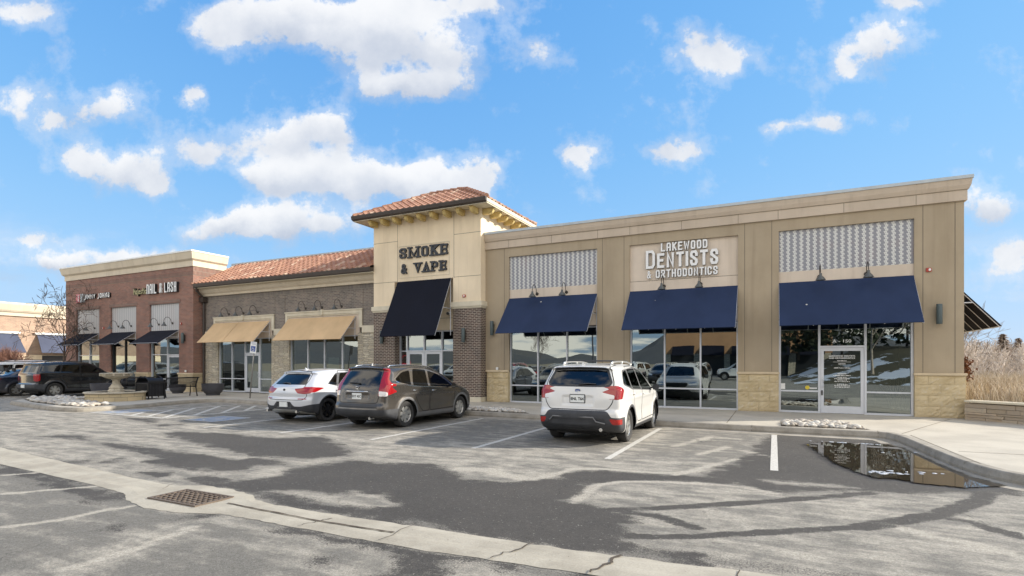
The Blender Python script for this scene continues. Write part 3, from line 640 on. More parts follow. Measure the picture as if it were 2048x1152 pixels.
plain('ice', (.55, .58, .62), .35, 0, .2, 20)
ic = MB(); r = random.Random(9)
for cx, cy, sx, sy, n in ((1.5, 9.95, .20, .16, 26), (1.45, 13.3, .6, .03, 22), (2.1, 10.2, .3, .3, 5), (1.9, 12.4, .4, .5, 5)):
    for _ in range(n):
        x, y, s_ = r.gauss(cx, sx*.6), r.gauss(cy, sy*.6), r.uniform(.012, .05)
        k = 6; ph = r.uniform(0, 6)
        ic.hull([(x+s_*math.cos(ph+j*1.05)*r.uniform(.6, 1.5), y+s_*.5*math.sin(ph+j*1.05), .0145) for j in range(k)], [(x+s_*.6*math.cos(ph+j*1.05), y+s_*.3*math.sin(ph+j*1.05), .022) for j in range(k)])
tag(ic.build('ice', 'ice'), kind='stuff')
# ---------------- building helpers ----------------
def wall_cells(mb, y0, y1, xs, zs, holes, m=0):
    """wall slab with openings, cut into a few boxes per column between openings"""
    X = sorted(set([xs[0], xs[1]] + [h[0] for h in holes] + [h[1] for h in holes]))
    for a, b in zip(X, X[1:]):
        cx = (a + b) / 2; hs = sorted([(h[2], h[3]) for h in holes if h[0] < cx < h[1]])
        z = zs[0]
        for h0, h1 in hs:
            if h0 > z: mb.box(a, b, y0, y1, z, h0, m)
            z = h1
        if z < zs[1]: mb.box(a, b, y0, y1, z, zs[1], m)
def cornice(mb, prof, xa, xb, yf, yb_l=None, yb_r=None):
    """prof: closed (proud, z) outline; swept along the front and optional returns, mitred"""
    n = len(prof); rings = []
    if yb_l is not None: rings.append([(xa - p, yb_l, z) for p, z in prof])
    rings.append([(xa - (p if yb_l is not None else 0), yf - p, z) for p, z in prof])
    rings.append([(xb + (p if yb_r is not None else 0), yf - p, z) for p, z in prof])
    if yb_r is not None: rings.append([(xb + p, yb_r, z) for p, z in prof])
    o = len(mb.v); mb.v += [q for r in rings for q in r]; fs = []
    for i in range(len(rings) - 1):
        for k in range(n): fs.append((o+i*n+k, o+i*n+(k+1) % n, o+(i+1)*n+(k+1) % n, o+(i+1)*n+k))
    fs.append(tuple(o+k for k in range(n))); fs.append(tuple(o+(len(rings)-1)*n+k for k in range(n))[::-1])
    mb.f += fs; mb.mi += [0] * len(fs)
def storefront(parent, y, x0, x1, z0, z1, mull, rails, door=None, doortop=2.12, frame='white_frame', w=.05, handle='right', dbl=False, skip=()):
    """window part (frame) > pane ; door part > pane, handle.  rails: {bay index: [z, ...]}"""
    f = MB(); X = [x0] + list(mull) + [x1]; fy0, fy1 = y - .05, y + .06; h = w / 2
    doors = [] if door is None else (door if isinstance(door, (list, tuple)) else [door])
    f.box(x0, x0 + w, fy0, fy1, z0, z1); f.box(x1 - w, x1, fy0, fy1, z0, z1)
    for q in mull: f.box(q - h, q + h, fy0, fy1, z0, z1 - w)
    f.box(x0 + w, x1 - w, fy0, fy1, z1 - w, z1)
    for i in range(len(X) - 1):
        a = X[i] + (w if i == 0 else h); b = X[i+1] - (w if i == len(X) - 2 else h)
        if i in doors: f.box(a, b, fy0, fy1, doortop, doortop + .06); continue
        f.box(a, b, fy0, fy1, z0, z0 + .055)
        for r in rails.get(i, []): f.box(a, b, fy0, fy1, r - .022, r + .022)
    wn = f.build('window', frame, parent)
    g = MB()
    for i in range(len(X) - 1):
        if i in skip: continue
        a, b = X[i] + .01, X[i+1] - .01
        g.add([(a, y + .012, (doortop + .03) if i in doors else z0 + .02), (b, y + .012, (doortop + .03) if i in doors else z0 + .02), (b, y + .012, z1 - .02), (a, y + .012, z1 - .02)], [(0, 1, 2, 3)])
    g.build('pane', 'shop_glass', wn, fix=False)
    for i in doors:
        a = X[i] + (w if i == 0 else h) + .006; b = X[i+1] - (w if i == len(X) - 2 else h) - .006; z = z0 + .01
        dd = MB(); s = .085
        dd.box(a, a + s, y - .035, y + .02, z, doortop - .008); dd.box(b - s, b, y - .035, y + .02, z, doortop - .008)
        dd.box(a + s, b - s, y - .034, y + .019, z, z + .22); dd.box(a + s, b - s, y - .034, y + .019, doortop - .10, doortop - .008)
        dr = dd.build('door', frame, parent)
        gg = MB(); gg.add([(a + s, y, z + .2), (b - s, y, z + .2), (b - s, y, doortop - .09), (a + s, y, doortop - .09)], [(0, 1, 2, 3)]); gg.build('pane', 'shop_glass', dr, fix=False)
        hx = b - .045 if (handle == 'right') ^ (dbl and i == doors[-1]) else a + .045
        s_ = -1 if hx > (a + b) / 2 else 1
        hh = MB(); hh.tube([(hx, y - .035, .95), (hx, y - .085, .95), (hx + s_*.03, y - .095, .98), (hx + s_*.03, y - .095, 1.18), (hx, y - .085, 1.21), (hx, y - .035, 1.21)], .012, 6)
        hh.build('handle', 'white_frame', dr, smooth=True)
    return wn
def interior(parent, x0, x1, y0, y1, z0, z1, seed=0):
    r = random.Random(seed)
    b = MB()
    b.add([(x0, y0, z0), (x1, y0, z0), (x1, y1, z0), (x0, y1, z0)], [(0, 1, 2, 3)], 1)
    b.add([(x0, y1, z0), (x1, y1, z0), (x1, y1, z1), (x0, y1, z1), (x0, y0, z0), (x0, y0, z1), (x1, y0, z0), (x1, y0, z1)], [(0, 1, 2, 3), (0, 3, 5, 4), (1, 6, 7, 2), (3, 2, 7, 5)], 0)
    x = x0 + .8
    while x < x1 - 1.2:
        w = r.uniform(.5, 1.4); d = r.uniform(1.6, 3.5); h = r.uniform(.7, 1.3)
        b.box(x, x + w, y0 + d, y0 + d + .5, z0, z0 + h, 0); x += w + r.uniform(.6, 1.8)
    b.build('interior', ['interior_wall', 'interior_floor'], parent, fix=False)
def joints(parent, y, vert=(), horiz=()):
    b = MB()
    for x, z0, z1 in vert: b.box(x - .008, x + .008, y - .0025, y + .01, z0, z1)
    for z, x0, x1 in horiz: b.box(x0, x1, y - .0028, y + .01, z - .008, z + .008)
    b.build('joint', 'joint', parent)
def awning(name_label, x0, x1, yw, zt, yf, zb, fab, frame='white_frame', ribs=4, group=None, seam=None):
    """straight-drop shed awning: fabric on a tube frame, open ends"""
    t = thing('awning', name_label, 'awning', ((x0+x1)/2, yw, zt), group)
    n = Vector((0, zt - zb, -(yf - yw))).normalized() * -1
    n = Vector((0, -(zt - zb), (yw - yf))).normalized() * .012
    c = MB(); N = 14; M_ = 8
    r = random.Random(int(abs(x0) * 10))
    def P(i, j, s):
        u, v = i / N, j / M_
        sag = .012 * math.sin(math.pi * v) * (1 + .5 * math.sin(u * 9))
        return (x0 + (x1 - x0) * u, yw - .02 + (yf - yw + .02) * v + n.y * s + sag * .5, zt + (zb - zt) * v + n.z * s - sag)
    top = [[P(i, j, 1) for i in range(N+1)] for j in range(M_+1)]; bot = [[P(i, j, -1) for i in range(N+1)] for j in range(M_+1)]
    o = 0; vs = [q for rr in top for q in rr] + [q for rr in bot for q in rr]; K = (N+1)*(M_+1); fs = []
    for j in range(M_):
        for i in range(N):
            a = j*(N+1)+i; fs += [(a, a+1, a+N+2, a+N+1), (K+a, K+a+N+1, K+a+N+2, K+a+1)]
        a = j*(N+1); fs += [(a, a+N+1, K+a+N+1, K+a)]; a += N; fs += [(a, K+a, K+a+N+1, a+N+1)]
    for i in range(N): fs += [(i, K+i, K+i+1, i+1)]; a = M_*(N+1)+i; fs += [(a, a+1, K+a+1, K+a)]
    c.add(vs, fs)
    if seam is not None:
        sx = x0 + (x1 - x0) * seam
        c.hull([(sx-.012, yw-.02+n.y*1.3, zt+n.z*1.3), (sx+.012, yw-.02+n.y*1.3, zt+n.z*1.3), (sx+.012, yf+n.y*1.3, zb+n.z*1.3), (sx-.012, yf+n.y*1.3, zb+n.z*1.3)],
               [(sx-.012, yw-.02+n.y*1.7, zt+n.z*1.7), (sx+.012, yw-.02+n.y*1.7, zt+n.z*1.7), (sx+.012, yf+n.y*1.7, zb+n.z*1.7), (sx-.012, yf+n.y*1.7, zb+n.z*1.7)])
    c.build('canopy', fab, t)
    f = MB(); d = -n * 2.2
    for k in range(ribs + 1):
        x = x0 + .02 + (x1 - x0 - .04) * k / ribs
        f.tube([(x, yw - .02 + d.y, zt + d.z), (x, yf + d.y + .01, zb + d.z + .01)], .018, 6)
        if k in (0, ribs): f.tube([(x, yw, zt - (zt-zb)*.52), (x, (yw+yf)/2 + .02, zt - (zt-zb)*.52)], .014, 6); f.tube([(x, yw - .02, zt), (x, yw - .02, zb + .05)], .014, 6)
    f.tube([(x0 + .02, yf + .02, zb + .012), (x1 - .02, yf + .02, zb + .012)], .018, 6)
    f.build('frame', frame, t, smooth=40)
    # light edge binding on the open ends
    e = MB()
    for x in (x0 - .004, x1 + .004): e.hull([(x-.004, yw-.02-n.y, zt-n.z), (x+.004, yw-.02-n.y, zt-n.z), (x+.004, yf-n.y, zb-n.z), (x-.004, yf-n.y, zb-n.z)], [(x-.004, yw-.02-n.y*2.6, zt-n.z*2.6), (x+.004, yw-.02-n.y*2.6, zt-n.z*2.6), (x+.004, yf-n.y*2.6, zb-n.z*2.6), (x-.004, yf-n.y*2.6, zb-n.z*2.6)])
    e.build_split('edge_bar', frame, t)
    return t
# gooseneck lamp, built once, mount plate at the origin on a wall facing -y
GL = None
def lamp_master():
    t = thing('gooseneck_lamp', None, None)
    b = MB(); b.lathe([(0, .0), (.062, 0), (.062, -.02), (.04, -.035), (0, -.04)], axis='y', n=14); loc_part(b, 'mount_plate', 'bronze', t, smooth=40)
    a = MB(); pts = []
    for k in range(13):
        u = k / 12; an = math.pi * (1 - u)
        pts.append((0, -.04 - .22 * (1 - math.cos(math.pi*u)) / 1 * 1.0, .06 + .26 * math.sin(math.pi * u) ** .8 + (.06*(1-u)) - .06))
    pts = [(0, -.02, 0), (0, -.07, .02)] + [(0, -.09 - .19*(1-math.cos(math.pi*k/10)), .08 + .24*math.sin(math.pi*k/10)) for k in range(11)] + [(0, -.47, .02)]
    a.tube(pts, .0125, 7); loc_part(a, 'arm', 'bronze', t, smooth=True)
    s = MB(); s.lathe([(.02, .05), (.035, .04), (.04, -.02), (.06, -.05), (.10, -.095), (.135, -.15), (.14, -.165), (.132, -.163), (.095, -.10), (.05, -.055), (0, -.04)], c=(0, -.47, 0), n=18); loc_part(s, 'lamp_shade', 'shade_grey', t, smooth=35)
    return t
def lamp(x, y, z, label, group, rot=0, sc_=1, mirror=False):
    global GL
    if GL is None: GL = lamp_master(); t = GL
    else: t = copy_tree(GL); clear(t)
    t.location = (x, y, z); t.rotation_euler.z = rot; t.scale = (sc_,)*3
    return tag(t, label, 'wall lamp', group)
SCN = None
def sconce(x, y, z, label, group, h=.56):
    global SCN
    if SCN is None:
        SCN = t = thing('wall_sconce', None, None)
        b = MB(); b.box(-.045, .045, -.06, 0, -.17, .17); loc_part(b, 'bracket', 'bronze', t)
        b = MB(); b.lathe([(0, -.28), (.068, -.28), (.072, -.27), (.072, .27), (.068, .28), (.045, .28), (.045, .22), (0, .22)], c=(0, -.13, 0), n=20); loc_part(b, 'cylinder_shade', 'sconce', t, smooth=35)
    else: t = copy_tree(SCN); clear(t)
    t.location = (x, y, z); return tag(t, label, 'wall light', group)
def strobe(x, y, z, label):
    t = thing('fire_alarm', label, 'fire alarm', (x, y, z), 'fire alarm strobes on the walls')
    b = MB(); b.box(-.065, .065, -.05, 0, -.055, .055); loc_part(b, 'housing', 'red_plastic', t, bevel=.01)
    b = MB(); b.box(-.01, .045, -.075, -.051, -.035, .035); loc_part(b, 'lens', 'white_plastic', t, bevel=.01)

# ---------------- dental office ----------------
G0 = .15
db = thing('dental_office', 'long tan stucco building with pale stone base and three blue awnings', 'building', (-2.9, 19.0, G0))
OP = [(-9.36, -5.79), (-4.60, -1.06), (.13, 3.62)]
w = MB(); wall_cells(w, 19.0, 19.45, (-10.40, 4.75), (1.41, 6.22), [(a, b, 0, 5.85) for a, b in OP])
w.box(4.45, 4.75, 19.45, 38, G0, 6.22); w.box(-10.40, 4.75, 37.7, 38, 0, 6.22)
w.build('wall', 'stucco_tan', db)
w = MB()
for a, b in OP: w.box(a, b, 19.08, 19.30, 4.565, 5.85)
p_ = w
for i, (a, b) in enumerate(OP):
    q = MB(); q.box(a, b, 19.08, 19.32, 4.565, 5.85); q.build('sign_panel' if i == 1 else 'mosaic_panel', 'stucco_beige' if i == 1 else 'mosaic', db)
w = MB()
for a, b in OP: w.box(a, b, 19.06, 19.34, 3.07, 4.56)
w.build_split('band', 'stucco_beige', db)
w = MB()
for a, b in OP: w.box(a, b, 19.055, 19.07, 3.50, 3.53); w.box(a, b, 19.04, 19.35, 3.04, 3.069)
w.build_split('reveal_strip', 'dark_frame', db)
# stone piers
st = MB(); r = random.Random(5)
PX = [(-10.33, -9.36), (-5.79, -4.60), (-1.06, .13), (3.62, 4.78)]
for a, b in PX:
    xa, xb = a + .0, b - .0
    rows_ = [(G0, .455), (.46, .77), (.775, 1.075), (1.08, 1.335)]
    for ri, (z0, z1) in enumerate(rows_):
        cuts = [xa] + ([xa + (xb-xa) * .52] if ri % 2 == 0 else [xa + (xb-xa)*.27, xa + (xb-xa)*.78]) + [xb]
        for c0, c1 in zip(cuts, cuts[1:]):
            # split-faced block: dished front grid
            n = max(3, int((c1-c0)/.07)); mz = 5; y = 18.955 + r.uniform(-.006, .006); g = .006
            fr = [[(c0 + g + (c1-c0-2*g)*i/n, y - (r.uniform(0, .030) if 0 < i < n and 0 < j < mz else 0), z0 + g/2 + (z1-z0-g)*j/mz) for i in range(n+1)] for j in range(mz+1)]
            o = len(st.v); st.v += [q for rr in fr for q in rr]
            st.f += [(o+j*(n+1)+i, o+j*(n+1)+i+1, o+(j+1)*(n+1)+i+1, o+(j+1)*(n+1)+i) for j in range(mz) for i in range(n)]; st.mi += [0]*(n*mz)
    st.box(xa + .003, xb - .003, 18.965, 19.45, G0, 1.34)
m = MT('limestone', (.55, .44, .27), .85)
n = m.noise(1.7, 6, .65); c = mixc(m.t, sstep(m.t, n, .3, .7), (.60, .49, .305, 1), (.46, .36, .205, 1)); c = mixc(m.t, sstep(m.t, m.noise(9, 4), .55, .75), c, (.58, .50, .36, 1))
m.set('Base Color', c); m.bump(m.noise(25, 4), .01, .7)
st.build_split('stone_base', 'limestone', db, fix=False)
cp = MB()
for a, b in PX: cp.box(a - .03, b + (.03 if b > 4 else 0) + (.0 if b > 4 else .02), 18.90, 19.0, 1.335, 1.41)
cp.build_split('base_cap', 'stone_cap', db, bevel=.012)
sp2 = MB(); sp2.box(4.75, 4.80, 19.0, 38, G0, 1.335); sp2.build_split('side_stone_base', 'limestone', db)
PR = [(0, 6.21), (.06, 6.21), (.06, 6.50), (.09, 6.51), (.13, 6.62), (.15, 6.76), (.15, 6.79), (-.25, 6.79), (-.25, 6.21)]
w = MB(); cornice(w, PR, -10.40, 4.75, 19.0, None, 38); w.build('cornice', 'cornice_beige', db)
w = MB(); cornice(w, [(.175, 6.785), (.175, 6.875), (-.27, 6.885), (-.27, 6.795)], -10.38, 4.75, 19.0, None, 38); w.build('coping', 'coping', db)
w = MB(); w.box(-10.3, 4.4, 19.3, 37.7, 6.0, 6.15); w.build('roof', 'interior_wall', db)
jv = [(x, 1.42, 6.20) for x in (-9.56, -5.59, -4.80, -.86, -.07+.0, 3.82, 4.55)]
joints(db, 19.0, jv)
b = MB()
for x in (-9.34, -7.54, -5.75, -4.58, -2.82, -1.05, .11, 1.88, 3.65): b.box(x-.006, x+.006, 18.937, 18.95, 6.212, 6.50); b.hull([(x-.006, 18.937, 6.5), (x+.006, 18.937, 6.5), (x+.006, 18.95, 6.5), (x-.006, 18.95, 6.5)], [(x-.006, 18.846, 6.77), (x+.006, 18.846, 6.77), (x+.006, 18.86, 6.77), (x-.006, 18.86, 6.77)])
b.box(-10.38, 4.81, 18.934, 18.939, 6.495, 6.505); b.build('cornice_joint', 'joint', db)
b = MB(); b.box(-4.6, -1.06, 19.058, 19.079, 4.553, 4.568); b.build('panel_joint', 'joint', db)
storefront(db, 19.14, -9.36, -5.79, G0, 3.05, (-8.17, -6.99), {0: [.82], 1: [.82], 2: [.82]})
storefront(db, 19.14, -4.60, -1.06, G0, 3.05, (-3.41, -2.23), {0: [.82], 1: [.82], 2: [.82]})
storefront(db, 19.14, .13, 3.62, G0, 3.05, (1.25, 2.45), {0: [.82], 2: [.82]}, door=1, doortop=2.16, handle='left', w=.06)
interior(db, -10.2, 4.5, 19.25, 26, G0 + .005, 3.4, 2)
# window lettering, flat on the glass
def text_mesh(txt, size, name, mat, loc, parent=None, depth=0, align='CENTER', sx=1, offset=0, rot=(R_(90), 0, 0)):
    cu = bpy.data.curves.new('t', 'FONT'); cu.body = txt; cu.size = size; cu.extrude = depth; cu.align_x = align; cu.offset = offset; cu.resolution_u = 3
    o = bpy.data.objects.new('t', cu); me = bpy.data.meshes.new_from_object(o); bpy.data.objects.remove(o); bpy.data.curves.remove(cu)
    Mx = Matrix.Translation(loc) @ Matrix.Rotation(rot[2], 4, 'Z') @ Matrix.Rotation(rot[0], 4, 'X') @ Matrix.Scale(sx, 4, (1, 0, 0)); me.transform(Mx); me.name = name
    me.materials.clear(); me.materials.append(MATS[mat]); return link(name, me, parent)
dr = [o for o in db.children if o.name.startswith('door')][-1]; wn3 = [o for o in db.children if o.name.startswith('window')][-1]
text_mesh('A - 150', .13, 'lettering', 'letter_white', (1.85, 19.145, 2.315), wn3, sx=1.25, offset=.002)
for s_, sz, z in (('LAKEWOOD DENTISTS', .062, 1.885), ('AND ORTHODONTICS', .062, 1.82), ('DENTISTS', .04, 1.65), ('SPECIALISTS', .04, 1.35)):
    text_mesh(s_, sz, 'lettering', 'letter_white', (1.85, 19.128, z), dr, sx=1.05, offset=.0014)
# lines too small to read in the photograph: rows of small white dashes
b = MB(); r = random.Random(6)
for z, hw_ in ((1.75, .12), (1.53, .21), (1.30, .22), (1.245, .13), (1.205, .2), (1.165, .12), (1.12, .19), (1.035, .12), (.99, .20), (.945, .19)):
    x = 1.85 - hw_
    while x < 1.85 + hw_: l = r.uniform(.008, .022); b.box(x, x + l, 19.127, 19.128, z, z + r.uniform(.018, .026)); x += l + r.choice((.005, .006, .018))
b.build('small_print', 'letter_white', dr)
b = MB(); b.box(1.62, 2.08, 19.127, 19.128, 1.72, 1.726); b.build('rule_line', 'letter_white', dr)
b = MB(); b.box(.17, .31, 19.14, 19.143, .87, 1.05); b.build('sticker', 'white_plastic', wn3)
plain('yellow', (.65, .50, .04), .5)
b = MB(); b.lathe([(0, 0), (.062, 0), (.062, .002), (0, .002)], c=(.93, 19.143, .93), axis='y', n=16); b.build('round_sticker', 'yellow', wn3)
b = MB(); b.box(.99, 1.19, 19.142, 19.144, .895, .93); b.build('sticker', 'white_plastic', wn3)
b = MB(); b.box(1.30, 1.34, 19.06, 19.095, .70, .86); b.build('lock_box', 'dark_frame', dr, bevel=.01)
LBL = ['plain navy awning over the first dental window, next to the brick pillar', 'navy awning under the white dentists sign', 'navy awning above the glass door marked A - 150']
for i, (a, b) in enumerate(OP): awning(LBL[i], a + .01, b - .01, 19.055, 4.21, 17.8, 2.79, 'fabric_navy', group='navy awnings of the dental office')
DL = ['above the first navy awning, nearer the tower', 'above the first navy awning, farther from the tower', 'below the dentists sign, under its ampersand end', 'below the dentists sign, under its right half', 'above the door awning, on its left half', 'above the door awning, nearer the building corner']
for x, l in zip((-8.18, -6.99, -3.42, -2.22, 1.25, 2.46), DL): lamp(x, 19.06, 4.34, 'grey gooseneck lamp ' + l, 'gooseneck lamps of the dental office')
sconce(4.17, 19.0, 3.07, 'dark green cylinder light at the stucco corner right of the door', 'cylinder wall lights')
sconce(-10.05, 19.0, 3.07, 'dark green cylinder light between the brick pillar and first navy awning', 'cylinder wall lights')
strobe(3.95, 19.0, 4.34, 'red fire alarm strobe on tan stucco right of the door awning')
# side awning, on the wall facing +x
sa = thing('awning', 'black awning seen from below on the sunny end wall', 'awning', (4.75, 22.5, 4.2))
c = MB(); c.hull([(4.78, 20.5, 4.20), (5.98, 20.5, 2.76), (5.98, 25.0, 2.76), (4.78, 25.0, 4.20)], [(4.79, 20.5, 4.225), (6.0, 20.5, 2.785), (6.0, 25.0, 2.785), (4.79, 25.0, 4.225)]); c.build('canopy', 'fabric_black', sa)
f = MB()
for k in range(7):
    y = 20.52 + 4.46 * k / 6; f.tube([(4.79, y, 4.165), (5.95, y, 2.765)], .012, 6)
    if k in (0, 6): f.tube([(4.76, y, 3.5), (5.34, y, 3.5)], .02, 6)
f.tube([(5.96, 20.5, 2.765), (5.96, 25, 2.765)], .02, 6)
f.build('frame', 'white_frame', sa, smooth=40)
w = MB(); w.box(4.752, 5.0, 20.35, 20.5, 2.9, 3.5); w.build('sign_bracket', 'stucco_beige', db)
lamp(4.76, 21.7, 4.35, 'small gooseneck lamp on the end wall above the black awning', None, rot=R_(90))
plain('poster_green', (.50, .58, .52), .6)
# ---------------- roof tiles ----------------
def tiles(mb, o, u, v, wid, hgt, l0, l1, thick=.05, pitch=.30, course=.33):
    """barrel tiles on the plane o + u*a + v*b ; at slope height b the field spans a in [l0*b, wid - l1*b]"""
    o, u, v = Vector(o), Vector(u).normalized(), Vector(v).normalized(); n = u.cross(v).normalized()
    if n.z < 0: n = -n
    nu = int(wid / .05); nc = int(math.ceil(hgt / course))
    for c in range(nc):
        b0 = c * course; b1 = min(b0 + course * 1.02, hgt)
        if b1 - b0 < .03: continue
        rows_ = []
        for b, lift in ((b0 - .0, .0), (b0, .045), (b1, .012)):
            row = []
            for i in range(nu + 1):
                a = min(max(wid * i / nu, l0 * b), wid - l1 * b)
                ph = (wid * i / nu) / pitch * 2 * math.pi
                s = math.sin(ph); hgtv = .048 * (abs(s) ** .6 if s > 0 else -.35 * abs(s) ** .8)
                row.append(o + u * a + v * b + n * (hgtv * (0 if lift == 0 and False else 1) + lift + thick * .3 + (0 if lift else -.012)))
            rows_.append(row)
        k = len(mb.v); mb.v += [tuple(q) for rr in rows_ for q in rr]; W_ = nu + 1
        for j in range(2):
            for i in range(nu):
                q = [rows_[j][i], rows_[j][i+1]]
                if (rows_[2][i] - rows_[2][i+1]).length < 1e-4 and (q[0]-q[1]).length < 1e-4: continue
                mb.f.append((k+j*W_+i, k+j*W_+i+1, k+(j+1)*W_+i+1, k+(j+1)*W_+i)); mb.mi.append(0)
# ---------------- tower ----------------
tw = thing('entrance_tower', 'cream stucco tower with brick piers, wooden brackets and tiled hip roof', 'building', (-13.08, 18.6, G0))
TX0, TX1, TY0, TY1 = -15.75, -10.40, 18.6, 22.1
w = MB()
for a, b in ((TX0, -14.62), (-11.68, TX1)): w.box(a, b, TY0, 19.6, .34, 3.88)
w.build_split('brick_pier', 'brick_dark', tw)
w = MB()
for a, b in ((TX0, -14.62), (-11.68, TX1)): w.box(a - .0, b + .0, TY0 - .015, 19.6, G0, .34)
w.build_split('plinth', 'cap_cream', tw)
w = MB()
for a, b in ((TX0, -14.62), (-11.68, TX1)):
    w.hull([(a-.03, TY0-.03, 3.88), (b+.03, TY0-.03, 3.88), (b+.03, 19.6, 3.88), (a-.03, 19.6, 3.88)], [(a-.05, TY0-.05, 3.95), (b+.05, TY0-.05, 3.95), (b+.05, 19.6, 3.95), (a-.05, 19.6, 3.95)])
    w.box(a-.075, b+.075, TY0-.075, 19.6, 3.951, 4.14)
w.build_split('pier_cap', 'cap_cream', tw)
w = MB(); wall_cells(w, TY0, 19.0, (TX0, TX1), (4.141, 7.80), [(-14.62, -11.68, 4.0, 5.14)])
w.box(TX0, TX0+.3, 19.0, TY1, 4.141, 7.80); w.box(TX1-.3, TX1, 19.0, TY1, 4.141, 7.80); w.box(TX0+.3, TX1-.3, TY1-.3, TY1, 4.141, 7.80)
w.build('wall', 'stucco_cream', tw)
w = MB(); w.box(-14.62, -11.68, 18.90, 19.2, 3.06, 5.14); w.build_split('recessed_wall', 'stucco_cream', tw)
joints(tw, TY0, [(-14.46, 5.15, 7.78), (-11.64, 5.15, 7.78)], [(5.16, TX0, -14.46), (5.16, -11.64, TX1), (6.88, TX0, -14.46), (6.88, -11.64, TX1)])
joints(tw, 18.90, [], [(3.55, -14.6, -11.7)])
b = MB()
for q in ((-14.40, -11.85, 6.62, 6.645), (-14.40, -11.85, 5.29, 5.305), (-14.40, -14.38, 5.305, 6.62), (-11.87, -11.85, 5.305, 6.62)): b.box(q[0], q[1], TY0 - .015, TY0 + .01, q[2], q[3])
b.build_split('sign_border', 'cap_cream', tw)
storefront(tw, 18.99, -14.62, -11.68, G0, 3.05, (-14.22, -13.34, -12.45), {0: [.82, 2.2], 3: [.82, 2.2]}, door=[1, 2], doortop=2.17, handle='right', dbl=True)
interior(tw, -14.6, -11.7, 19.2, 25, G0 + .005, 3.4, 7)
# soffit, fascia, gutter
EX0, EX1, EY0, EY1, EZ = TX0 - .60, TX1 + .60, TY0 - .62, TY1 + .62, 7.80
w = MB(); w.box(EX0 + .03, EX1 - .03, EY0 + .03, EY1 - .03, EZ, EZ + .04); w.build('soffit', 'soffit', tw)
w = MB(); w.box(EX0, EX1, EY0, EY0 + .03, EZ - .02, EZ + .15); w.box(EX0, EX0 + .03, EY0 + .03, EY1, EZ - .02, EZ + .15); w.box(EX1 - .03, EX1, EY0 + .03, EY1, EZ - .02, EZ + .15); w.build('fascia', 'cap_cream', tw)
w = MB(); w.prism([(EY0 - .005, EZ), (EY0 - .10, EZ + .05), (EY0 - .13, EZ + .17), (EY0 - .13, EZ + .19), (EY0 - .005, EZ + .19)], 'x', EX0 - .02, EX1 + .02); w.build('gutter', 'gutter', tw)
w = MB(); w.box(EX1 + .001, EX1 + .025, EY0 - .02, EY1, EZ + .03, EZ + .16); w.build('rake_trim', 'cap_cream', tw)
for k in range(9):
    x = TX0 + .17 + (TX1 - TX0 - .34) * k / 8; w = MB(); w.prism([(TY0, EZ - .002), (TY0 - .48, EZ - .002), (TY0 - .50, EZ - .06), (TY0 - .42, EZ - .19), (TY0 - .34, EZ - .23), (TY0, EZ - .23)], 'x', x - .085, x + .085)
    w.build('bracket', 'beam_wood', tw, bevel=.015)
for k in range(6):
    y = TY0 + .2 + (TY1 - TY0 - .4) * k / 5; w = MB(); w.prism([(TX1, EZ - .002), (TX1 + .48, EZ - .002), (TX1 + .50, EZ - .06), (TX1 + .42, EZ - .19), (TX1 + .34, EZ - .23), (TX1, EZ - .23)], 'y', y - .085, y + .085)
    w.build('bracket', 'beam_wood', tw, bevel=.015)
rz = EZ + .17; hw = (EY1 - EY0) / 2; rise = hw * .55; sl = math.hypot(hw, rise); k_ = hw / sl; LX = EX1 - EX0
w = MB()
w.hull([(EX0, EY0, rz - .02), (EX1, EY0, rz - .02), (EX1, EY1, rz - .02), (EX0, EY1, rz - .02)], [(EX0 + hw, EY0 + hw - .01, rz + rise - .02), (EX1 - hw, EY0 + hw - .01, rz + rise - .02), (EX1 - hw, EY0 + hw + .01, rz + rise - .02), (EX0 + hw, EY0 + hw + .01, rz + rise - .02)])
w.build('roof_deck', 'gutter', tw)
w = MB()
tiles(w, (EX0 - .02, EY0 - .05, rz - .02), (1, 0, 0), (0, hw, rise), LX + .04, sl, k_, k_)
tiles(w, (EX1 + .02, EY0, rz - .02), (0, 1, 0), (-hw, 0, rise), EY1 - EY0, sl, k_, k_)
tiles(w, (EX0 - .02, EY1, rz - .02), (0, -1, 0), (hw, 0, rise), EY1 - EY0, sl, k_, k_)
tiles(w, (EX1, EY1 + .05, rz - .02), (-1, 0, 0), (0, -hw, rise), LX, sl, k_, k_)
# ridge and hip caps as overlapping half barrels
def caps(a, b, n):
    a, b = Vector(a), Vector(b)
    for k in range(n):
        p_, q_ = a + (b - a) * k / n, a + (b - a) * ((k + 1.12) / n); w.tube([p_ + Vector((0, 0, .035)), q_ + Vector((0, 0, .0))], [.10, .085], 8)
top = rz + rise + .03
for c_ in ((EX0, EY0, EX0 + hw), (EX1, EY0, EX1 - hw), (EX1, EY1, EX1 - hw), (EX0, EY1, EX0 + hw)): caps((c_[0], c_[1], rz + .03), (c_[2], EY0 + hw, top), 8)
caps((EX0 + hw, EY0 + hw, top), (EX1 - hw, EY0 + hw, top), 5)
w.build('roof_tiles', 'roof_tile', tw, smooth=40, fix=False)
awning('tall steep black awning on the cream tower', -14.44, -11.77, 18.60, 5.13, 17.4, 2.76, 'fabric_black', ribs=3)
sconce(-11.13, 18.6, 2.80, 'dark green cylinder light on the brick pier right of the black awning', 'cylinder wall lights')
sconce(-15.22, 18.6, 2.80, 'dark cylinder light on the brick pier half behind the black awning', 'cylinder wall lights')
strobe(-11.15, 18.6, 4.37, 'fire alarm strobe on cream stucco of the tower')
b = MB(); b.box(-12.07, -11.98, 18.80, 18.90, 3.68, 3.80); cam_ = thing('security_light', 'small floodlight on the recessed wall behind the black awning', 'floodlight', (-12.03, 18.9, 3.74)); b.build('housing', 'white_plastic', cam_, bevel=.012)
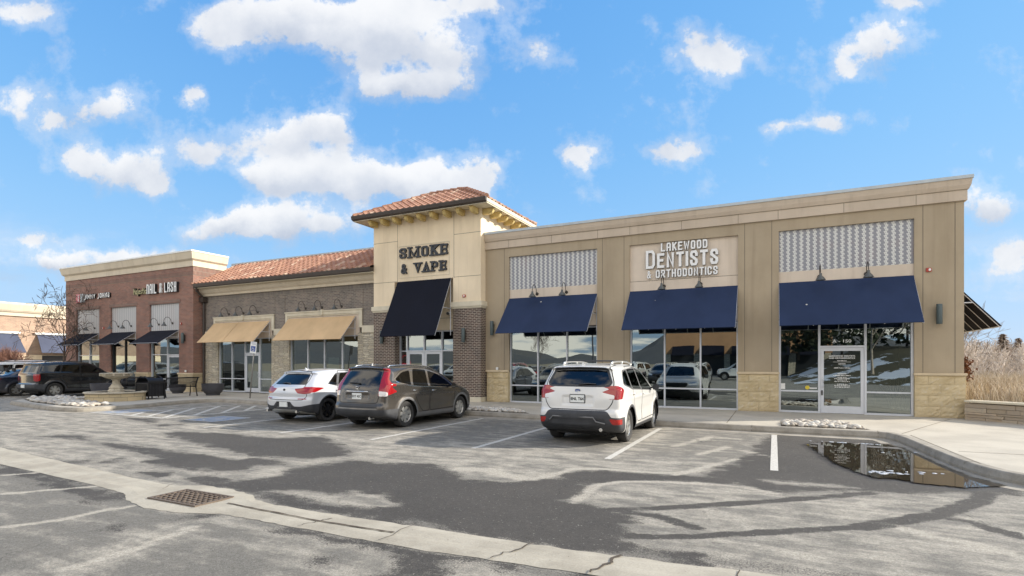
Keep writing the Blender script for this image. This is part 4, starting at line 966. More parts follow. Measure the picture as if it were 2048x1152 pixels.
b = MB(); b.lathe([(0, 0), (.05, 0), (.06, -.06), (.045, -.065), (0, -.05)], c=(-12.03, 18.79, 3.72), axis='y', n=12); b.build('lens', 'shade_grey', cam_, smooth=40)
# neon sign in the tower window
m = MT('neon_red', (.5, .02, .04), .4); m.set('Emission Color', (1, .03, .06, 1)); m.set('Emission Strength', .9)
ne = thing('neon_open_sign', 'red neon sign inside the window left of the tower doors', 'neon sign', (-14.42, 19.08, 1.62))
a = MB(); a.tube([(-14.42 + .27*math.cos(t*math.pi/12), 19.09, 1.66 + .36*math.sin(t*math.pi/12)) for t in range(25)], .012, 5, cap=False); a.build('ring', 'neon_red', ne, smooth=True)
text_mesh('open', .19, 'lettering', 'neon_red', (-14.42, 19.09, 1.6), ne, depth=.006)

# ---------------- middle stone building ----------------
mb_ = thing('stone_storefront', 'low grey brick and ledge stone storefront with tiled roof', 'building', (-21.7, 19.0, G0))
MX0, MX1 = -27.75, -15.75
w = MB(); wall_cells(w, 19.0, 19.4, (MX0 + .04, MX1), (3.38, 5.26), [(-26.72, -22.53, 3, 3.88), (-21.38, -16.91, 3, 3.92)]); w.build('brick_wall', 'brick_grey', mb_)
w = MB(); w.box(MX0 + .04, MX1, 18.992, 19.0, 5.04, 5.26); w.build('soldier_course', 'brick_soldier_grey', mb_)
w = MB()
for a, b in ((MX0 + .04, -26.6), (-22.55, -21.32), (-17.0, MX1)): w.box(a, b, 18.985, 19.4, .36, 3.06)
w.build_split('ledge_stone_pier', 'ledge_stone', mb_)
w = MB()
for a, b in ((MX0 + .04, -26.6), (-22.55, -21.32), (-17.0, MX1)): w.box(a, b, 18.96, 19.4, G0, .36)
w.build_split('plinth', 'cap_cream', mb_)
w = MB()
for a, b in ((MX0 + .04, -26.9), (-22.36, -21.56), (-16.73, MX1)): w.box(a, b, 18.94, 19.4, 3.061, 3.375)
w.build_split('stone_band', 'cap_cream', mb_)
w = MB()
for a, b, t in ((-26.9, -22.36, 4.06), (-21.56, -16.73, 4.11)):
    w.box(a, a + .14, 18.95, 19.1, 3.3, t - .14); w.box(b - .14, b, 18.95, 19.1, 3.3, t - .14); w.box(a, b, 18.95, 19.1, t - .14, t)
    w.box(a + .14, a + .2, 18.98, 19.1, 3.3, t - .2); w.box(b - .2, b - .14, 18.98, 19.1, 3.3, t - .2); w.box(a + .14, b - .14, 18.98, 19.1, t - .2, t - .141)
    w.box(a - .03, b + .03, 18.92, 19.0, t + .001, t + .05); w.box((a+b)/2 - .07, (a+b)/2 + .07, 18.91, 19.02, t - .16, t + .09)
w.build_split('window_surround', 'cap_cream', mb_)
w = MB()
for a, b, t in ((-26.7, -22.56, 3.87), (-21.36, -16.93, 3.92)): w.box(a, b, 19.02, 19.12, 2.97, t)
w.build_split('panel', 'stucco_beige', mb_)
storefront(mb_, 19.12, -26.6, -22.55, .18, 2.97, (-25.6, -24.6, -23.5), {0: [.87], 1: [.87], 3: [.87]}, door=2, doortop=2.16, handle='right')
storefront(mb_, 19.12, -21.32, -17.0, .18, 2.97, (-20.18, -19.12, -18.01), {0: [.87], 1: [.87], 2: [.87], 3: [.87]})
wl = [o for o in mb_.children if o.name.startswith('window') and 'surround' not in o.name][-1]
w = MB(); w.box(-18.95, -18.3, 19.16, 19.17, 1.35, 1.95); w.build('poster', 'poster_green', wl)
interior(mb_, -27.5, -15.9, 19.25, 26, G0 + .006, 3.4, 3)
w = MB(); PRM = [(0, 5.262), (.10, 5.262), (.12, 5.36), (.22, 5.44), (.30, 5.55), (.30, 5.64), (0, 5.64)]; cornice(w, PRM, MX0 + .02, MX1 - .0, 19.0); w.build('cornice', 'cornice_cream', mb_)
w = MB(); w.box(MX0 + .02, MX1, 18.45, 19.1, 5.642, 5.68); w.build('soffit', 'cap_cream', mb_)
w = MB(); w.prism([(18.46, 5.66), (18.36, 5.70), (18.33, 5.84), (18.33, 5.86), (18.46, 5.86)], 'x', -27.7, MX1); w.build('gutter', 'gutter', mb_)
w = MB(); s_ = Vector((0, 2.9, 1.52)); tiles(w, (-27.9, 18.36, 5.84), (1, 0, 0), s_, 12.15, s_.length, 0, 0); w.build('roof_tiles', 'roof_tile', mb_, smooth=40, fix=False)
w = MB(); w.prism([(18.46, 5.69), (18.46, 5.83), (21.26, 7.34), (21.26, 5.69)], 'x', -27.9, MX1); w.box(-27.9, MX1, 21.30, 30, 5.3, 7.2); w.build('roof_deck', 'gutter', mb_)
w = MB(); w.box(-28.5, MX1, 21.2, 21.32, 7.28, 7.47); w.build('ridge_flashing', 'coping', mb_)
w = MB(); w.tube([(-27.55, 18.42, 5.7), (-27.55, 18.46, 5.5), (-27.6, 18.86, 5.2), (-27.62, 18.9, 5.0), (-27.62, 18.9, .3), (-27.62, 18.8, .2)], .055, 8); w.box(-27.75, -27.42, 18.7, 18.98, 4.95, 5.2); w.build('downspout', 'gutter', mb_, smooth=40)
joints(mb_, 18.995, [(-22.32, 3.4, 5.03), (-21.62, 3.4, 5.03), (-16.69, 3.4, 5.03), (-26.95, 3.4, 4.1)])
awning('left tan awning with a seam, over the stone storefront door', -26.87, -22.66, 18.98, 3.78, 18.0, 2.735, 'fabric_tan', group='tan awnings', seam=.46)
awning('right tan awning without a seam, beside the tower', -21.35, -17.12, 18.98, 3.83, 18.0, 2.745, 'fabric_tan', group='tan awnings')
for k, (x, z) in enumerate(((-25.73, 4.24), (-24.61, 4.25), (-23.56, 4.26), (-20.23, 4.3), (-19.18, 4.3), (-17.97, 4.3))):
    lamp(x, 19.0, z, 'bronze gooseneck lamp on grey brick, %s above the %s tan awning' % (('left one of three', 'middle one of three', 'right one of three')[k % 3], 'seamed' if k < 3 else 'unseamed'), 'gooseneck lamps on the grey brick')

# ---------------- left red brick building ----------------
lb = thing('brick_corner_building', 'red brick corner building with cream cornice and three black awnings', 'building', (-34, 18.4, G0))
LX0, LX1, LY = -40.3, -27.76, 18.4
LO_ = [(-39.1, -36.58), (-35.38, -32.84), (-31.58, -28.95)]
w = MB(); wall_cells(w, LY, LY + .45, (LX0, LX1), (1.15, 6.84), [(a, b, 0, 4.95) for a, b in LO_]); w.box(LX1 - .4, LX1, LY + .45, 30, 1.15, 6.84); w.box(LX0, LX0+.4, LY + .45, 30, .15, 6.84); w.build('brick_wall', 'brick_red', lb)
w = MB(); w.box(LX0, LX1, LY - .012, LY, 6.38, 6.58); w.box(LX1, LX1 + .012, LY, 22, 6.38, 6.84)
w.build('soldier_course', 'brick_soldier', lb)
w = MB()
for a, b in LO_: w.box(a - .1, b + .1, LY - .02, LY, 4.952, 5.13)
w.build_split('lintel', 'dark_lintel' if 'dark_lintel' in MATS else 'brick_soldier', lb)
w = MB(); PL = [(LX0, -39.1), (-36.58, -35.38), (-32.84, -31.58), (-28.95, LX1)]
for a, b in PL: w.box(a, b, LY - .05, LY + .45, G0, 1.08)
w.box(LX1, LX1 + .05, LY - .05, 19.0, G0, 1.08)
w.build_split('stone_base', 'split_face', lb)
w = MB()
for a, b in PL: w.box(a - .03, b + .03, LY - .09, LY + .3, 1.081, 1.16)
w.box(LX1 + .031, LX1 + .09, LY - .09, 19.0, 1.081, 1.16); w.build_split('base_cap', 'stone_cap', lb)
for a, b in LO_: w = MB(); w.box(a, b, LY + .08, LY + .3, 3.46, 4.95); w.build('mosaic_panel', 'mosaic_light', lb)
w = MB()
for a, b in LO_: w.box(a, b, LY + .05, LY + .32, 3.05, 3.455)
w.build_split('band', 'stucco_beige', lb)
PRL = [(0, 6.84), (.05, 6.84), (.05, 7.13), (.08, 7.15), (.16, 7.22), (.20, 7.40), (.24, 7.58), (-.3, 7.58), (-.3, 6.84)]
w = MB(); cornice(w, PRL, LX0, LX1, LY, 22, 20.3); w.build('cornice', 'cornice_cream', lb)
w = MB(); cornice(w, [(.265, 7.575), (.265, 7.65), (-.32, 7.66), (-.32, 7.585)], LX0, LX1, LY, 22, 20.3); w.build('coping', 'white_plastic', lb)
w = MB(); w.box(LX0 + .4, LX1 - .4, LY + .4, 30, 6.2, 6.4); w.build('roof', 'interior_wall', lb)
storefront(lb, LY + .14, -39.1, -36.58, G0, 3.06, (-37.8,), {0: [.8, 2.15], 1: [.8, 2.15]})
storefront(lb, LY + .14, -35.38, -32.84, G0, 3.06, (-34.1,), {0: [.8], 1: [.8]}, frame='dark_frame')
storefront(lb, LY + .14, -31.58, -28.95, G0, 3.06, (-30.12,), {0: [.8, 2.15]}, door=1, doortop=2.1, handle='right')
interior(lb, -40, -28.2, LY + .3, 25, G0 + .007, 3.4, 4)
for (a, b), l in zip(LO_, ('small black awning half hidden by the bare tree', 'middle small black awning on the red brick building', 'small black awning over the nail salon door')):
    awning(l, a + .05, b - .08, LY + .045, 3.47, 17.3, 2.73, 'fabric_black', ribs=3, group='small black awnings on red brick')
for x, z, l in ((-30.84, 3.83, 'left of two above the nail salon awning'), (-29.63, 3.86, 'right of two above the nail salon awning'), (-34.72, 3.83, 'left of two above the middle black awning'), (-33.45, 3.82, 'right of two above the middle black awning'), (-37.2, 3.8, 'right of two among the tree branches'), (-38.4, 3.77, 'left of two among the tree branches')):
    lamp(x, LY + .08, z, 'dark gooseneck lamp on red brick, ' + l, 'gooseneck lamps on the red brick')
sconce(-28.45, LY, 3.02, 'dark cylinder light at the red brick corner', 'cylinder wall lights')
strobe(-28.75, LY, 3.81, 'red fire alarm strobe beside the nail salon awning')
strobe(-36.1, LY, 3.77, 'red fire alarm strobe between the two left black awnings')
# ---------------- signs ----------------
# stroke letters: polylines in a unit box; closed ones end on their first point
GLY = {
 'A': [[(0,0),(0,.82),(.16,1),(.84,1),(1,.82),(1,0)], [(0,.42),(1,.42)]],
 'C': [[(1,.74),(1,.85),(.82,1),(.18,1),(0,.85),(0,.15),(.18,0),(.82,0),(1,.15),(1,.26)]],
 'D': [[(0,0),(0,1),(.78,1),(1,.85),(1,.15),(.78,0),(0,0)]],
 'E': [[(1,1),(0,1),(0,0),(1,0)], [(0,.52),(.8,.52)]],
 'H': [[(0,0),(0,1)], [(1,0),(1,1)], [(0,.5),(1,.5)]],
 'I': [[(.5,0),(.5,1)]],
 'J': [[(1,1),(1,.12),(.8,-.12),(.1,-.2)]],
 'K': [[(0,0),(0,1)], [(1,1),(0,.46)], [(.3,.6),(1,0)]],
 'L': [[(0,1),(0,0),(1,0)]],
 'M': [[(0,0),(0,1),(.5,.35),(1,1),(1,0)]],
 'N': [[(0,0),(0,1),(1,0),(1,1)]],
 'n': [[(0,0),(0,1),(.8,1),(1,.86),(1,0)]],
 'O': [[(.2,0),(0,.15),(0,.85),(.2,1),(.8,1),(1,.85),(1,.15),(.8,0),(.2,0)]],
 'P': [[(0,0),(0,1),(.8,1),(1,.86),(1,.56),(.8,.44),(0,.44)]],
 'R': [[(0,0),(0,1),(.8,1),(1,.86),(1,.6),(.8,.48),(0,.48)], [(.45,.48),(1,0)]],
 'S': [[(1,.74),(1,.86),(.82,1),(.18,1),(0,.86),(0,.68),(1,.34),(1,.14),(.82,0),(.18,0),(0,.14),(0,.26)]],
 'T': [[(0,1),(1,1)], [(.5,1),(.5,0)]],
 'V': [[(0,1),(.5,0),(1,1)]],
 'W': [[(0,1),(.22,0),(.5,.8),(.78,0),(1,1)]],
 'Y': [[(0,1),(.5,.45),(1,1)], [(.5,.45),(.5,0)]],
 '&': [[(1,.0),(.12,.78),(.12,.9),(.3,1),(.6,1),(.75,.88),(.75,.74),(.05,.36),(.0,.16),(.2,0),(.55,0),(1,.42)]],
 "'": [[(.5,1),(.4,.74)]],
 'j': [[(.6,.66),(.6,-.15),(.4,-.3),(0,-.2)], [(.6,.86),(.62,.92)]],
 'a': [[(.9,.6),(.9,0)], [(.9,.6),(.2,.6),(0,.4),(0,.15),(.2,0),(.9,.06)]],
 'e': [[(0,.3),(1,.38),(.8,.6),(.2,.6),(0,.4),(0,.15),(.25,0),(.95,.1)]],
 's': [[(.9,.55),(.3,.62),(.2,.42),(.8,.22),(.7,0),(0,.05)]],
 't': [[(.5,1),(.4,.1),(.7,0)], [(0,.62),(1,.66)]],
 'i': [[(.5,.6),(.5,0)], [(.5,.82),(.52,.88)]],
 'c': [[(.95,.5),(.6,.62),(.15,.55),(0,.3),(.15,.05),(.6,0),(.95,.1)]],
 'g': [[(.9,.6),(.2,.6),(0,.4),(.1,.1),(.9,.15)], [(.9,.6),(.9,-.2),(.6,-.35),(.1,-.25)]],
}
SER_A = [[(0,0),(.5,1),(1,0)], [(.2,.34),(.8,.34)]]
AMP = []
SER_M = [[(0,0),(0,1),(.5,.08),(1,1),(1,0)]]
NARROW = {'I': .22, "'": .2, 'i': .25, 'j': .5}
def ribbon(mb, pts, hw, y0, y1, hz=None):
    """mitred stroke in the xz plane between depths y0 (front) and y1"""
    hz = hz or hw
    P = [Vector(p) for p in pts]; closed = (P[0] - P[-1]).length < 1e-6
    if closed: P = P[:-1]
    n = len(P); Lf, Rt = [], []
    for i in range(n):
        a = P[i-1] if (closed or i > 0) else None; b = P[(i+1) % n] if (closed or i < n-1) else None
        p = P[i].copy()
        if a is None: t = (b - p).normalized(); nn = Vector((-t.y, t.x)); m_ = 1; p = p - t * hw * .98
        elif b is None: t = (p - a).normalized(); nn = Vector((-t.y, t.x)); m_ = 1; p = p + t * hw * .98
        else:
            t1 = (p - a).normalized(); t2 = (b - p).normalized(); t = (t1 + t2); t = t.normalized() if t.length > 1e-3 else t1
            nn = Vector((-t.y, t.x)); m_ = min(2.2, 1 / max(.3, nn.dot(Vector((-t1.y, t1.x)))))
        of = Vector((nn.x * hw, nn.y * hz)) * m_; Lf.append(p + of); Rt.append(p - of)
    o = len(mb.v)
    for l, r in zip(Lf, Rt): mb.v += [(l.x, y0, l.y), (r.x, y0, r.y), (l.x, y1, l.y), (r.x, y1, r.y)]
    m = n if closed else n - 1
    for i in range(m):
        a, b = o + 4*i, o + 4*((i+1) % n)
        mb.f += [(a, a+1, b+1, b), (a, b, b+2, a+2), (a+1, a+3, b+3, b+1)]; mb.mi += [0, 1, 1]
    if not closed:
        for a in (o, o + 4*(n-1)): mb.f.append((a, a+2, a+3, a+1)); mb.mi.append(1)
def word(mb, txt, x0, x1, z0, z1, sw, y, depth, first_big=None, gap=.28, serif=None):
    """lettering between x0..x1; sw stroke width; serif = thin stroke width"""
    ws = [(.55 if c == ' ' else NARROW.get(c, 1.0) * ((1.5 if serif else 1.25) if c in 'MW' else 1)) for c in txt]
    if first_big: ws[0] = 1.25
    tot = sum(ws) + gap * (len(txt) - 1); u = (x1 - x0) / tot; x = x0; k = 0
    for i, c in enumerate(txt):
        w_ = ws[i] * u
        if c != ' ':
            h = (z1 - z0) * (first_big if (first_big and i == 0) else 1)
            hw = sw / 2; hx = hw
            if c == '&':
                AMP.append((x, x + w_, z0, z0 + h, y - depth)); x += w_ + gap * u; continue
            for st_ in (SER_A if (serif and c == 'A') else SER_M if (serif and c == 'M') else GLY[c]):
                pts = [(x + hx + (w_ - 2*hx) * px, z0 + hw + (h - 2*hw) * pz) for px, pz in st_]
                k += 1; ribbon(mb, pts, hw * (.9 if c in '&' else 1), y - depth - .0006 * (k % 5), y, (serif * .62) if serif else None)
            if serif:
                SF = {'M': [(0, 0), (1, 0), (0, 1), (1, 1)], 'K': [(0, 0), (0, 1), (1, 1), (1, 0)], 'V': [(0, 1), (1, 1)], 'A': [(0, 0), (1, 0)], 'P': [(0, 0), (0, 1)], 'E': [(0, 0), (0, 1)]}
                for px, pz in SF.get(c, []):
                    cx = x + hx + (w_ - 2*hx) * px; cz = z0 + serif / 2 + (h - serif) * pz; k += 1
                    ribbon(mb, [(cx - sw * .95, cz), (cx + sw * .95, cz)], serif / 2, y - depth - .0006 * (k % 5) - .003, y)
                if c == 'E':
                    for cz, dz in ((z0 + serif, .22), (z1 - serif, -.22)): ribbon(mb, [(x + w_ - serif, cz), (x + w_ - serif, cz + dz * h)], serif / 2, y - depth - .004, y)
                if c == 'S':
                    ribbon(mb, [(x + w_ - serif, z1 - serif), (x + w_ - serif, z1 - .3 * h)], serif / 2, y - depth - .004, y); ribbon(mb, [(x + serif, z0 + serif), (x + serif, z0 + .3 * h)], serif / 2, y - depth - .004, y)
        x += w_ + gap * u
def amps(parent, mat, off):
    while AMP:
        xa, xb, za, zb, yy = AMP.pop(); h = zb - za
        cu = bpy.data.curves.new('t', 'FONT'); cu.body = '&'; cu.size = 1; cu.extrude = .04; cu.offset = off; cu.resolution_u = 4
        o = bpy.data.objects.new('t', cu); me = bpy.data.meshes.new_from_object(o); bpy.data.objects.remove(o); bpy.data.curves.remove(cu)
        A = np.array([v.co[:] for v in me.vertices]); lo, hi = A.min(0), A.max(0)
        for v in me.vertices: q = v.co.copy(); v.co = (xa + (q.x-lo[0])/(hi[0]-lo[0])*(xb-xa), yy + .042 - q.z, za + (q.y-lo[1])/(hi[1]-lo[1])*h)
        me.name = 'ampersand'; me.materials.clear(); me.materials.append(MATS[mat]); link('ampersand', me, parent)
sg = thing('wall_sign', 'raised white block letters naming the dentists and orthodontics office', 'sign', (-2.8, 19.08, 5.2))
a = MB(); word(a, 'LAKEWOOD', -3.52, -2.0, 5.53, 5.82, .052, 19.08, .08); a.build('top_line', ['letter_white', 'shade_grey'], sg)
a = MB(); word(a, 'DENTISTS', -4.03, -1.66, 4.97, 5.475, .088, 19.08, .09, first_big=1.25); a.build('middle_line', ['letter_white', 'shade_grey'], sg)
a = MB(); word(a, '& ORTHODONTICS', -3.99, -1.68, 4.63, 4.905, .048, 19.08, .08); a.build('bottom_line', ['letter_white', 'shade_grey'], sg); amps(sg, 'letter_white', .015)
sg = thing('wall_sign', 'dark slate serif letters reading SMOKE & VAPE on the tower', 'sign', (-13.1, 18.6, 5.9))
a = MB(); word(a, 'SMOKE', -14.32, -11.90, 6.10, 6.56, .105, 18.6, .07, gap=.34, serif=.056); a.build('top_line', ['letter_slate', 'letter_side'], sg)
a = MB(); word(a, '& VAPE', -14.24, -11.96, 5.46, 5.88, .10, 18.6, .07, gap=.32, serif=.052); a.build('bottom_line', ['letter_slate', 'letter_side'], sg); amps(sg, 'letter_slate', .03)
sg = thing('wall_sign', 'white block letters reading NAIL & LASH beside a small gold script word', 'sign', (-30.8, 18.4, 5.8))
a = MB(); word(a, 'nAIL & LASH', -31.6, -28.95, 5.54, 6.08, .075, 18.4, .15, gap=.30)
[q.build('block_word', ['letter_white', 'letter_side'], sg) for q in a.pieces(.16)]; amps(sg, 'letter_white', .0)
a = MB(); word(a, 'Majestic', -32.9, -31.66, 5.58, 5.92, .038, 18.4, .12, gap=.22); a.build('script_line', ['letter_gold', 'letter_side'], sg)
sg = thing('wall_sign', "sandwich shop sign with red and white square and letters reading JIMMY JOHN'S", 'sign', (-37, 18.4, 5.7))
a = MB(); word(a, 'JIMMY JOHNS', -38.02, -35.32, 5.58, 5.86, .062, 18.4, .10, gap=.34); word(a, "'", -35.52, -35.4, 5.58, 5.86, .05, 18.4, .15); a.build('lettering', ['letter_white', 'letter_side'], sg)
a = MB(); a.box(-38.85, -38.42, 18.27, 18.4, 5.40, 5.92); a.build('red_panel', 'sign_red', sg)
a = MB(); a.box(-38.419, -38.08, 18.27, 18.4, 5.40, 5.92); a.build('grey_panel', 'coping', sg)
a = MB(); a.box(-38.62, -38.56, 18.262, 18.27, 5.44, 5.88); a.build('bar', 'letter_white', sg)
# ---------------- vehicles ----------------
def carpaint(name, col, metal=0.0, rough=.28, dirt=.25):
    m = MT(name, col, rough, metal); d = sstep(m.t, m.noise(3, 5, .6), .35, .75)
    z = nd(m.t, 'ShaderNodeSeparateXYZ', {0: m.co}).outputs[2]
    low = mth(m.t, 'MULTIPLY', sstep(m.t, z, 1.05, .3), mth(m.t, 'ADD', mth(m.t, 'MULTIPLY', d, .6), .4))
    f = mth(m.t, 'MULTIPLY', low, dirt)
    m.set('Base Color', mixc(m.t, f, (*col, 1), (.33, .29, .23, 1)))
    m.set('Roughness', mth(m.t, 'MULTIPLY_ADD', f, .5, rough)); m.set('Coat Weight', .8); m.set('Coat Roughness', .05); m.set('Metallic', mth(m.t, 'MULTIPLY', mth(m.t, 'SUBTRACT', 1.0, f), metal))
carpaint('paint_white', (.66, .655, .63), dirt=.18); carpaint('paint_pearl', (.58, .60, .63), .15, dirt=.2); carpaint('paint_brown', (.062, .055, .048), .5, .26, .22)
carpaint('paint_black', (.006, .007, .010), .2, .16, .05); carpaint('paint_navy', (.018, .024, .042), .3, .25, .25); carpaint('paint_silver', (.42, .44, .46), .6, .3, .3); carpaint('paint_red', (.28, .02, .02), .2, .25, .25)
plain('car_plastic', (.035, .037, .042), .6, 0, .2, 6); plain('car_plastic_grey', (.16, .16, .16), .5, .2, .1); plain('gap_dark', (.006, .006, .006), .8)
plain('tyre', (.030, .029, .028), .85, 0, .25, 8); plain('rim_silver', (.52, .52, .50), .3, .7); plain('rim_black', (.02, .02, .022), .3, .4); plain('chrome', (.70, .70, .70), .12, 1)
plain('underbody', (.012, .012, .012), .9); plain('well', (.01, .01, .01), .95); plain('seat_cloth', (.03, .03, .032), .9); plain('brake_disc', (.25, .23, .2), .4, .8)
m = MT('tail_red', (.42, .012, .015), .12); m.set('Coat Weight', .6); n = nd(m.t, 'ShaderNodeTexWave', {'Vector': m.co, 'Scale': 22.0, 'Distortion': .5}, bands_direction='Z').outputs['Fac']
m.set('Base Color', mixc(m.t, n, (.27, .006, .009, 1), (.36, .010, .012, 1)))
m = MT('lamp_clear', (.72, .70, .68), .1); m.set('Coat Weight', 1.0); plain('head_lamp', (.60, .63, .66), .08, .6); plain('reflector', (.34, .02, .016), .25)
plain('plate_white', (.72, .74, .72), .45, 0, .05)
def carglass(name, tint, base):
    m = MT(name); t = m.t
    tr = nd(t, 'ShaderNodeBsdfTransparent', {0: (*tint, 1)}); gl = nd(t, 'ShaderNodeBsdfGlossy', {0: (.62, .64, .66, 1), 'Roughness': .03})
    lw = nd(t, 'ShaderNodeFresnel', {'IOR': 1.5}).outputs[0]
    mx = nd(t, 'ShaderNodeMixShader', {0: mth(t, 'MULTIPLY_ADD', lw, 1.0, base, clamp=True), 1: tr.outputs[0], 2: gl.outputs[0]}); t.links.new(mx.outputs[0], m.out.inputs[0])
carglass('car_glass', (.04, .045, .05), .05); carglass('car_glass_front', (.30, .38, .35), .05)

def smax(a, b, k):
    h = np.maximum(k - np.abs(a - b), 0) / k
    return np.maximum(a, b) + h * h * k / 4
def spl(pts, x):
    return np.interp(x, [p[0] for p in pts], [p[1] for p in pts])
def rpoly(X, Y, pts, r=0.0):
    """signed distance to a polygon shrunk and rounded by r"""
    return seg_dist(X, Y, pts) if r == 0 else seg_dist(X, Y, pts)
def round_pts(pts, r=.05, n=3):
    """cut polygon corners with arcs"""
    out = []; m = len(pts)
    for i in range(m):
        p = Vector(pts[i]); a = Vector(pts[i-1]); b = Vector(pts[(i+1) % m]); rr = r
        if len(pts[i]) > 2: rr = pts[i][2]; p = Vector(pts[i][:2])
        a = Vector(pts[i-1][:2]); b = Vector(pts[(i+1) % m][:2])
        da, db_ = min(rr, (a-p).length*.48), min(rr, (b-p).length*.48)
        q0 = p + (a-p).normalized()*da; q1 = p + (b-p).normalized()*db_
        for k in range(n+1):
            t = k/n; out.append(tuple(q0*(1-t)**2 + p*2*t*(1-t) + q1*t*t))
    return out
class Car:
    def __init__(s, sp, h=.028):
        s.sp = sp; s.h = h
        s.prof = round_pts(sp['profile'], .08, 4)
        # tabulate the side-view distance field
        s.ty = np.arange(-.35, sp['L'] + .35, .02); s.tz = np.arange(-.1, sp['H'] + .35, .02)
        A, B = np.meshgrid(s.ty, s.tz, indexing='ij'); s.tab = seg_dist(A, B, s.prof)
    def side(s, y, z):
        u = np.clip((y - s.ty[0]) / .02, 0, len(s.ty) - 1.001); v = np.clip((z - s.tz[0]) / .02, 0, len(s.tz) - 1.001)
        i, j = u.astype(int), v.astype(int); fu, fv = u - i, v - j; T = s.tab
        return T[i, j]*(1-fu)*(1-fv) + T[i+1, j]*fu*(1-fv) + T[i, j+1]*(1-fu)*fv + T[i+1, j+1]*fu*fv
    def F(s, x, y, z):
        sp = s.sp; L, w = sp['L'], sp['W'] / 2; ax = np.abs(x) / w
        cr, cf = sp.get('curve_r', .16), sp.get('curve_f', .34)
        yy = y - cr * ax**2.6 * np.clip(1 - y / 1.1, 0, 1) + cf * ax**2.6 * np.clip((y - (L - 1.5)) / 1.5, 0, 1)
        zz = z + sp.get('crown', .05) * ax**2 * np.clip((z - .7) / .8, 0, 1)
        d1 = s.side(yy, zz)
        # half width
        tr = np.clip((.95 - y) / .95, 0, 1); tf = np.clip((y - (L - 1.15)) / 1.15, 0, 1)
        Wb = w * (1 - sp.get('taper_r', .06) * tr**2.2 - sp.get('taper_f', .12) * tf**2.2)
        zb = spl(sp['belt'], y)
        up = np.clip(z - zb + .03, 0, None); t1 = sp.get('tumble', .42)
        Wd = Wb - t1 * up * np.clip(up / .10, 0, 1) - .02 * np.clip((zb - z) / .5, 0, 1) * 0
        Wd = Wd - .018 * np.exp(-((z - sp.get('scallop', .62)) / .10)**2) * np.clip(1 - np.abs(y - L/2) / 1.3, 0, 1)
        Wd = Wd - .05 * np.clip((.42 - z) / .25, 0, 1)**1.5
        Wd = Wd + .014 * np.exp(-((z - sp.get('crease', .92)) / .035)**2) * np.clip(1.6 - np.abs(y - L/2) / 1.1, 0, 1)
        for yw in s.axles():
            r = np.sqrt((y - yw)**2 + (z - sp['R'])**2)
            Wd = Wd + sp.get('flare', .022) * np.exp(-((r - sp['Ra'] - .03) / .07)**2)
        d2 = np.abs(x) - Wd
        k = np.where(z > zb, sp.get('k_top', .13), sp.get('k_low', .10))
        f = smax(d1, d2, k)
        for g in sp.get('dents', []): f = f + g(x, y, z)
        return f
    def axles(s): return (s.sp['oh'], s.sp['oh'] + s.sp['wb'])
    def grad(s, P, e=.012):
        x, y, z = P[:, 0], P[:, 1], P[:, 2]
        g = np.stack([s.F(x+e, y, z) - s.F(x-e, y, z), s.F(x, y+e, z) - s.F(x, y-e, z), s.F(x, y, z+e) - s.F(x, y, z-e)], 1)
        return g / (np.linalg.norm(g, axis=1, keepdims=True) + 1e-9)
    def mesh(s):
        """surface nets on one half, mirrored"""
        h = s.h; sp = s.sp
        xs = np.arange(-h * 1.5, sp['W']/2 + .12, h); xs = xs - xs[1] - h/2 + 0.0
        xs = (np.arange(int((sp['W']/2 + .14) / h) + 2) - .5 - 1) * h
        ys = np.arange(-.12, sp['L'] + .12, h); zs = np.arange(.10, sp['H'] + .15, h)
        X, Y, Z = np.meshgrid(xs, ys, zs, indexing='ij'); V = s.F(X, Y, Z); ins = V < 0
        nx_, ny_, nz_ = V.shape; cnt = np.zeros((nx_-1, ny_-1, nz_-1)); sx = np.zeros(cnt.shape + (3,))
        base = np.stack([X, Y, Z], -1)
        cor = [(i, j, k) for i in (0, 1) for j in (0, 1) for k in (0, 1)]
        sl = lambda c: (slice(c[0], nx_-1+c[0]), slice(c[1], ny_-1+c[1]), slice(c[2], nz_-1+c[2]))
        for a in cor:
            for ax_ in range(3):
                if a[ax_]: continue
                b = list(a); b[ax_] = 1; b = tuple(b)
                va, vb = V[sl(a)], V[sl(b)]; cr = (va < 0) != (vb < 0)
                t = np.where(cr, va / np.where(cr, va - vb, 1), 0)[..., None]
                p = base[sl(a)] * (1 - t) + base[sl(b)] * t
                sx += np.where(cr[..., None], p, 0); cnt += cr
        act = cnt > 0; idx = -np.ones(act.shape, int); idx[act] = np.arange(act.sum())
        P = sx[act] / cnt[act][:, None]
        quads = []
        for ax_ in range(3):
            o1, o2 = [(1, 2), (2, 0), (0, 1)][ax_]
            A = [slice(1, -1)] * 3; 
            a0 = [slice(0, -1) if q == ax_ else slice(1, -1) for q in range(3)]; a1 = list(a0); a1[ax_] = slice(1, None)
            cr = ins[tuple(a0)] != ins[tuple(a1)]; flip = ins[tuple(a0)][cr]
            I = np.argwhere(cr); I = I + np.array([0 if q == ax_ else 1 for q in range(3)])
            def c(d1, d2):
                J = I.copy(); J[:, o1] -= d1; J[:, o2] -= d2; return idx[J[:, 0], J[:, 1], J[:, 2]]
            q = np.stack([c(1, 1), c(0, 1), c(0, 0), c(1, 0)], 1); q[~flip] = q[~flip][:, ::-1]; quads.append(q)
        Q = np.concatenate(quads); Q = Q[(Q >= 0).all(1)]
        # project to the surface
        for _ in range(2):
            f = s.F(P[:, 0], P[:, 1], P[:, 2])[:, None]; g = s.grad(P); P = P - g * np.clip(f, -h, h) * .8
        c = P[Q].mean(1); Q = Q[c[:, 0] > -1e-3]
        P[:, 0] = np.where(np.abs(P[:, 0]) < h * .6, 0, P[:, 0])
        T = np.concatenate([Q[:, [0, 1, 2]], Q[:, [0, 2, 3]]])
        return P, T
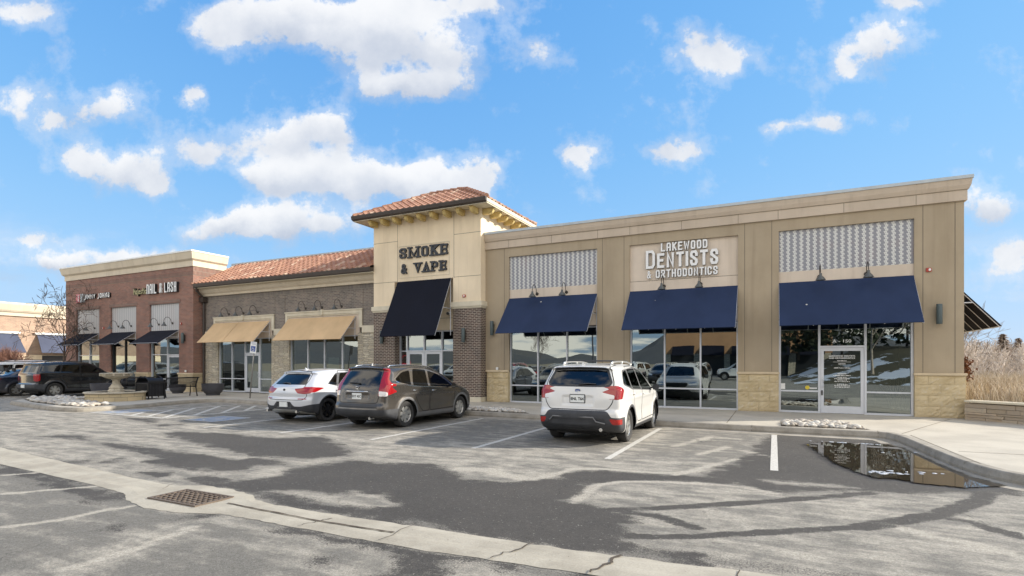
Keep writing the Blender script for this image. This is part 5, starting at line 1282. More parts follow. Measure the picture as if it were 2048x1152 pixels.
def cut(P, T, lab, gfun, active, inside_label, thr=0.0):
    """split triangles of `active` label along gfun = thr; the inner side gets inside_label"""
    g = gfun(P) - thr; g = np.where(np.abs(g) < 5e-4, -5e-4, g)
    m = np.isin(lab, active); sg_ = g[T] < 0; ns = sg_.sum(1)
    full = m & (ns == 3); part = m & (ns > 0) & (ns < 3)
    lab = lab.copy(); lab[full] = inside_label
    keepT, keepL = T[~part], lab[~part]; nT, nL = [], []; newP = []; ed = {}; base = len(P)
    for t, l in zip(T[part], lab[part]):
        s3 = [g[i] < 0 for i in t]
        lone = s3.index(True) if sum(s3) == 1 else s3.index(False)
        a, b, c = t[lone], t[(lone+1) % 3], t[(lone+2) % 3]
        def mid(i, j):
            key = (i, j) if i < j else (j, i)
            if key not in ed:
                q = g[i] / (g[i] - g[j]); newP.append(P[i] + (P[j] - P[i]) * q); ed[key] = base + len(newP) - 1
            return ed[key]
        ab, ac = mid(a, b), mid(a, c)
        la = inside_label if g[a] < 0 else l; lo = l if g[a] < 0 else inside_label
        nT += [(a, ab, ac), (ab, b, c), (ab, c, ac)]; nL += [la, lo, lo]
    if newP: P = np.concatenate([P, np.array(newP)])
    if nT: keepT = np.concatenate([keepT, np.array(nT)]); keepL = np.concatenate([keepL, np.array(nL)])
    return P, keepT, keepL
def side_reg(pts, r=.05, xm=.28):
    q = round_pts(pts, r); return lambda P: np.maximum(seg_dist(P[:, 1], P[:, 2], q), xm - np.abs(P[:, 0]))
def rear_reg(pts, ymax=.75, r=.04):
    q = round_pts(pts, r); return lambda P: np.maximum(seg_dist(np.abs(P[:, 0]), P[:, 2], q), P[:, 1] - ymax)
def front_reg(pts, ymin, r=.04):
    q = round_pts(pts, r); return lambda P: np.maximum(seg_dist(np.abs(P[:, 0]), P[:, 2], q), ymin - P[:, 1])
def top_reg(pts, zmin, r=.06):
    q = round_pts(pts, r); return lambda P: np.maximum(seg_dist(np.abs(P[:, 0]), P[:, 1], q), zmin - P[:, 2])
def wheel(R, wd, rimR, style, matr, parent, x, y, side, spokes=5):
    """tyre with rim, disc and spokes; outer face towards side (+1/-1)"""
    t = MB(); hw = wd / 2
    prof = [(rimR - .005, -hw*.8), (rimR + .02, -hw*.95), (R - .035, -hw), (R - .012, -hw*.88), (R, -hw*.55), (R, hw*.55), (R - .012, hw*.88), (R - .035, hw), (rimR + .02, hw*.95), (rimR - .005, hw*.8)]
    prof2 = [(r, h * side) for r, h in prof]
    t.lathe(prof2, c=(x, y, R), n=40, axis='x')
    t.f = [f for f in t.f if len(f) == 4]; t.mi = [0] * len(t.f)
    tw_ = loc_part(t, 'wheel', 'tyre', parent, smooth=35)
    r = MB(); o = hw * .72 * side
    r.lathe([(rimR, -hw*.75*side), (rimR - .018, -hw*.5*side), (rimR - .018, o * .6), (rimR - .004, o), (rimR + .002, o * 1.08), (rimR + .002, -hw*.75*side)], c=(x, y, R), n=40, axis='x')
    fo = o * .92; th = .02 * side
    for k in range(spokes):
        a0 = 2 * math.pi * k / spokes + .3
        subs = (-.16, .16) if style in ('double', 'Y') else (0,)
        for sb_ in subs:
            w0, w1 = (.026, .018) if style in ('double', 'Y') else (.042, .055)
            ai = a0 + sb_ * (.25 if style == 'Y' else .9); ao = a0 + sb_ * (1.35 if style == 'Y' else 1.0)
            p0 = Vector((math.cos(ai), math.sin(ai))) * .05; p1 = Vector((math.cos(ao), math.sin(ao))) * (rimR - .01)
            t_ = (p1 - p0).normalized(); nrm = Vector((-t_.y, t_.x))
            A = [p0 - nrm*w0, p0 + nrm*w0, p1 + nrm*w1, p1 - nrm*w1]
            r.hull([(x + fo - th*2, y + q.x, R + q.y) for q in A], [(x + fo - (th if i < 2 else 0) * .4, y + q.x, R + q.y) for i, q in enumerate(A)])
    r.lathe([(0, fo + .004*side), (.055, fo), (.065, fo - th), (0, fo - th)], c=(x, y, R), n=16, axis='x')
    loc_part(r, 'rim', matr, tw_, smooth=30)
    d = MB(); d.lathe([(0, 0), (rimR * .82, 0), (rimR * .82, -.02*side), (0, -.02*side)], c=(x + o*.2, y, R), n=24, axis='x'); loc_part(d, 'brake_disc', 'brake_disc', tw_)
def build_car(sp, label, cat, loc, yaw=0, group=None):
    car = Car(sp, sp.get('h', .03)); P, T = car.mesh(); lab = np.zeros(len(T), int); L, Wd, R = sp['L'], sp['W']/2, sp['R']
    names = ['body', 'gone']; mats = {'body': sp['paint']}
    def reg(name, g, active=('body',), thr=0.0, mat=None):
        nonlocal P, T, lab
        if name not in names: names.append(name)
        if mat: mats[name] = mat
        P, T, lab = cut(P, T, lab, g, [names.index(a) for a in active if a in names], names.index(name), thr)
    for yw in car.axles():
        g = lambda P, yw=yw: np.maximum(np.sqrt((P[:, 1]-yw)**2 + (P[:, 2]-R)**2) - sp['Ra'], (Wd - .30) - np.abs(P[:, 0]))
        reg('gone', g)
    for q in sp['regions']:      # (name, material, gfun, active)
        reg(q[0], q[2], q[3] if len(q) > 3 else ('body',), 0.0, q[1])
    for yw in car.axles():
        if sp.get('clad_arch', 0) > 0:
            g = lambda P, yw=yw: np.maximum(np.sqrt((P[:, 1]-yw)**2 + (P[:, 2]-R)**2) - sp['Ra'] - sp['clad_arch'], (Wd - .34) - np.abs(P[:, 0]))
            reg('arch_trim', g, ('body', 'bumper', 'sill'), 0, sp.get('clad_mat', 'car_plastic'))
    for dn, poly in sp.get('doors', []):
        g = side_reg(poly, .06)
        reg(dn, g, ('body',), 0, sp['paint'])
        reg('panel_gap', lambda P, g=g: np.abs(g(P)) - .009, ('body', dn), 0, 'gap_dark')
    for poly in sp.get('gaps_rear', []):
        g = rear_reg(poly, .9, .05); reg('tailgate', g, ('body',), 0, sp['paint']); reg('panel_gap', lambda P, g=g: np.abs(g(P)) - .009, ('body', 'tailgate'), 0, 'gap_dark')
    # mirror the half
    root = thing(sp['name'], label, cat, loc, group); root.rotation_euler.z = yaw
    y0 = -(car.axles()[0] + car.axles()[1]) / 2
    nP = len(P); PP = np.concatenate([P, P * np.array([-1, 1, 1])]); TT = np.concatenate([T, T[:, ::-1] + nP]); LL = np.concatenate([lab, lab])
    G_ = car.grad(PP); TT0 = TT
    # door / lamp / window parts are split left-right into parts of their own where they are separate panels
    for i, nm in enumerate(names):
        if nm == 'gone': continue
        sel = LL == i
        if not sel.any(): continue
        halves = [(nm, sel)]
        if nm in ('front_door', 'rear_door', 'tail_light', 'headlight', 'front_window', 'rear_window', 'quarter_window', 'bumper_reflector', 'reverse_light', 'fog_light'):
            c = PP[TT].mean(1)[:, 0]; halves = [(nm, sel & (c > 0)), (nm, sel & (c < 0))]
        for nm2, sl_ in halves:
            t = TT[sl_]; us, inv = np.unique(t, return_inverse=True); t = inv.reshape(-1, 3); v = PP[us].copy(); n_ = G_[us]
            if nm in sp.get('inset', {}): v = v - n_ * sp['inset'][nm]
            if nm == 'panel_gap': v = v - n_ * .001
            v[:, 1] += y0
            me = bpy.data.meshes.new(nm2); me.from_pydata(v.tolist(), [], t.tolist()); me.materials.append(MATS[mats[nm]])
            me.polygons.foreach_set('use_smooth', [True] * len(me.polygons)); me.validate(); me.update()
            if len(me.vertices) == len(v): me.normals_split_custom_set_from_vertices(n_.tolist())
            o = bpy.data.objects.new(nm2, me); C.objects.link(o); o.parent = root
    # helper for surface points
    def rear_y(x, z):
        lo, hi = -.2, 1.2
        for _ in range(24):
            m_ = (lo + hi) / 2
            if car.F(np.array([x*1.0]), np.array([m_]), np.array([z]))[0] > 0: lo = m_
            else: hi = m_
        return lo + y0
    def side_x(y, z):
        lo, hi = .2, 1.2
        for _ in range(24):
            m_ = (lo + hi) / 2
            if car.F(np.array([m_]), np.array([y*1.0]), np.array([z]))[0] > 0: hi = m_
            else: lo = m_
        return hi
    def top_z(x, y):
        lo, hi = .6, 2.2
        for _ in range(24):
            m_ = (lo + hi) / 2
            if car.F(np.array([x*1.0]), np.array([y*1.0]), np.array([m_]))[0] > 0: hi = m_
            else: lo = m_
        return hi
    # wheels and wells
    for yw in car.axles():
        for sd_ in (1, -1):
            wheel(R, sp.get('tw', .225), sp['rimR'], sp['style'], sp['rim'], root, sd_ * (Wd - .015 - sp.get('tw', .225)/2 - sp.get('wheel_in', .02)), yw + y0, sd_, sp.get('spokes', 5))
            w = MB(); n = 20; ring = []
            for k in range(n + 1):
                a = math.pi * (-.12 + 1.24 * k / n); ring.append((yw + y0 + (sp['Ra'] + .004) * math.cos(a), R + (sp['Ra'] + .004) * math.sin(a)))
            xa, xb = sd_ * (Wd - .035), sd_ * (Wd - .38)
            o = len(w.v)
            for q in ring: w.v += [(xa, *q), (xb, *q)]
            for k in range(n): w.f.append((2*k, 2*k+1, 2*k+3, 2*k+2)); w.mi.append(0)
            w.f.append(tuple(2*k+1 for k in range(n+1))); w.mi.append(0)
            # trim the liner to stay inside the skin
            loc_part(w, 'wheel_well', 'well', root)
    b = MB(); b.box(-Wd + .36, Wd - .36, y0 + .35, y0 + L - .4, .20, .34); b.box(-Wd*.7, Wd*.7, y0 + car.axles()[0] - .06, y0 + car.axles()[0] + .06, .24, .34); loc_part(b, 'underbody', 'underbody', root)
    # cabin
    b = MB(); zf = .55
    b.box(-Wd + .16, Wd - .16, y0 + .45, y0 + L - 1.35, zf, zf + .04)
    for sy in sp.get('seats', (1.15, 2.25)):
        for sx in (-.38, .38):
            yy = y0 + sy; b.box(sx - .24, sx + .24, yy, yy + .5, .62, .82)
            b.hull([(sx-.24, yy-.06, .75), (sx+.24, yy-.06, .75), (sx+.24, yy+.1, .75), (sx-.24, yy+.1, .75)], [(sx-.2, yy-.24, 1.22), (sx+.2, yy-.24, 1.22), (sx+.2, yy-.12, 1.22), (sx-.2, yy-.12, 1.22)])
            b.hull([(sx-.11, yy-.25, 1.26), (sx+.11, yy-.25, 1.26), (sx+.11, yy-.15, 1.26), (sx-.11, yy-.15, 1.26)], [(sx-.09, yy-.26, 1.43), (sx+.09, yy-.26, 1.43), (sx+.09, yy-.18, 1.43), (sx-.09, yy-.18, 1.43)])
    b.box(-Wd + .2, Wd - .2, y0 + L - 1.62, y0 + L - 1.35, .75, 1.02)
    loc_part(b, 'cabin', 'seat_cloth', root)
    # mirrors
    if sp.get('mirror'):
        my, mz = sp['mirror']
        for sd_ in (1, -1):
            xm = side_x(my, mz - .03); t = MB(); t.tube([(sd_*(xm-.01), y0+my, mz-.03), (sd_*(xm+.10), y0+my-.02, mz)], .022, 6)
            t.hull([(sd_*(xm+.07), y0+my-.05, mz-.07), (sd_*(xm+.22), y0+my-.07, mz-.065), (sd_*(xm+.23), y0+my-.07, mz+.075), (sd_*(xm+.08), y0+my-.05, mz+.08)],
                   [(sd_*(xm+.08), y0+my+.05, mz-.05), (sd_*(xm+.19), y0+my+.03, mz-.04), (sd_*(xm+.20), y0+my+.03, mz+.05), (sd_*(xm+.09), y0+my+.06, mz+.06)])
            loc_part(t, 'side_mirror', sp.get('mirror_mat', sp['paint']), root, smooth=50, bevel=.012)
    for (hy, hz) in sp.get('handles', []):
        for sd_ in (1, -1):
            xm = side_x(hy, hz); t = MB(); t.tube([(sd_*(xm-.005), y0+hy-.09, hz), (sd_*(xm+.028), y0+hy-.075, hz), (sd_*(xm+.03), y0+hy+.075, hz+.002), (sd_*(xm-.005), y0+hy+.09, hz+.002)], .013, 6)
            loc_part(t, 'door_handle', sp.get('handle_mat', sp['paint']), root, smooth=True)
    if sp.get('rails'):
        ya, yb, inx, hh = sp['rails']
        for sd_ in (1, -1):
            t = MB(); N = 9; pts = [(sd_*inx, y0+ya, top_z(inx, ya) - .01)]
            for k in range(N): y_ = ya + .06 + (yb-ya-.12)*k/(N-1); pts.append((sd_*inx, y0+y_, top_z(inx, y_) + hh))
            pts.append((sd_*inx, y0+yb, top_z(inx, yb) - .01)); t.tube(pts, .019, 6)
            if hh > .045:
                for y_ in (ya + .1, (ya+yb)/2, yb - .1): t.tube([(sd_*inx, y0+y_, top_z(inx, y_) - .01), (sd_*inx, y0+y_, top_z(inx, y_) + hh)], .024, 6)
            loc_part(t, 'roof_rail', sp.get('rail_mat', 'chrome'), root, smooth=True)
    if sp.get('crossbar'):
        t = MB()
        for y_ in sp['crossbar']: zz = top_z(0, y_) + .075; t.tube([(-.55, y0+y_, zz-.01), (.55, y0+y_, zz-.01)], .014, 6)
        loc_part(t, 'crossbar', 'car_plastic', root, smooth=True)
    if sp.get('fin'):
        y_ = sp['fin']; z_ = top_z(0, y_) - .005; t = MB(); t.hull([(-.035, y0+y_-.05, z_), (.035, y0+y_-.05, z_), (.012, y0+y_+.16, z_), (-.012, y0+y_+.16, z_)], [(-.006, y0+y_-.045, z_+.075), (.006, y0+y_-.045, z_+.075), (.004, y0+y_+.02, z_+.03), (-.004, y0+y_+.02, z_+.03)])
        loc_part(t, 'antenna_fin', sp.get('fin_mat', sp['paint']), root, bevel=.006)
    if sp.get('plate'):
        px_, pz_, txt, frm = sp['plate']; yy = rear_y(px_, pz_) - .008
        if frm: t = MB(); t.box(px_-.17, px_+.17, yy-.010, yy+.03, pz_-.092, pz_+.092); loc_part(t, 'plate_frame', 'car_plastic', root, bevel=.006)
        t = MB(); t.box(px_-.152, px_+.152, yy-.016, yy+.02, pz_-.076, pz_+.076); pl = loc_part(t, 'licence_plate', 'plate_white', root)
        if txt:
            o = text_mesh(txt, .085, 'plate_number', 'gap_dark', (px_, yy-.018, pz_-.03), sx=.92, offset=.0025); o.parent = pl
    if sp.get('wiper'):
        x0_, x1_, z_ = sp['wiper']; t = MB(); t.tube([(x0_, rear_y(x0_, z_)-.03, z_), (x0_*.5+x1_*.5, rear_y(x0_*.5+x1_*.5, z_+.02)-.03, z_+.022), (x1_, rear_y(x1_, z_+.012)-.02, z_+.012)], [.022, .014, .009], 6); loc_part(t, 'wiper', 'car_plastic', root, smooth=True)
    for (bx, bz, kind) in sp.get('badges', []):
        yy = rear_y(bx, bz) - .004; t = MB()
        if kind == 'oval':
            t.tube([(bx+.062*math.cos(a*math.pi/10), yy, bz+.032*math.sin(a*math.pi/10)) for a in range(21)], .006, 5, cap=False)
            for sx_, sz_, sr in ((-.025, .006, .009), (0, .0, .006), (.016, .010, .006), (.012, -.010, .006), (.032, -.002, .006), (-.004, -.012, .005)): t.lathe([(0, 0), (sr, 0), (sr, -.005), (0, -.006)], c=(bx+sx_, yy, bz+sz_), axis='y', n=6)
            loc_part(t, 'emblem', 'chrome', root); t = MB(); t.lathe([(0, 0), (.056, 0), (.056, .003), (0, .003)], c=(0, 0, 0), axis='y', n=20); t.v = [(bx+v[0], yy+.001+v[1], bz+v[2]*.5) for v in t.v]; loc_part(t, 'emblem_field', 'sign_blue', root)
        elif kind == 'h':
            for a, b_ in (((-.035, .042), (-.022, -.042)), ((.035, .042), (.022, -.042)), ((-.026, -.002), (.026, -.002))): t.tube([(bx+a[0], yy-.006, bz+a[1]), (bx+b_[0], yy-.006, bz+b_[1])], .009, 5)
            t.tube([(bx+x_, yy-.003, bz+z_) for x_, z_ in ((-.05, .05), (.05, .05), (.036, -.052), (-.036, -.052), (-.05, .05))], .006, 5, cap=False)
            loc_part(t, 'emblem', 'chrome', root)
        elif kind == 'roundel':
            t.lathe([(.030, -.004), (.041, -.004), (.041, .004), (.030, .004)], c=(bx, yy, bz), axis='y', n=24); loc_part(t, 'emblem', 'gap_dark', root)
            for k in range(4):
                t = MB(); t.hull([(bx, yy-.003, bz)] + [(bx+.030*math.cos(math.pi/2*(k+j/5)), yy-.003, bz+.030*math.sin(math.pi/2*(k+j/5))) for j in range(6)], [(bx, yy, bz)] + [(bx+.030*math.cos(math.pi/2*(k+j/5)), yy, bz+.030*math.sin(math.pi/2*(k+j/5))) for j in range(6)]); loc_part(t, 'emblem_quarter', 'plate_white' if k % 2 else 'sign_blue', root)
        elif kind.startswith('t:'):
            o = text_mesh(kind[2:], .055, 'badge_lettering', 'chrome', (bx, yy-.004, bz), sx=1.2, depth=.003); o.parent = root
    if sp.get('exhaust'):
        for ex, ez in sp['exhaust']:
            t = MB(); t.lathe([(.030, -.0), (.037, -.0), (.037, .16), (.030, .16)], c=(ex, y0 + sp.get('ex_y', .08), ez), axis='y', n=14); loc_part(t, 'exhaust_tip', 'chrome', root, smooth=40)
    for q in sp.get('trim', []):
        t = MB(); q[1](t, y0, rear_y, side_x, top_z); loc_part(t, q[0], q[2], root, smooth=40)
    return root
# ---- white wagon-like SUV, rear facing the camera
def dent_rect(x0, x1, z0, z1, d, soft=.03, ymax=.6):
    def f(x, y, z):
        a = np.clip((x - x0) / soft, 0, 1) * np.clip((x1 - x) / soft, 0, 1) * np.clip((z - z0) / soft, 0, 1) * np.clip((z1 - z) / soft, 0, 1)
        return d * a * (y < ymax)
    return f
SUV_W = dict(name='parked_suv', L=4.62, W=1.815, H=1.70, wb=2.67, oh=.98, R=.352, Ra=.405, rimR=.232, style='double', rim='rim_silver', spokes=5, tw=.225, paint='paint_white', h=.026,
    profile=[(.16,.30),(.05,.40,.05),(-.0,.47,.04),(.0,.66,.05),(.05,.73,.02),(.075,.74,.02),(.09,.98,.1),(.14,1.20,.08),(.24,1.40),(.36,1.575,.03),(.27,1.60,.02),(.30,1.635,.03),(.62,1.665,.2),(1.4,1.695,.3),(2.2,1.68,.3),(2.75,1.60,.2),(3.15,1.36,.2),(3.52,1.10,.12),(3.85,1.04,.2),(4.3,.95,.2),(4.52,.82,.12),(4.60,.66,.1),(4.60,.45,.1),(4.5,.26,.08),(4.2,.21,.05),(.45,.23,.1)],
    belt=[(0,1.16),(1,1.13),(2.5,1.06),(3.5,1.03),(4.6,.9)], tumble=.40, curve_r=.17, crease=.93, crown=.055,
    dents=[dent_rect(-.36, .36, .80, 1.03, .022, .05), dent_rect(-.62, .62, .42, .56, .02, .05)],
    regions=[
     ('rear_glass', 'car_glass', rear_reg([(-.2,1.235),(.63,1.235,.06),(.665,1.30,.03),(.545,1.555,.05),(-.2,1.585)], .6)),
     ('glass_surround', 'car_plastic', rear_reg([(-.2,1.20),(.66,1.20,.06),(.71,1.29,.03),(.575,1.60,.05),(-.2,1.62)], .6)),
     ('reverse_light', 'lamp_clear', rear_reg([(.48,1.09,.02),(.56,.99,.03),(.70,.955,.02),(.76,.955,.02),(.76,1.035,.02)], .5)),
     ('tail_light', 'tail_red', lambda P: np.minimum(rear_reg([(.52,1.205,.02),(.95,1.235,.02),(.99,.94),(.765,.945,.02),(.765,1.03,.02),(.50,1.095,.02),(.66,1.16,.03)], .22)(P), side_reg([(-.1,1.235),(.30,1.225,.03),(.46,1.15,.03),(.36,.955,.05),(-.1,.945)], .04, .66)(P))),
     ('bumper_reflector', 'reflector', rear_reg([(.68,.56,.02),(.95,.54,.02),(.95,.44,.02),(.74,.44,.03)], .34)),
     ('lower_bumper', 'car_plastic', rear_reg([(-.2,.20),(-.2,.72),(.60,.72,.04),(.66,.68,.02),(.72,.585,.03),(.99,.575),(.99,.20)], .50, .02)),
     ('windshield', 'car_glass_front', top_reg([(-.2,2.82),(.50,2.86,.08),(.62,3.44,.06),(-.2,3.50)], 1.08)),
     ('front_window', 'car_glass_front', side_reg([(2.08,1.09,.05),(3.10,1.05,.03),(3.16,1.09,.03),(2.72,1.50,.12),(2.16,1.57,.05)])),
     ('rear_window', 'car_glass', side_reg([(1.22,1.14,.05),(2.00,1.10,.05),(2.08,1.56,.05),(1.30,1.555,.06)])),
     ('quarter_window', 'car_glass', side_reg([(.62,1.26,.06),(1.14,1.15,.04),(1.22,1.54,.05),(.86,1.50,.12)])),
     ('window_trim', 'car_plastic', side_reg([(.56,1.24,.06),(1.10,1.12,.04),(3.12,1.02,.03),(3.24,1.08,.03),(2.80,1.53,.12),(2.1,1.605,.1),(.84,1.54,.12)])),
     ('headlight', 'head_lamp', front_reg([(.50,.86,.04),(.80,.94,.04),(.88,.88,.04),(.86,.78,.04),(.52,.76,.04)], 4.0)),
     ('grille', 'gap_dark', front_reg([(-.2,.87),(.44,.87,.05),(.48,.80,.04),(.40,.70,.04),(-.2,.68)], 4.2)),
     ('front_bumper', 'car_plastic', front_reg([(-.2,.20),(-.2,.60),(.5,.60,.05),(.62,.50,.05),(.95,.48),(.95,.2)], 4.0)),
     ('sill', 'car_plastic', side_reg([(.9,.1),(.9,.33),(3.7,.33),(3.7,.1)])),
    ],
    doors=[('front_door', [(2.06,.38,.06),(3.28,.40,.1),(3.36,1.04,.1),(2.78,1.56,.12),(2.12,1.63,.06)]), ('rear_door', [(1.42,.60,.2),(1.65,.38,.06),(2.04,.38,.06),(2.08,1.10,.06),(2.10,1.63,.06),(1.26,1.62,.06),(1.18,1.12,.1)])],
    gaps_rear=[[(-.2,.735),(.62,.735,.05),(.745,.90,.1),(.73,1.22,.1),(.73,1.3),(.60,1.66,.02),(-.2,1.70)]],
    clad_arch=.055, clad_mat='car_plastic', inset={'rear_glass': .004}, mirror=(3.06, 1.10), mirror_mat='car_plastic', handles=[(2.22, .98), (1.28, 1.02)], rails=(.72, 2.55, .54, .055), rail_mat='rim_silver', crossbar=(1.0, 2.15), fin=.52,
    plate=(0, .955, 'ENL T64', True), wiper=(.02, .38, 1.25), badges=[(0, 1.125, 'oval')], exhaust=[(.50, .33)], ex_y=.1,
    trim=[('skid_line', lambda t, y0, ry, sx, tz: t.tube([(-.60, ry(-.60, .54)-.004, .50), (-.52, ry(-.52, .60)-.008, .585), (.36, ry(.36, .60)-.008, .585), (.42, ry(.42, .55)-.006, .50), (.60, ry(.60, .50)-.004, .46)], .016, 6), 'car_plastic_grey'),
          ('tow_hook', lambda t, y0, ry, sx, tz: t.tube([(-.2, y0+.15, .33), (.1, y0+.13, .31), (.42, y0+.2, .33)], .03, 6), 'underbody')])
# ---- brown-grey crossover with tall tail lamps
SUV_B = dict(name='parked_suv', L=4.53, W=1.82, H=1.655, wb=2.62, oh=.99, R=.345, Ra=.395, rimR=.222, style='single', rim='rim_silver', spokes=7, tw=.225, paint='paint_brown', h=.026,
    profile=[(.22,.29),(.06,.34,.06),(.0,.46,.06),(.01,.60,.05),(.06,.66,.03),(.075,.80,.05),(.09,.98,.1),(.13,1.10,.1),(.27,1.32),(.44,1.53,.05),(.36,1.57,.02),(.42,1.605,.04),(.8,1.63,.2),(1.5,1.652,.3),(2.2,1.62,.3),(2.75,1.50,.25),(3.25,1.22,.2),(3.58,1.06,.15),(3.9,1.01,.2),(4.25,.90,.2),(4.44,.76,.12),(4.51,.60,.1),(4.50,.40,.1),(4.4,.26,.08),(4.1,.20,.05),(.5,.22,.1)],
    belt=[(0,1.17),(.8,1.14),(1.5,1.08),(2.6,1.01),(3.5,.98),(4.5,.85)], tumble=.44, curve_r=.22, crease=.86, scallop=.58, taper_r=.08, crown=.07,
    dents=[dent_rect(-.40, .40, .745, .93, .018, .05), dent_rect(-.66, .66, .52, .58, .012, .03)],
    regions=[
     ('rear_glass', 'car_glass', rear_reg([(-.2,1.12),(.64,1.12,.05),(.60,1.25,.08),(.52,1.50,.06),(-.2,1.545)], .75)),
     ('reverse_light', 'lamp_clear', rear_reg([(.645,.98,.02),(.66,.85,.02),(.86,.85,.03),(.86,.96,.04)], .30)),
     ('tail_light', 'tail_red', lambda P: np.minimum(np.minimum(rear_reg([(.645,1.16,.03),(.645,.85,.02),(.99,.85,.05),(.99,1.16,.05)], .24)(P), rear_reg([(.64,1.10,.03),(.95,1.10,.05),(.79,1.26,.08),(.70,1.545,.03),(.565,1.555,.03),(.60,1.38,.08)], .56)(P)), side_reg([(0,.87),(.24,.87,.02),(.60,.955,.03),(.42,1.06,.05),(.36,1.16,.06),(.42,1.3,.1),(.2,1.3),(0,1.1)], .05, .66)(P))),
     ('lower_bumper', 'car_plastic', rear_reg([(-.2,.20),(-.2,.51),(.55,.51,.05),(.66,.50,.05),(.99,.53),(.99,.20)], .62, .02)),
     ('bumper_inset', 'car_plastic', rear_reg([(-.2,.55),(.60,.55,.03),(.66,.61,.03),(.62,.66,.03),(-.2,.66)], .5, .02)),
     ('bumper_reflector', 'reflector', rear_reg([(.60,.40,.01),(.80,.41,.01),(.80,.37,.01),(.60,.36,.01)], .5, .01)),
     ('windshield', 'car_glass_front', top_reg([(-.2,2.75),(.48,2.80,.08),(.62,3.48,.06),(-.2,3.54)], 1.02)),
     ('front_window', 'car_glass_front', side_reg([(2.02,1.045,.05),(3.02,.99,.03),(3.14,1.03,.03),(2.66,1.36,.2),(2.14,1.49,.05)])),
     ('rear_window', 'car_glass', side_reg([(1.24,1.095,.05),(1.93,1.05,.05),(2.05,1.50,.04),(1.46,1.535,.08)])),
     ('quarter_window', 'car_glass', side_reg([(.58,1.275,.04),(.66,1.20,.06),(1.16,1.11,.04),(1.30,1.50,.06),(.92,1.45,.14)])),
     ('window_trim', 'chrome', side_reg([(.53,1.275,.04),(.64,1.175,.06),(1.16,1.075,.04),(3.10,.965,.03),(3.24,1.01,.03),(2.72,1.375,.2),(2.1,1.53,.1),(1.4,1.565,.1),(.88,1.48,.14)])),
     ('headlight', 'head_lamp', front_reg([(.44,.80,.04),(.78,.90,.04),(.88,.86,.04),(.84,.74,.04),(.50,.70,.04)], 3.9)),
     ('grille', 'gap_dark', front_reg([(-.2,.80),(.40,.80,.05),(.44,.70,.04),(.36,.62,.04),(-.2,.60)], 4.1)),
     ('front_bumper', 'car_plastic', front_reg([(-.2,.20),(-.2,.50),(.5,.50,.05),(.62,.42,.05),(.95,.40),(.95,.2)], 3.9)),
     ('sill', 'car_plastic_grey', side_reg([(.9,.1),(.9,.36),(3.7,.36),(3.7,.1)])),
    ],
    doors=[('front_door', [(2.00,.38,.06),(3.20,.40,.1),(3.28,.98,.1),(2.72,1.44,.12),(2.12,1.56,.06)]), ('rear_door', [(1.44,.64,.2),(1.66,.38,.06),(1.97,.38,.06),(2.00,1.04,.06),(2.10,1.57,.06),(1.40,1.58,.06),(1.20,1.10,.1)])],
    gaps_rear=[[(-.2,.675),(.62,.675,.05),(.66,.86,.04),(.645,1.12,.05),(.60,1.38,.1),(.56,1.58,.02),(-.2,1.64)]],
    clad_arch=.06, clad_mat='car_plastic_grey', mirror=(3.02, 1.03), handles=[(2.16, .93), (1.30, .965)], handle_mat='chrome', rails=(.62, 2.62, .56, .022), rail_mat='chrome', fin=.72, fin_mat='chrome',
    plate=(0, .845, 'EXT 42C', False), wiper=(.05, -.34, 1.17), badges=[(0, 1.035, 'h'), (-.50, .935, 't:CR-V')], exhaust=[(.42, .29)],
    trim=[('tailgate_garnish', lambda t, y0, ry, sx, tz: t.tube([(-.36+.09*k, ry(-.36+.09*k, .965)-.006, .965) for k in range(9)], .012, 6), 'chrome')])
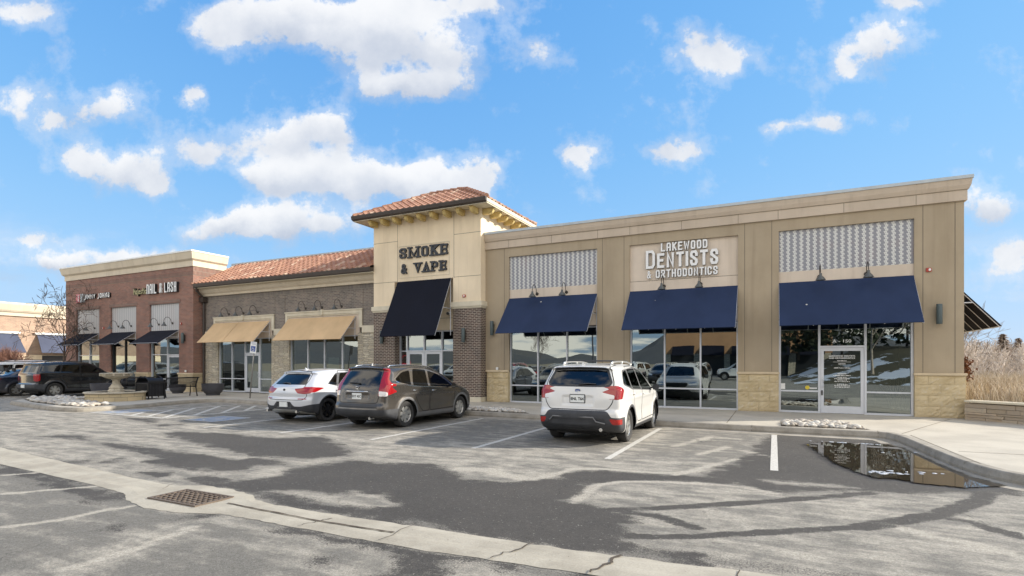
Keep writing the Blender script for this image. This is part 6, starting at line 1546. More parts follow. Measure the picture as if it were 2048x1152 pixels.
# ---- low white coupe crossover
SUV_X = dict(name='parked_suv', L=4.36, W=1.82, H=1.53, wb=2.67, oh=.86, R=.345, Ra=.392, rimR=.245, style='Y', rim='rim_black', spokes=5, tw=.235, paint='paint_pearl', h=.026,
    profile=[(.2,.26),(.06,.32,.05),(.0,.46,.06),(.0,.66,.05),(.05,.74,.04),(.04,.86,.05),(.10,1.00,.06),(.16,1.045,.04),(.42,1.27),(.58,1.40,.04),(.50,1.43,.02),(.62,1.47,.05),(1.0,1.51,.2),(1.6,1.53,.3),(2.2,1.50,.3),(2.7,1.38,.25),(3.1,1.17,.2),(3.38,1.02,.15),(3.8,.96,.2),(4.15,.86,.2),(4.3,.74,.12),(4.35,.58,.1),(4.34,.40,.1),(4.25,.24,.08),(4.0,.18,.05),(.5,.20,.1)],
    belt=[(0,1.08),(.8,1.06),(1.5,1.03),(2.6,.98),(3.5,.94),(4.4,.8)], tumble=.50, curve_r=.24, crease=.84, scallop=.56, taper_r=.06, crown=.06,
    dents=[dent_rect(-.30, .30, .42, .60, .03, .04), dent_rect(-.7, .7, .70, .76, .010, .03)],
    regions=[
     ('rear_glass', 'car_glass', rear_reg([(-.2,1.075),(.62,1.075,.05),(.56,1.20,.08),(.48,1.37,.06),(-.2,1.395)], .85)),
     ('tail_light', 'tail_red', lambda P: np.minimum(rear_reg([(.34,.965,.02),(.99,1.03,.05),(.99,.86,.05),(.68,.82,.05),(.48,.84,.04)], .22)(P), side_reg([(-.1,1.03),(.30,1.02,.03),(.68,.985,.02),(.36,.87,.06),(-.1,.85)], .04, .6)(P))),
     ('bumper_reflector', 'reflector', rear_reg([(.50,.70,.01),(.76,.70,.01),(.76,.675,.01),(.50,.675,.01)], .4, .005)),
     ('skid_plate', 'rim_silver', rear_reg([(-.2,.30),(-.2,.385),(.42,.385,.03),(.52,.35,.03),(.86,.28,.02),(.80,.22,.02),(.48,.26,.03)], .5, .02)),
     ('lower_bumper', 'car_plastic', rear_reg([(-.2,.15),(-.2,.60),(.27,.60,.03),(.40,.475,.03),(.60,.47,.05),(.99,.56),(.99,.15)], .62, .02)),
     ('windshield', 'car_glass_front', top_reg([(-.2,2.68),(.48,2.72,.08),(.62,3.30,.06),(-.2,3.36)], .98)),
     ('front_window', 'car_glass_front', side_reg([(2.02,.995,.05),(2.95,.955,.03),(3.04,.99,.03),(2.56,1.28,.2),(2.12,1.38,.05)])),
     ('rear_window', 'car_glass', side_reg([(1.22,1.04,.05),(1.94,1.00,.05),(2.04,1.39,.04),(1.46,1.40,.08)])),
     ('quarter_window', 'car_glass', side_reg([(.86,1.09,.04),(1.14,1.045,.04),(1.34,1.375,.06),(1.22,1.35,.10)])),
     ('window_trim', 'car_plastic', side_reg([(.80,1.08,.04),(1.16,1.02,.04),(3.00,.93,.03),(3.12,.98,.03),(2.62,1.29,.2),(2.1,1.415,.1),(1.3,1.41,.1)])),
     ('headlight', 'head_lamp', front_reg([(.44,.78,.04),(.78,.84,.04),(.88,.80,.04),(.84,.68,.04),(.50,.68,.04)], 3.8)),
     ('grille', 'gap_dark', front_reg([(.03,.76,.02),(.34,.78,.05),(.40,.70,.04),(.30,.56,.04),(.05,.56,.02)], 3.9)),
     ('front_bumper', 'car_plastic', front_reg([(-.2,.18),(-.2,.44),(.5,.44,.05),(.62,.36,.05),(.95,.34),(.95,.18)], 3.8)),
     ('sill', 'car_plastic', side_reg([(.8,.1),(.8,.33),(3.7,.33),(3.7,.1)])),
    ],
    doors=[('front_door', [(2.00,.36,.06),(3.08,.38,.1),(3.16,.92,.1),(2.60,1.34,.12),(2.10,1.45,.06)]), ('rear_door', [(1.30,.62,.2),(1.52,.36,.06),(1.97,.36,.06),(2.00,.99,.06),(2.08,1.46,.06),(1.40,1.46,.06),(1.16,1.04,.1)])],
    gaps_rear=[[(-.2,.655),(.66,.655,.05),(.76,.78,.05),(.60,1.06,.05),(.60,1.2),(.50,1.44,.02),(-.2,1.48)]],
    clad_arch=.045, mirror=(2.92, .99), handles=[(2.12, .87), (1.20, .90)], fin=.86, rails=None,
    plate=(0, .53, None, False), wiper=(.06, -.26, 1.105), badges=[(-.02, .925, 'roundel')], exhaust=[(-.66, .33), (.50, .33)], ex_y=.02)
# ---- boxy black SUV
SUV_K = dict(name='parked_suv', L=4.39, W=1.89, H=1.78, wb=2.67, oh=.90, R=.362, Ra=.415, rimR=.225, style='double', rim='rim_silver', spokes=6, tw=.235, paint='paint_black', h=.032,
    profile=[(.2,.34),(.04,.42,.04),(.0,.50,.03),(.0,.66,.03),(.08,.70,.02),(.09,1.15,.06),(.16,1.30,.04),(.30,1.60,.05),(.26,1.66,.02),(.32,1.70,.04),(.9,1.76,.2),(1.7,1.77,.3),(2.3,1.745,.3),(2.65,1.66,.12),(3.0,1.42,.1),(3.25,1.23,.1),(3.5,1.18,.15),(4.1,1.12,.1),(4.3,1.02,.08),(4.36,.8,.08),(4.38,.5,.08),(4.2,.28,.08),(4.0,.24,.05),(.5,.26,.1)],
    belt=[(0,1.20),(1.5,1.17),(2.6,1.14),(3.5,1.12),(4.4,1.0)], tumble=.26, curve_r=.10, curve_f=.22, crease=1.04, scallop=.62, taper_r=.04, crown=.05,
    regions=[
     ('rear_glass', 'car_glass', rear_reg([(-.2,1.24),(.66,1.24,.05),(.60,1.58,.06),(-.2,1.60)], .6)),
     ('tail_light', 'tail_red', lambda P: np.minimum(rear_reg([(.66,1.14,.03),(.95,1.14,.03),(.95,.82,.03),(.70,.82,.04)], .3)(P), side_reg([(-.1,1.12),(.24,1.12,.05),(.32,1.02,.05),(.22,.80,.03),(-.1,.80)], .05, .8)(P))),
     ('lower_bumper', 'car_plastic', rear_reg([(-.2,.20),(-.2,.66),(.99,.66),(.99,.20)], .52, .02)),
     ('windshield', 'car_glass_front', top_reg([(-.2,2.68),(.56,2.70,.06),(.66,3.12,.06),(-.2,3.18)], 1.16)),
     ('front_window', 'car_glass', side_reg([(2.00,1.205,.04),(2.92,1.18,.03),(2.60,1.56,.08),(2.05,1.60,.05)])),
     ('rear_window', 'car_glass', side_reg([(1.16,1.215,.04),(1.92,1.205,.04),(1.96,1.60,.04),(1.28,1.60,.05)])),
     ('quarter_window', 'car_glass', side_reg([(.38,1.225,.04),(1.06,1.215,.04),(1.18,1.60,.04),(.50,1.59,.04)])),
     ('headlight', 'head_lamp', front_reg([(.56,.98,.04),(.88,.98,.04),(.88,.82,.04),(.56,.82,.04)], 3.9)),
     ('grille', 'gap_dark', front_reg([(-.2,1.0),(.52,1.0,.05),(.52,.80,.04),(-.2,.80)], 4.1)),
     ('front_bumper', 'car_plastic', front_reg([(-.2,.20),(-.2,.6),(.95,.6),(.95,.2)], 3.9)),
     ('sill', 'car_plastic', side_reg([(.8,.1),(.8,.42),(3.7,.42),(3.7,.1)])),
    ],
    doors=[('front_door', [(1.98,.44,.06),(3.05,.44,.1),(3.05,1.14,.1),(2.66,1.62,.12),(2.02,1.67,.06)]), ('rear_door', [(1.26,.70,.2),(1.50,.44,.06),(1.95,.44,.06),(1.98,1.67,.06),(1.22,1.67,.06),(1.10,1.20,.1)])],
    clad_arch=.07, mirror=(2.92, 1.20), handles=[(2.12, 1.05), (1.2, 1.07)], rails=(.6, 2.5, .62, .035), rail_mat='car_plastic', plate=(0, .56, None, False))
# ---- dark sedan
CAR_S = dict(name='parked_sedan', L=4.78, W=1.82, H=1.45, wb=2.75, oh=1.05, R=.325, Ra=.37, rimR=.215, style='double', rim='rim_silver', spokes=5, tw=.21, paint='paint_navy', h=.034,
    profile=[(.2,.26),(.03,.34,.06),(.0,.5,.06),(.02,.75,.05),(.06,.98,.05),(.16,1.06,.05),(.55,1.09,.08),(.85,1.16,.12),(1.25,1.35,.2),(1.7,1.44,.3),(2.2,1.45,.3),(2.7,1.36,.25),(3.15,1.14,.2),(3.5,.98,.15),(4.0,.90,.2),(4.5,.78,.15),(4.72,.62,.1),(4.77,.48,.1),(4.74,.34,.1),(4.6,.22,.08),(4.4,.18,.05),(.5,.19,.1)],
    belt=[(0,.98),(1.5,.97),(2.6,.94),(3.5,.90),(4.7,.7)], tumble=.56, curve_r=.22, crease=.80, scallop=.52, crown=.05,
    regions=[
     ('rear_glass', 'car_glass', top_reg([(-.2,.72),(.62,.76,.06),(.50,1.42,.08),(-.2,1.46)], 1.10)),
     ('tail_light', 'tail_red', lambda P: np.minimum(rear_reg([(.40,.90,.03),(.99,.95,.03),(.99,.76,.03),(.50,.74,.04)], .3)(P), side_reg([(-.1,.96),(.42,.92,.05),(.34,.78,.05),(-.1,.76)], .05, .72)(P))),
     ('windshield', 'car_glass_front', top_reg([(-.2,2.62),(.48,2.66,.06),(.64,3.38,.06),(-.2,3.44)], .94)),
     ('front_window', 'car_glass_front', side_reg([(2.12,.965,.04),(3.06,.945,.03),(2.60,1.25,.12),(2.16,1.34,.05)])),
     ('rear_window', 'car_glass', side_reg([(1.02,1.02,.06),(2.04,.97,.04),(2.08,1.345,.04),(1.62,1.33,.15)])),
     ('headlight', 'head_lamp', front_reg([(.44,.66,.04),(.80,.74,.04),(.88,.70,.04),(.84,.60,.04),(.50,.58,.04)], 4.2)),
     ('grille', 'gap_dark', front_reg([(-.2,.64),(.40,.64,.05),(.36,.44,.04),(-.2,.44)], 4.4)),
    ],
    doors=[('front_door', [(2.08,.32,.06),(3.20,.34,.1),(3.24,.90,.1),(2.68,1.32,.12),(2.12,1.41,.06)]), ('rear_door', [(1.45,.58,.2),(1.65,.32,.06),(2.05,.32,.06),(2.10,1.41,.06),(1.5,1.38,.1),(.98,1.02,.1)])],
    clad_arch=0, mirror=(3.02, .97), handles=[(2.2, .83), (1.2, .85)], plate=(0, .62, None, False), seats=(1.35, 2.35), exhaust=[(-.5, .27)])
CM = {}
CM['w'] = build_car(SUV_W, 'white SUV with roof rails parked alone nearest the dental office door', 'car', (-3.68, 12.9, 0))
CM['b'] = build_car(SUV_B, 'brown-grey SUV with tall red tail lights between white cars', 'car', (-9.58, 12.93, 0), R_(-1.2))
CM['x'] = build_car(SUV_X, 'low pearl white SUV with black wheels left of the brown SUV', 'car', (-12.48, 13.1, 0), R_(-.5))
CM['k'] = build_car(SUV_K, 'boxy black SUV parked behind the stone fountain', 'car', (-32.75, 15.42, 0))
CM['s'] = build_car(CAR_S, 'dark blue sedan cut off by the left edge, beside the black SUV', 'car', (-35.6, 15.1, 0), R_(0))
def repaint(t, old, new):
    for ch in t.children:
        if ch.type == 'MESH' and ch.data.materials and ch.data.materials[0] == MATS[old]:
            ch.material_slots[0].link = 'OBJECT'; ch.material_slots[0].material = MATS[new]
def car_copy(k, label, loc, yaw=0, paint=None, group=None):
    t = copy_tree(CM[k]); clear(t); t.location = loc; t.rotation_euler.z = yaw; tag(t, label, 'car', group)
    if paint: repaint(t, {'w': 'paint_white', 'b': 'paint_brown', 'x': 'paint_pearl', 'k': 'paint_black', 's': 'paint_navy'}[k], paint)
    return t
car_copy('k', 'white boxy car whose roof shows above the dark sedan', (-38.5, 15.8, 0), paint='paint_white')
car_copy('k', 'tall white car whose roof shows over the black SUV', (-41.8, 17.8, 0.1), paint='paint_white')
# ---------------- courtyard furniture ----------------
ft = thing('stone_fountain', 'tan stone fountain with round basin and raised bowl beside the black SUV', 'fountain', (-24.5, 12.95, G0))
c0 = (-24.5, 12.95, G0)
a = MB(); a.lathe([(0, 0), (1.03, 0), (1.03, .29), (1.0, .30), (.92, .30), (.92, .12), (0, .12)], c=c0, n=48); a.build('basin_wall', 'split_face', ft, smooth=35)
a = MB(); a.lathe([(.86, .301), (1.08, .301), (1.10, .33), (1.08, .37), (.88, .37), (.86, .34)], c=c0, n=48); a.f = a.f[:-2] if len(a.f[-1]) > 4 else a.f; a.mi = [0]*len(a.f); a.build('coping_ring', 'fountain_stone', ft, smooth=35)
a = MB(); a.lathe([(0, .10), (.30, .10), (.30, .42), (.27, .44), (.25, .48), (.27, .52), (.20, .60), (.14, .70), (.13, .80), (.17, .86), (.15, .89)], c=c0, n=8); a.build('pedestal', 'fountain_stone', ft, smooth=25)
a = MB(); a.lathe([(.13, .86), (.20, .88), (.34, .92), (.48, .99), (.52, 1.05), (.50, 1.08), (.56, 1.09), (.57, 1.12), (.53, 1.13), (.46, 1.10), (.2, 1.04), (0, 1.03)], c=c0, n=40)
for k in range(10):
    an = 2*math.pi*k/10; a.lathe([(0, -.03), (.035, -.02), (.045, .02), (.03, .05), (0, .06)], c=(c0[0]+.53*math.cos(an), c0[1]+.53*math.sin(an), c0[2]+1.03), n=6)
a.build('bowl', 'fountain_stone', ft, smooth=35)
# litter bin: black slatted steel box with an arched hood
tr_ = thing('litter_bin', 'black steel litter bin with arched open hood between fountain and bench', 'litter bin', (-24.15, 14.1, G0)); cx, cy = -24.15, 14.1
tr_.rotation_euler.z = 0
a = MB(); w_, d_ = .44, .33
for sx in (-1, 1):
    for sy in (-1, 1): a.box(cx+sx*w_-.02, cx+sx*w_+.02, cy+sy*d_-.02, cy+sy*d_+.02, G0, G0+.72)
for k in range(1, 14):
    x = cx - w_ + 2*w_*k/14
    for sy in (-1, 1): a.box(x-.012, x+.012, cy+sy*d_-.008, cy+sy*d_+.008, G0+.14, G0+.66)
for k in range(1, 11):
    y = cy - d_ + 2*d_*k/11
    for sx in (-1, 1): a.box(cx+sx*w_-.008, cx+sx*w_+.008, y-.012, y+.012, G0+.14, G0+.66)
for z in (.12, .66): a.box(cx-w_, cx+w_, cy-d_, cy+d_, G0+z, G0+z+.03)
a.build('slatted_frame', 'black_metal', tr_)
a = MB(); a.box(cx-w_+.03, cx+w_-.03, cy-d_+.03, cy+d_-.03, G0+.15, G0+.655); a.build('liner', 'planter', tr_)
a = MB(); n = 12
for k in range(n):
    a0, a1 = math.pi*k/n, math.pi*(k+1)/n
    q = lambda an, r: (cx + r*w_*math.cos(an), G0 + .69 + r*.30*math.sin(an))
    for y0, y1 in ((cy-d_, cy-d_+.06), (cy+d_-.06, cy+d_)) if 3 <= k <= 8 else ((cy-d_, cy+d_),):
        p0, p1, p2, p3 = q(a0, 1), q(a1, 1), q(a1, .95), q(a0, .95)
        a.hull([(p0[0], y0, p0[1]), (p1[0], y0, p1[1]), (p2[0], y0, p2[1]), (p3[0], y0, p3[1])], [(p0[0], y1, p0[1]), (p1[0], y1, p1[1]), (p2[0], y1, p2[1]), (p3[0], y1, p3[1])])
a.build('arched_hood', 'black_metal', tr_, smooth=20)
# benches
def bench():
    t = thing('park_bench', None, None)
    L = .78
    for sx in (-1, 1):
        a = MB(); x = sx * (L - .06)
        a.tube([(x, -.30, 0), (x, -.24, .22), (x, -.20, .42), (x, -.24, .62), (x, -.36, .86)], .028, 6); a.tube([(x, .24, 0), (x, .20, .2), (x, .20, .43)], .026, 6)
        a.tube([(x, -.20, .43), (x, .22, .43)], .018, 6); loc_part(a, 'leg', 'black_metal', t, smooth=True)
        a = MB(); a.tube([(x, -.26, .66), (x, 0, .68), (x, .2, .62), (x, .2, .43)], .016, 6); loc_part(a, 'armrest', 'black_metal', t, smooth=True)
    a = MB()
    for k in range(7): y = -.18 + .38*k/6; a.box(-L, L, y-.02, y+.02, .435, .45)
    loc_part(a, 'seat', 'black_metal', t)
    a = MB()
    for k in range(31): x = -L + .05 + (2*L - .1)*k/30; a.tube([(x, -.20, .44), (x, -.24, .62), (x, -.35, .85)], .015, 4)
    a.tube([(-L, -.36, .87), (L, -.36, .87)], .028, 6); a.tube([(-L, -.21, .46), (L, -.21, .46)], .014, 6)
    loc_part(a, 'backrest', 'black_metal', t, smooth=True); return t
b1 = bench(); b1.location = (-24.55, 15.55, G0); b1.rotation_euler.z = R_(90); tag(b1, 'black metal bench seen from behind, nearest the round planter', 'bench', 'black metal benches')
b2 = copy_tree(b1); clear(b2); b2.location = (-26.6, 14.7, G0); b2.rotation_euler.z = R_(200); tag(b2, 'black metal bench mostly hidden behind the litter bin', 'bench', 'black metal benches')
# planters
def planter():
    t = thing('round_planter', None, None)
    a = MB(); a.lathe([(0, 0), (.30, 0), (.31, .08), (.36, .12), (.44, .24), (.475, .40), (.48, .52), (.49, .56), (.45, .56), (.44, .50), (0, .48)], n=36); loc_part(a, 'bowl', 'planter', t, smooth=35)
    a = MB(); a.lathe([(0, .49), (.43, .50), (.2, .54), (0, .55)], n=20); loc_part(a, 'soil', 'crack_dirt', t, smooth=True); return t
p1 = planter(); p1.location = (-24.1, 16.95, G0); tag(p1, 'large dark grey bowl planter beside the ledge stone pier', 'planter', 'dark grey bowl planters')
for (x, y, s_, l) in ((-27.25, 17.25, .8, 'dark grey bowl planter behind the bench by the nail salon door'), (-27.4, 14.0, 1.1, 'dark bowl planter behind the fountain bowl')):
    q = copy_tree(p1); clear(q); q.location = (x, y, G0); q.scale = (s_,)*3; tag(q, l, 'planter', 'dark grey bowl planters')
# leaning accessible-parking sign
sp_ = thing('parking_sign', 'small white and blue accessible parking sign on a leaning pole', 'sign', (-20.58, 16.2, G0))
a = MB(); a.tube([(-20.58, 16.2, G0), (-20.24, 16.18, 2.62)], .027, 8); a.build('pole', 'steel', sp_, smooth=True)
Ms = Matrix.Translation((-20.27, 16.13, 2.36)) @ Matrix.Rotation(R_(8), 4, 'Y') @ Matrix.Rotation(R_(12), 4, 'Z')
def xf(mb, M_): mb.v = [tuple(M_ @ Vector(q)) for q in mb.v]; return mb
a = MB(); a.box(-.155, .155, -.004, .004, -.25, .25); xf(a, Ms).build('sign_plate', 'white_plastic', sp_)
a = MB(); a.box(-.11, .11, -.009, -.0045, -.17, .06); xf(a, Ms).build('blue_panel', 'sign_blue', sp_)
a = MB(); a.tube([(-.02, -.012, .03), (-.01, -.012, -.04), (.04, -.012, -.05), (.06, -.012, -.12)], .010, 5); a.tube([(-.01+.055*math.cos(k*.5+1.5), -.012, -.09+.05*math.sin(k*.5+1.5)) for k in range(10)], .008, 5); xf(a, Ms).build('wheelchair_symbol', 'white_plastic', sp_)
for k, (tx, sz, z) in enumerate((('RESERVED', .05, .19), ('PARKING', .05, .13))):
    o = text_mesh(tx, sz, 'lettering', 'sign_blue', (0, -.006, z), None, sx=1.0); o.data.transform(Ms); o.parent = sp_; o.matrix_parent_inverse = Matrix.Translation(-sp_.location)
# small outlet boxes on the stone caps
for x, y, z, l in ((-9.85, 18.98, 1.47, 'small white box on the stone cap beside the dark brick pier'), (-28.3, 18.37, 1.25, 'small white box on the stone cap at the red brick corner')):
    t = thing('outlet_box', l, 'outlet box', (x, y, z)); a = MB(); a.box(x-.05, x+.05, y-.06, y+.0, z-.055, z+.055); a.build('cover', 'white_plastic', t, bevel=.012)
# river stones
m = MT('cobble', (.55, .52, .45), .8)
oi = nd(m.t, 'ShaderNodeNewGeometry').outputs['Random Per Island']
cr_ = nd(m.t, 'ShaderNodeValToRGB', {0: oi}); e_ = cr_.color_ramp.elements; e_[0].color = (.30, .27, .23, 1); e_[1].color = (.58, .55, .49, 1)
for ps, cc in ((.3, (.48, .44, .38, 1)), (.55, (.36, .31, .25, 1)), (.8, (.54, .52, .47, 1))): q = e_.new(ps); q.color = cc
m.set('Base Color', cr_.outputs[0])
bm = bmesh.new(); bmesh.ops.create_icosphere(bm, subdivisions=2, radius=1); bm.verts.ensure_lookup_table(); IV = np.array([v.co[:] for v in bm.verts]); IF = [tuple(v.index for v in f.verts) for f in bm.faces]; bm.free()
def stones(name, poly, n, s0, s1, seed, label=None, z=.15):
    r = np.random.default_rng(seed); P = np.array(poly); lo, hi = P.min(0), P.max(0); V_ = []; F_ = []; k = 0
    while k < n:
        x, y = r.uniform(lo[0], hi[0]), r.uniform(lo[1], hi[1])
        if seg_dist(np.array([x]), np.array([y]), poly)[0] > -.02: continue
        s = r.uniform(s0, s1); sc3 = np.array([s*r.uniform(.8, 1.4), s*r.uniform(.7, 1.1), s*r.uniform(.45, .7)]); a = r.uniform(0, 6.28)
        v = IV * sc3 * (1 + .12*np.sin(IV[:, [1, 2, 0]]*r.uniform(1.5, 3)+r.uniform(0, 6))); c, s_ = math.cos(a), math.sin(a)
        v = np.stack([v[:, 0]*c - v[:, 1]*s_, v[:, 0]*s_ + v[:, 1]*c, v[:, 2]], 1) + np.array([x, y, z + sc3[2]*r.uniform(.35, 1.1)])
        o = len(V_) ; V_ += v.tolist(); F_ += [tuple(i+o for i in f) for f in IF]; k += 1
    me = bpy.data.meshes.new(name); me.from_pydata(V_, [], F_); me.materials.append(MATS['cobble']); me.polygons.foreach_set('use_smooth', [True]*len(F_)); return tag(link(name, me), kind='stuff')
stones('river_stones', [(.2, 14.78), (.2, 16.0), (1.55, 16.35), (1.95, 14.85)], 330, .035, .085, 1)
stones('river_stones', [(-9.6, 15.2), (-9.5, 16.2), (-8.0, 16.3), (-6.8, 15.1)], 300, .035, .085, 2)
stones('river_stones', [(-28.5, 11.6), (-26.2, 10.9), (-23.0, 10.5), (-21.8, 10.6), (-21.9, 11.4), (-23.5, 11.6), (-25.5, 11.9), (-26.5, 13.0), (-28.6, 12.8)], 650, .05, .12, 3)
def dirt(name, poly, z=.153):
    bm = bmesh.new(); bm.faces.new([bm.verts.new((x, y, z)) for x, y in poly]); me = bpy.data.meshes.new(name); bmesh.ops.recalc_face_normals(bm, faces=bm.faces)
    for f in bm.faces:
        if f.normal.z < 0: f.normal_flip()
    bm.to_mesh(me); bm.free(); me.materials.append(MATS['crack_dirt']); tag(link(name, me), kind='structure')
dirt('stone_bed', [(.15, 14.74), (.15, 16.05), (1.6, 16.4), (2.0, 14.8)]); dirt('stone_bed', [(-9.65, 15.15), (-9.55, 16.25), (-8.0, 16.35), (-6.7, 15.05)]); dirt('stone_bed', [(-28.5, 11.5), (-26.2, 10.85), (-23.0, 10.4), (-21.8, 10.5), (-21.85, 11.5), (-23.5, 11.7), (-25.4, 12.0), (-26.4, 13.1), (-28.6, 12.9)], .154)
# small litter and specks on the asphalt
# ---------------- trees and planting ----------------
plain('bark', (.115, .082, .062), .9, 0, .3, 12); plain('bark_red', (.20, .10, .07), .9, 0, .25, 12); plain('bark_pale', (.30, .25, .20), .9, 0, .25, 9); plain('twig_pale', (.40, .33, .26), .9, 0, .2, 5); plain('leaf_brown', (.20, .085, .035), .8, 0, .3, 9)
def grow(mb, p, d, ln, r, depth, rnd, tw, spread=.6, up=.12, kids=(2, 4), n=5, leaf=None):
    pts = [p]; rs = [r]; k = 4 if depth > 1 else 3
    for i in range(k):
        d = (d + Vector((rnd.gauss(0, .12), rnd.gauss(0, .12), rnd.gauss(up*.4, .08)))).normalized(); p = p + d * ln / k; pts.append(p); rs.append(max(tw, r * (1 - .62*(i+1)/k)))
    mb.tube(pts, rs, n if depth > 2 else 3, cap=False)
    if leaf is not None and depth <= 2:
        for _ in range(3):
            q = pts[rnd.randint(1, k)] + Vector((rnd.gauss(0, .07), rnd.gauss(0, .07), rnd.gauss(0, .07))); a = Vector((rnd.gauss(0, 1), rnd.gauss(0, 1), rnd.gauss(0, 1))).normalized()*.05; b = Vector((rnd.gauss(0, 1), rnd.gauss(0, 1), rnd.gauss(0, 1))).normalized()*.04
            leaf.add([q-a, q+b, q+a, q-b], [(0, 1, 2, 3)])
    if depth == 0: return
    for j in range(rnd.randint(*kids)):
        t = rnd.uniform(.35, 1.0); i = min(k-1, int(t*k)); q = pts[i] + (pts[i+1]-pts[i])*(t*k-i)
        az = rnd.uniform(0, 6.28); s = spread * rnd.uniform(.7, 1.3)
        side = d.cross(Vector((math.cos(az), math.sin(az), .1))).normalized(); nd_ = (d*(1-s*.5) + side*s + Vector((0, 0, up))).normalized()
        grow(mb, q, nd_, ln*rnd.uniform(.62, .82), rs[i]*.62, depth-1, rnd, tw, spread, up, kids, n, leaf)
def bare_tree(label, loc, h, seed, mat='bark', depth=5, r0=.10, tw=.008, spread=.62, stems=1, kids=(3, 4), leaf=False, group=None, name='bare_tree', tr_h=.3, up=.12):
    rnd = random.Random(seed); t = thing(name, label, 'tree', loc, group); P0 = Vector(loc)
    tk = MB(); cr = MB(); lf = MB() if leaf else None
    for s in range(stems):
        d = Vector((rnd.gauss(0, .04 + .25*(stems > 1)), rnd.gauss(0, .04 + .25*(stems > 1)), 1)).normalized(); ln = h*tr_h
        pts = [P0]; rs = [r0*1.25]; p = P0
        for i in range(5):
            d = (d + Vector((rnd.gauss(0, .05), rnd.gauss(0, .05), .05))).normalized(); p = p + d*ln*(1.0 if i else .7)/2.0; pts.append(p); rs.append(r0*(1-.15*(i+1)))
        tk.tube(pts, rs, 8, cap=False)
        for i in (1, 2, 3, 4, 5):
            for j in range(2 if i < 5 else 3):
                az = rnd.uniform(0, 6.28); s_ = spread*rnd.uniform(.8, 1.3)
                nd_ = (d*.8 + Vector((math.cos(az), math.sin(az), 0))*s_ + Vector((0, 0, up))).normalized()
                if i >= 2 or stems > 1: grow(cr, pts[i], nd_, h*.30*rnd.uniform(.7, 1.1)*(1.15-.1*i), rs[i]*.55, depth-2, rnd, tw, spread, up, kids, 5, lf)
    tk.build('trunk', mat, t, smooth=True, fix=False); cr.build('crown', mat, t, smooth=True, fix=False)
    if leaf: lf.build('dead_leaves', 'leaf_brown', t, fix=False)
    return t
bare_tree('leafless brown tree in front of the red brick corner', (-38.3, 17.4, .1), 7.2, 12, depth=6, r0=.095, tw=.011, spread=.85, tr_h=.22, kids=(2, 3), up=.15)
bare_tree('reddish leafless shrub-like tree far left by the pale brick shops', (-51.5, 20.0, 0), 4.2, 5, 'bark_red', depth=5, r0=.05, tw=.010, stems=4, spread=.5, tr_h=.12)
bare_tree('thin leafless tree behind the stucco corner and black side awning', (6.6, 27.0, .1), 5.0, 21, 'bark_pale', depth=6, r0=.06, tw=.006, spread=.7, tr_h=.2, kids=(2, 4))
bare_tree('young tree with clinging brown leaves tight behind the stucco corner', (5.35, 22.6, .3), 1.6, 22, depth=5, r0=.05, tw=.006, leaf=True, spread=.25, tr_h=.25)
# far wood on the right
fw = MB(); rnd = random.Random(77); cl = MB()
plain('far_twig', (.66, .57, .48), .95, 0, .25, .4); plain('far_twig_dark', (.32, .26, .21), .95, 0, .3, .5)
def stick_tree(mb, x, y, h, rnd, n):
    P = Vector((x, y, -.2)); mb.tube([P, P+Vector((rnd.gauss(0, .1), 0, h*.55)), P+Vector((rnd.gauss(0, .3), 0, h))], [.09, .06, .02], 3, cap=False)
    for _ in range(n):
        z = rnd.uniform(.15, 1)*h; az = rnd.uniform(0, 6.28); l = (h-z*.8)*rnd.uniform(.25, .55); d = Vector((math.cos(az), math.sin(az), rnd.uniform(.4, 1.5))).normalized()
        q = P+Vector((0, 0, z)); m1 = q+d*l*.5+Vector((0, 0, .1*l)); e = m1+(d+Vector((rnd.gauss(0, .3), rnd.gauss(0, .3), .3))).normalized()*l*.6
        mb.tube([q, m1, e], [.03, .02, .008], 3, cap=False)
        for __ in range(3):
            f = q.lerp(e, rnd.uniform(.3, 1)); g = f+Vector((rnd.gauss(0, .5), rnd.gauss(0, .5), rnd.uniform(.1, .8)))*l*.4; mb.tube([f, g], [.014, .006], 3, cap=False)
for _ in range(240):
    y = rnd.uniform(48, 110); x = y*rnd.uniform(.20, .36) + rnd.gauss(0, 2); stick_tree(fw if rnd.random() < .65 else cl, x, y, rnd.uniform(2.6, 3.9)*(.6 + y/150), rnd, 26)
tag(fw.build('far_wood', 'far_twig', fix=False), kind='stuff'); tag(cl.build('far_wood', 'far_twig_dark', fix=False), kind='stuff')
def conifer(label, x, y, h, seed, mat):
    rnd = random.Random(seed); t = thing('conifer', label, 'tree', (x, y, 0)); a = MB(); a.tube([(x, y, 0), (x, y, h)], [.16, .02], 6, cap=False); a.build('trunk', 'bark', t); a = MB()
    for _ in range(900):
        z = h*rnd.uniform(.12, 1)**.9; r = (h-z)*.30*rnd.uniform(.3, 1.1)+.1; az = rnd.uniform(0, 6.28); q = Vector((x+r*math.cos(az), y+r*math.sin(az), z-.25*r)); u = Vector((math.cos(az), math.sin(az), -.2))*.32; v = Vector((-math.sin(az), math.cos(az), rnd.uniform(-.4, .4)))*.16
        a.add([q-u*.5-v, q+u, q-u*.5+v, q-u*.7], [(0, 1, 2, 3)])
    a.build('crown', mat, t, fix=False)
plain('needle_rust', (.30, .20, .13), .9, 0, .3, 1); plain('needle_green', (.05, .065, .045), .9, 0, .3, 1)
conifer('rust brown conifer rising above the far wood', 22.9, 78, 4.9, 1, 'needle_rust'); conifer('dark narrow conifer at the right edge of the far wood', 28.6, 92, 4.9, 2, 'needle_rust')
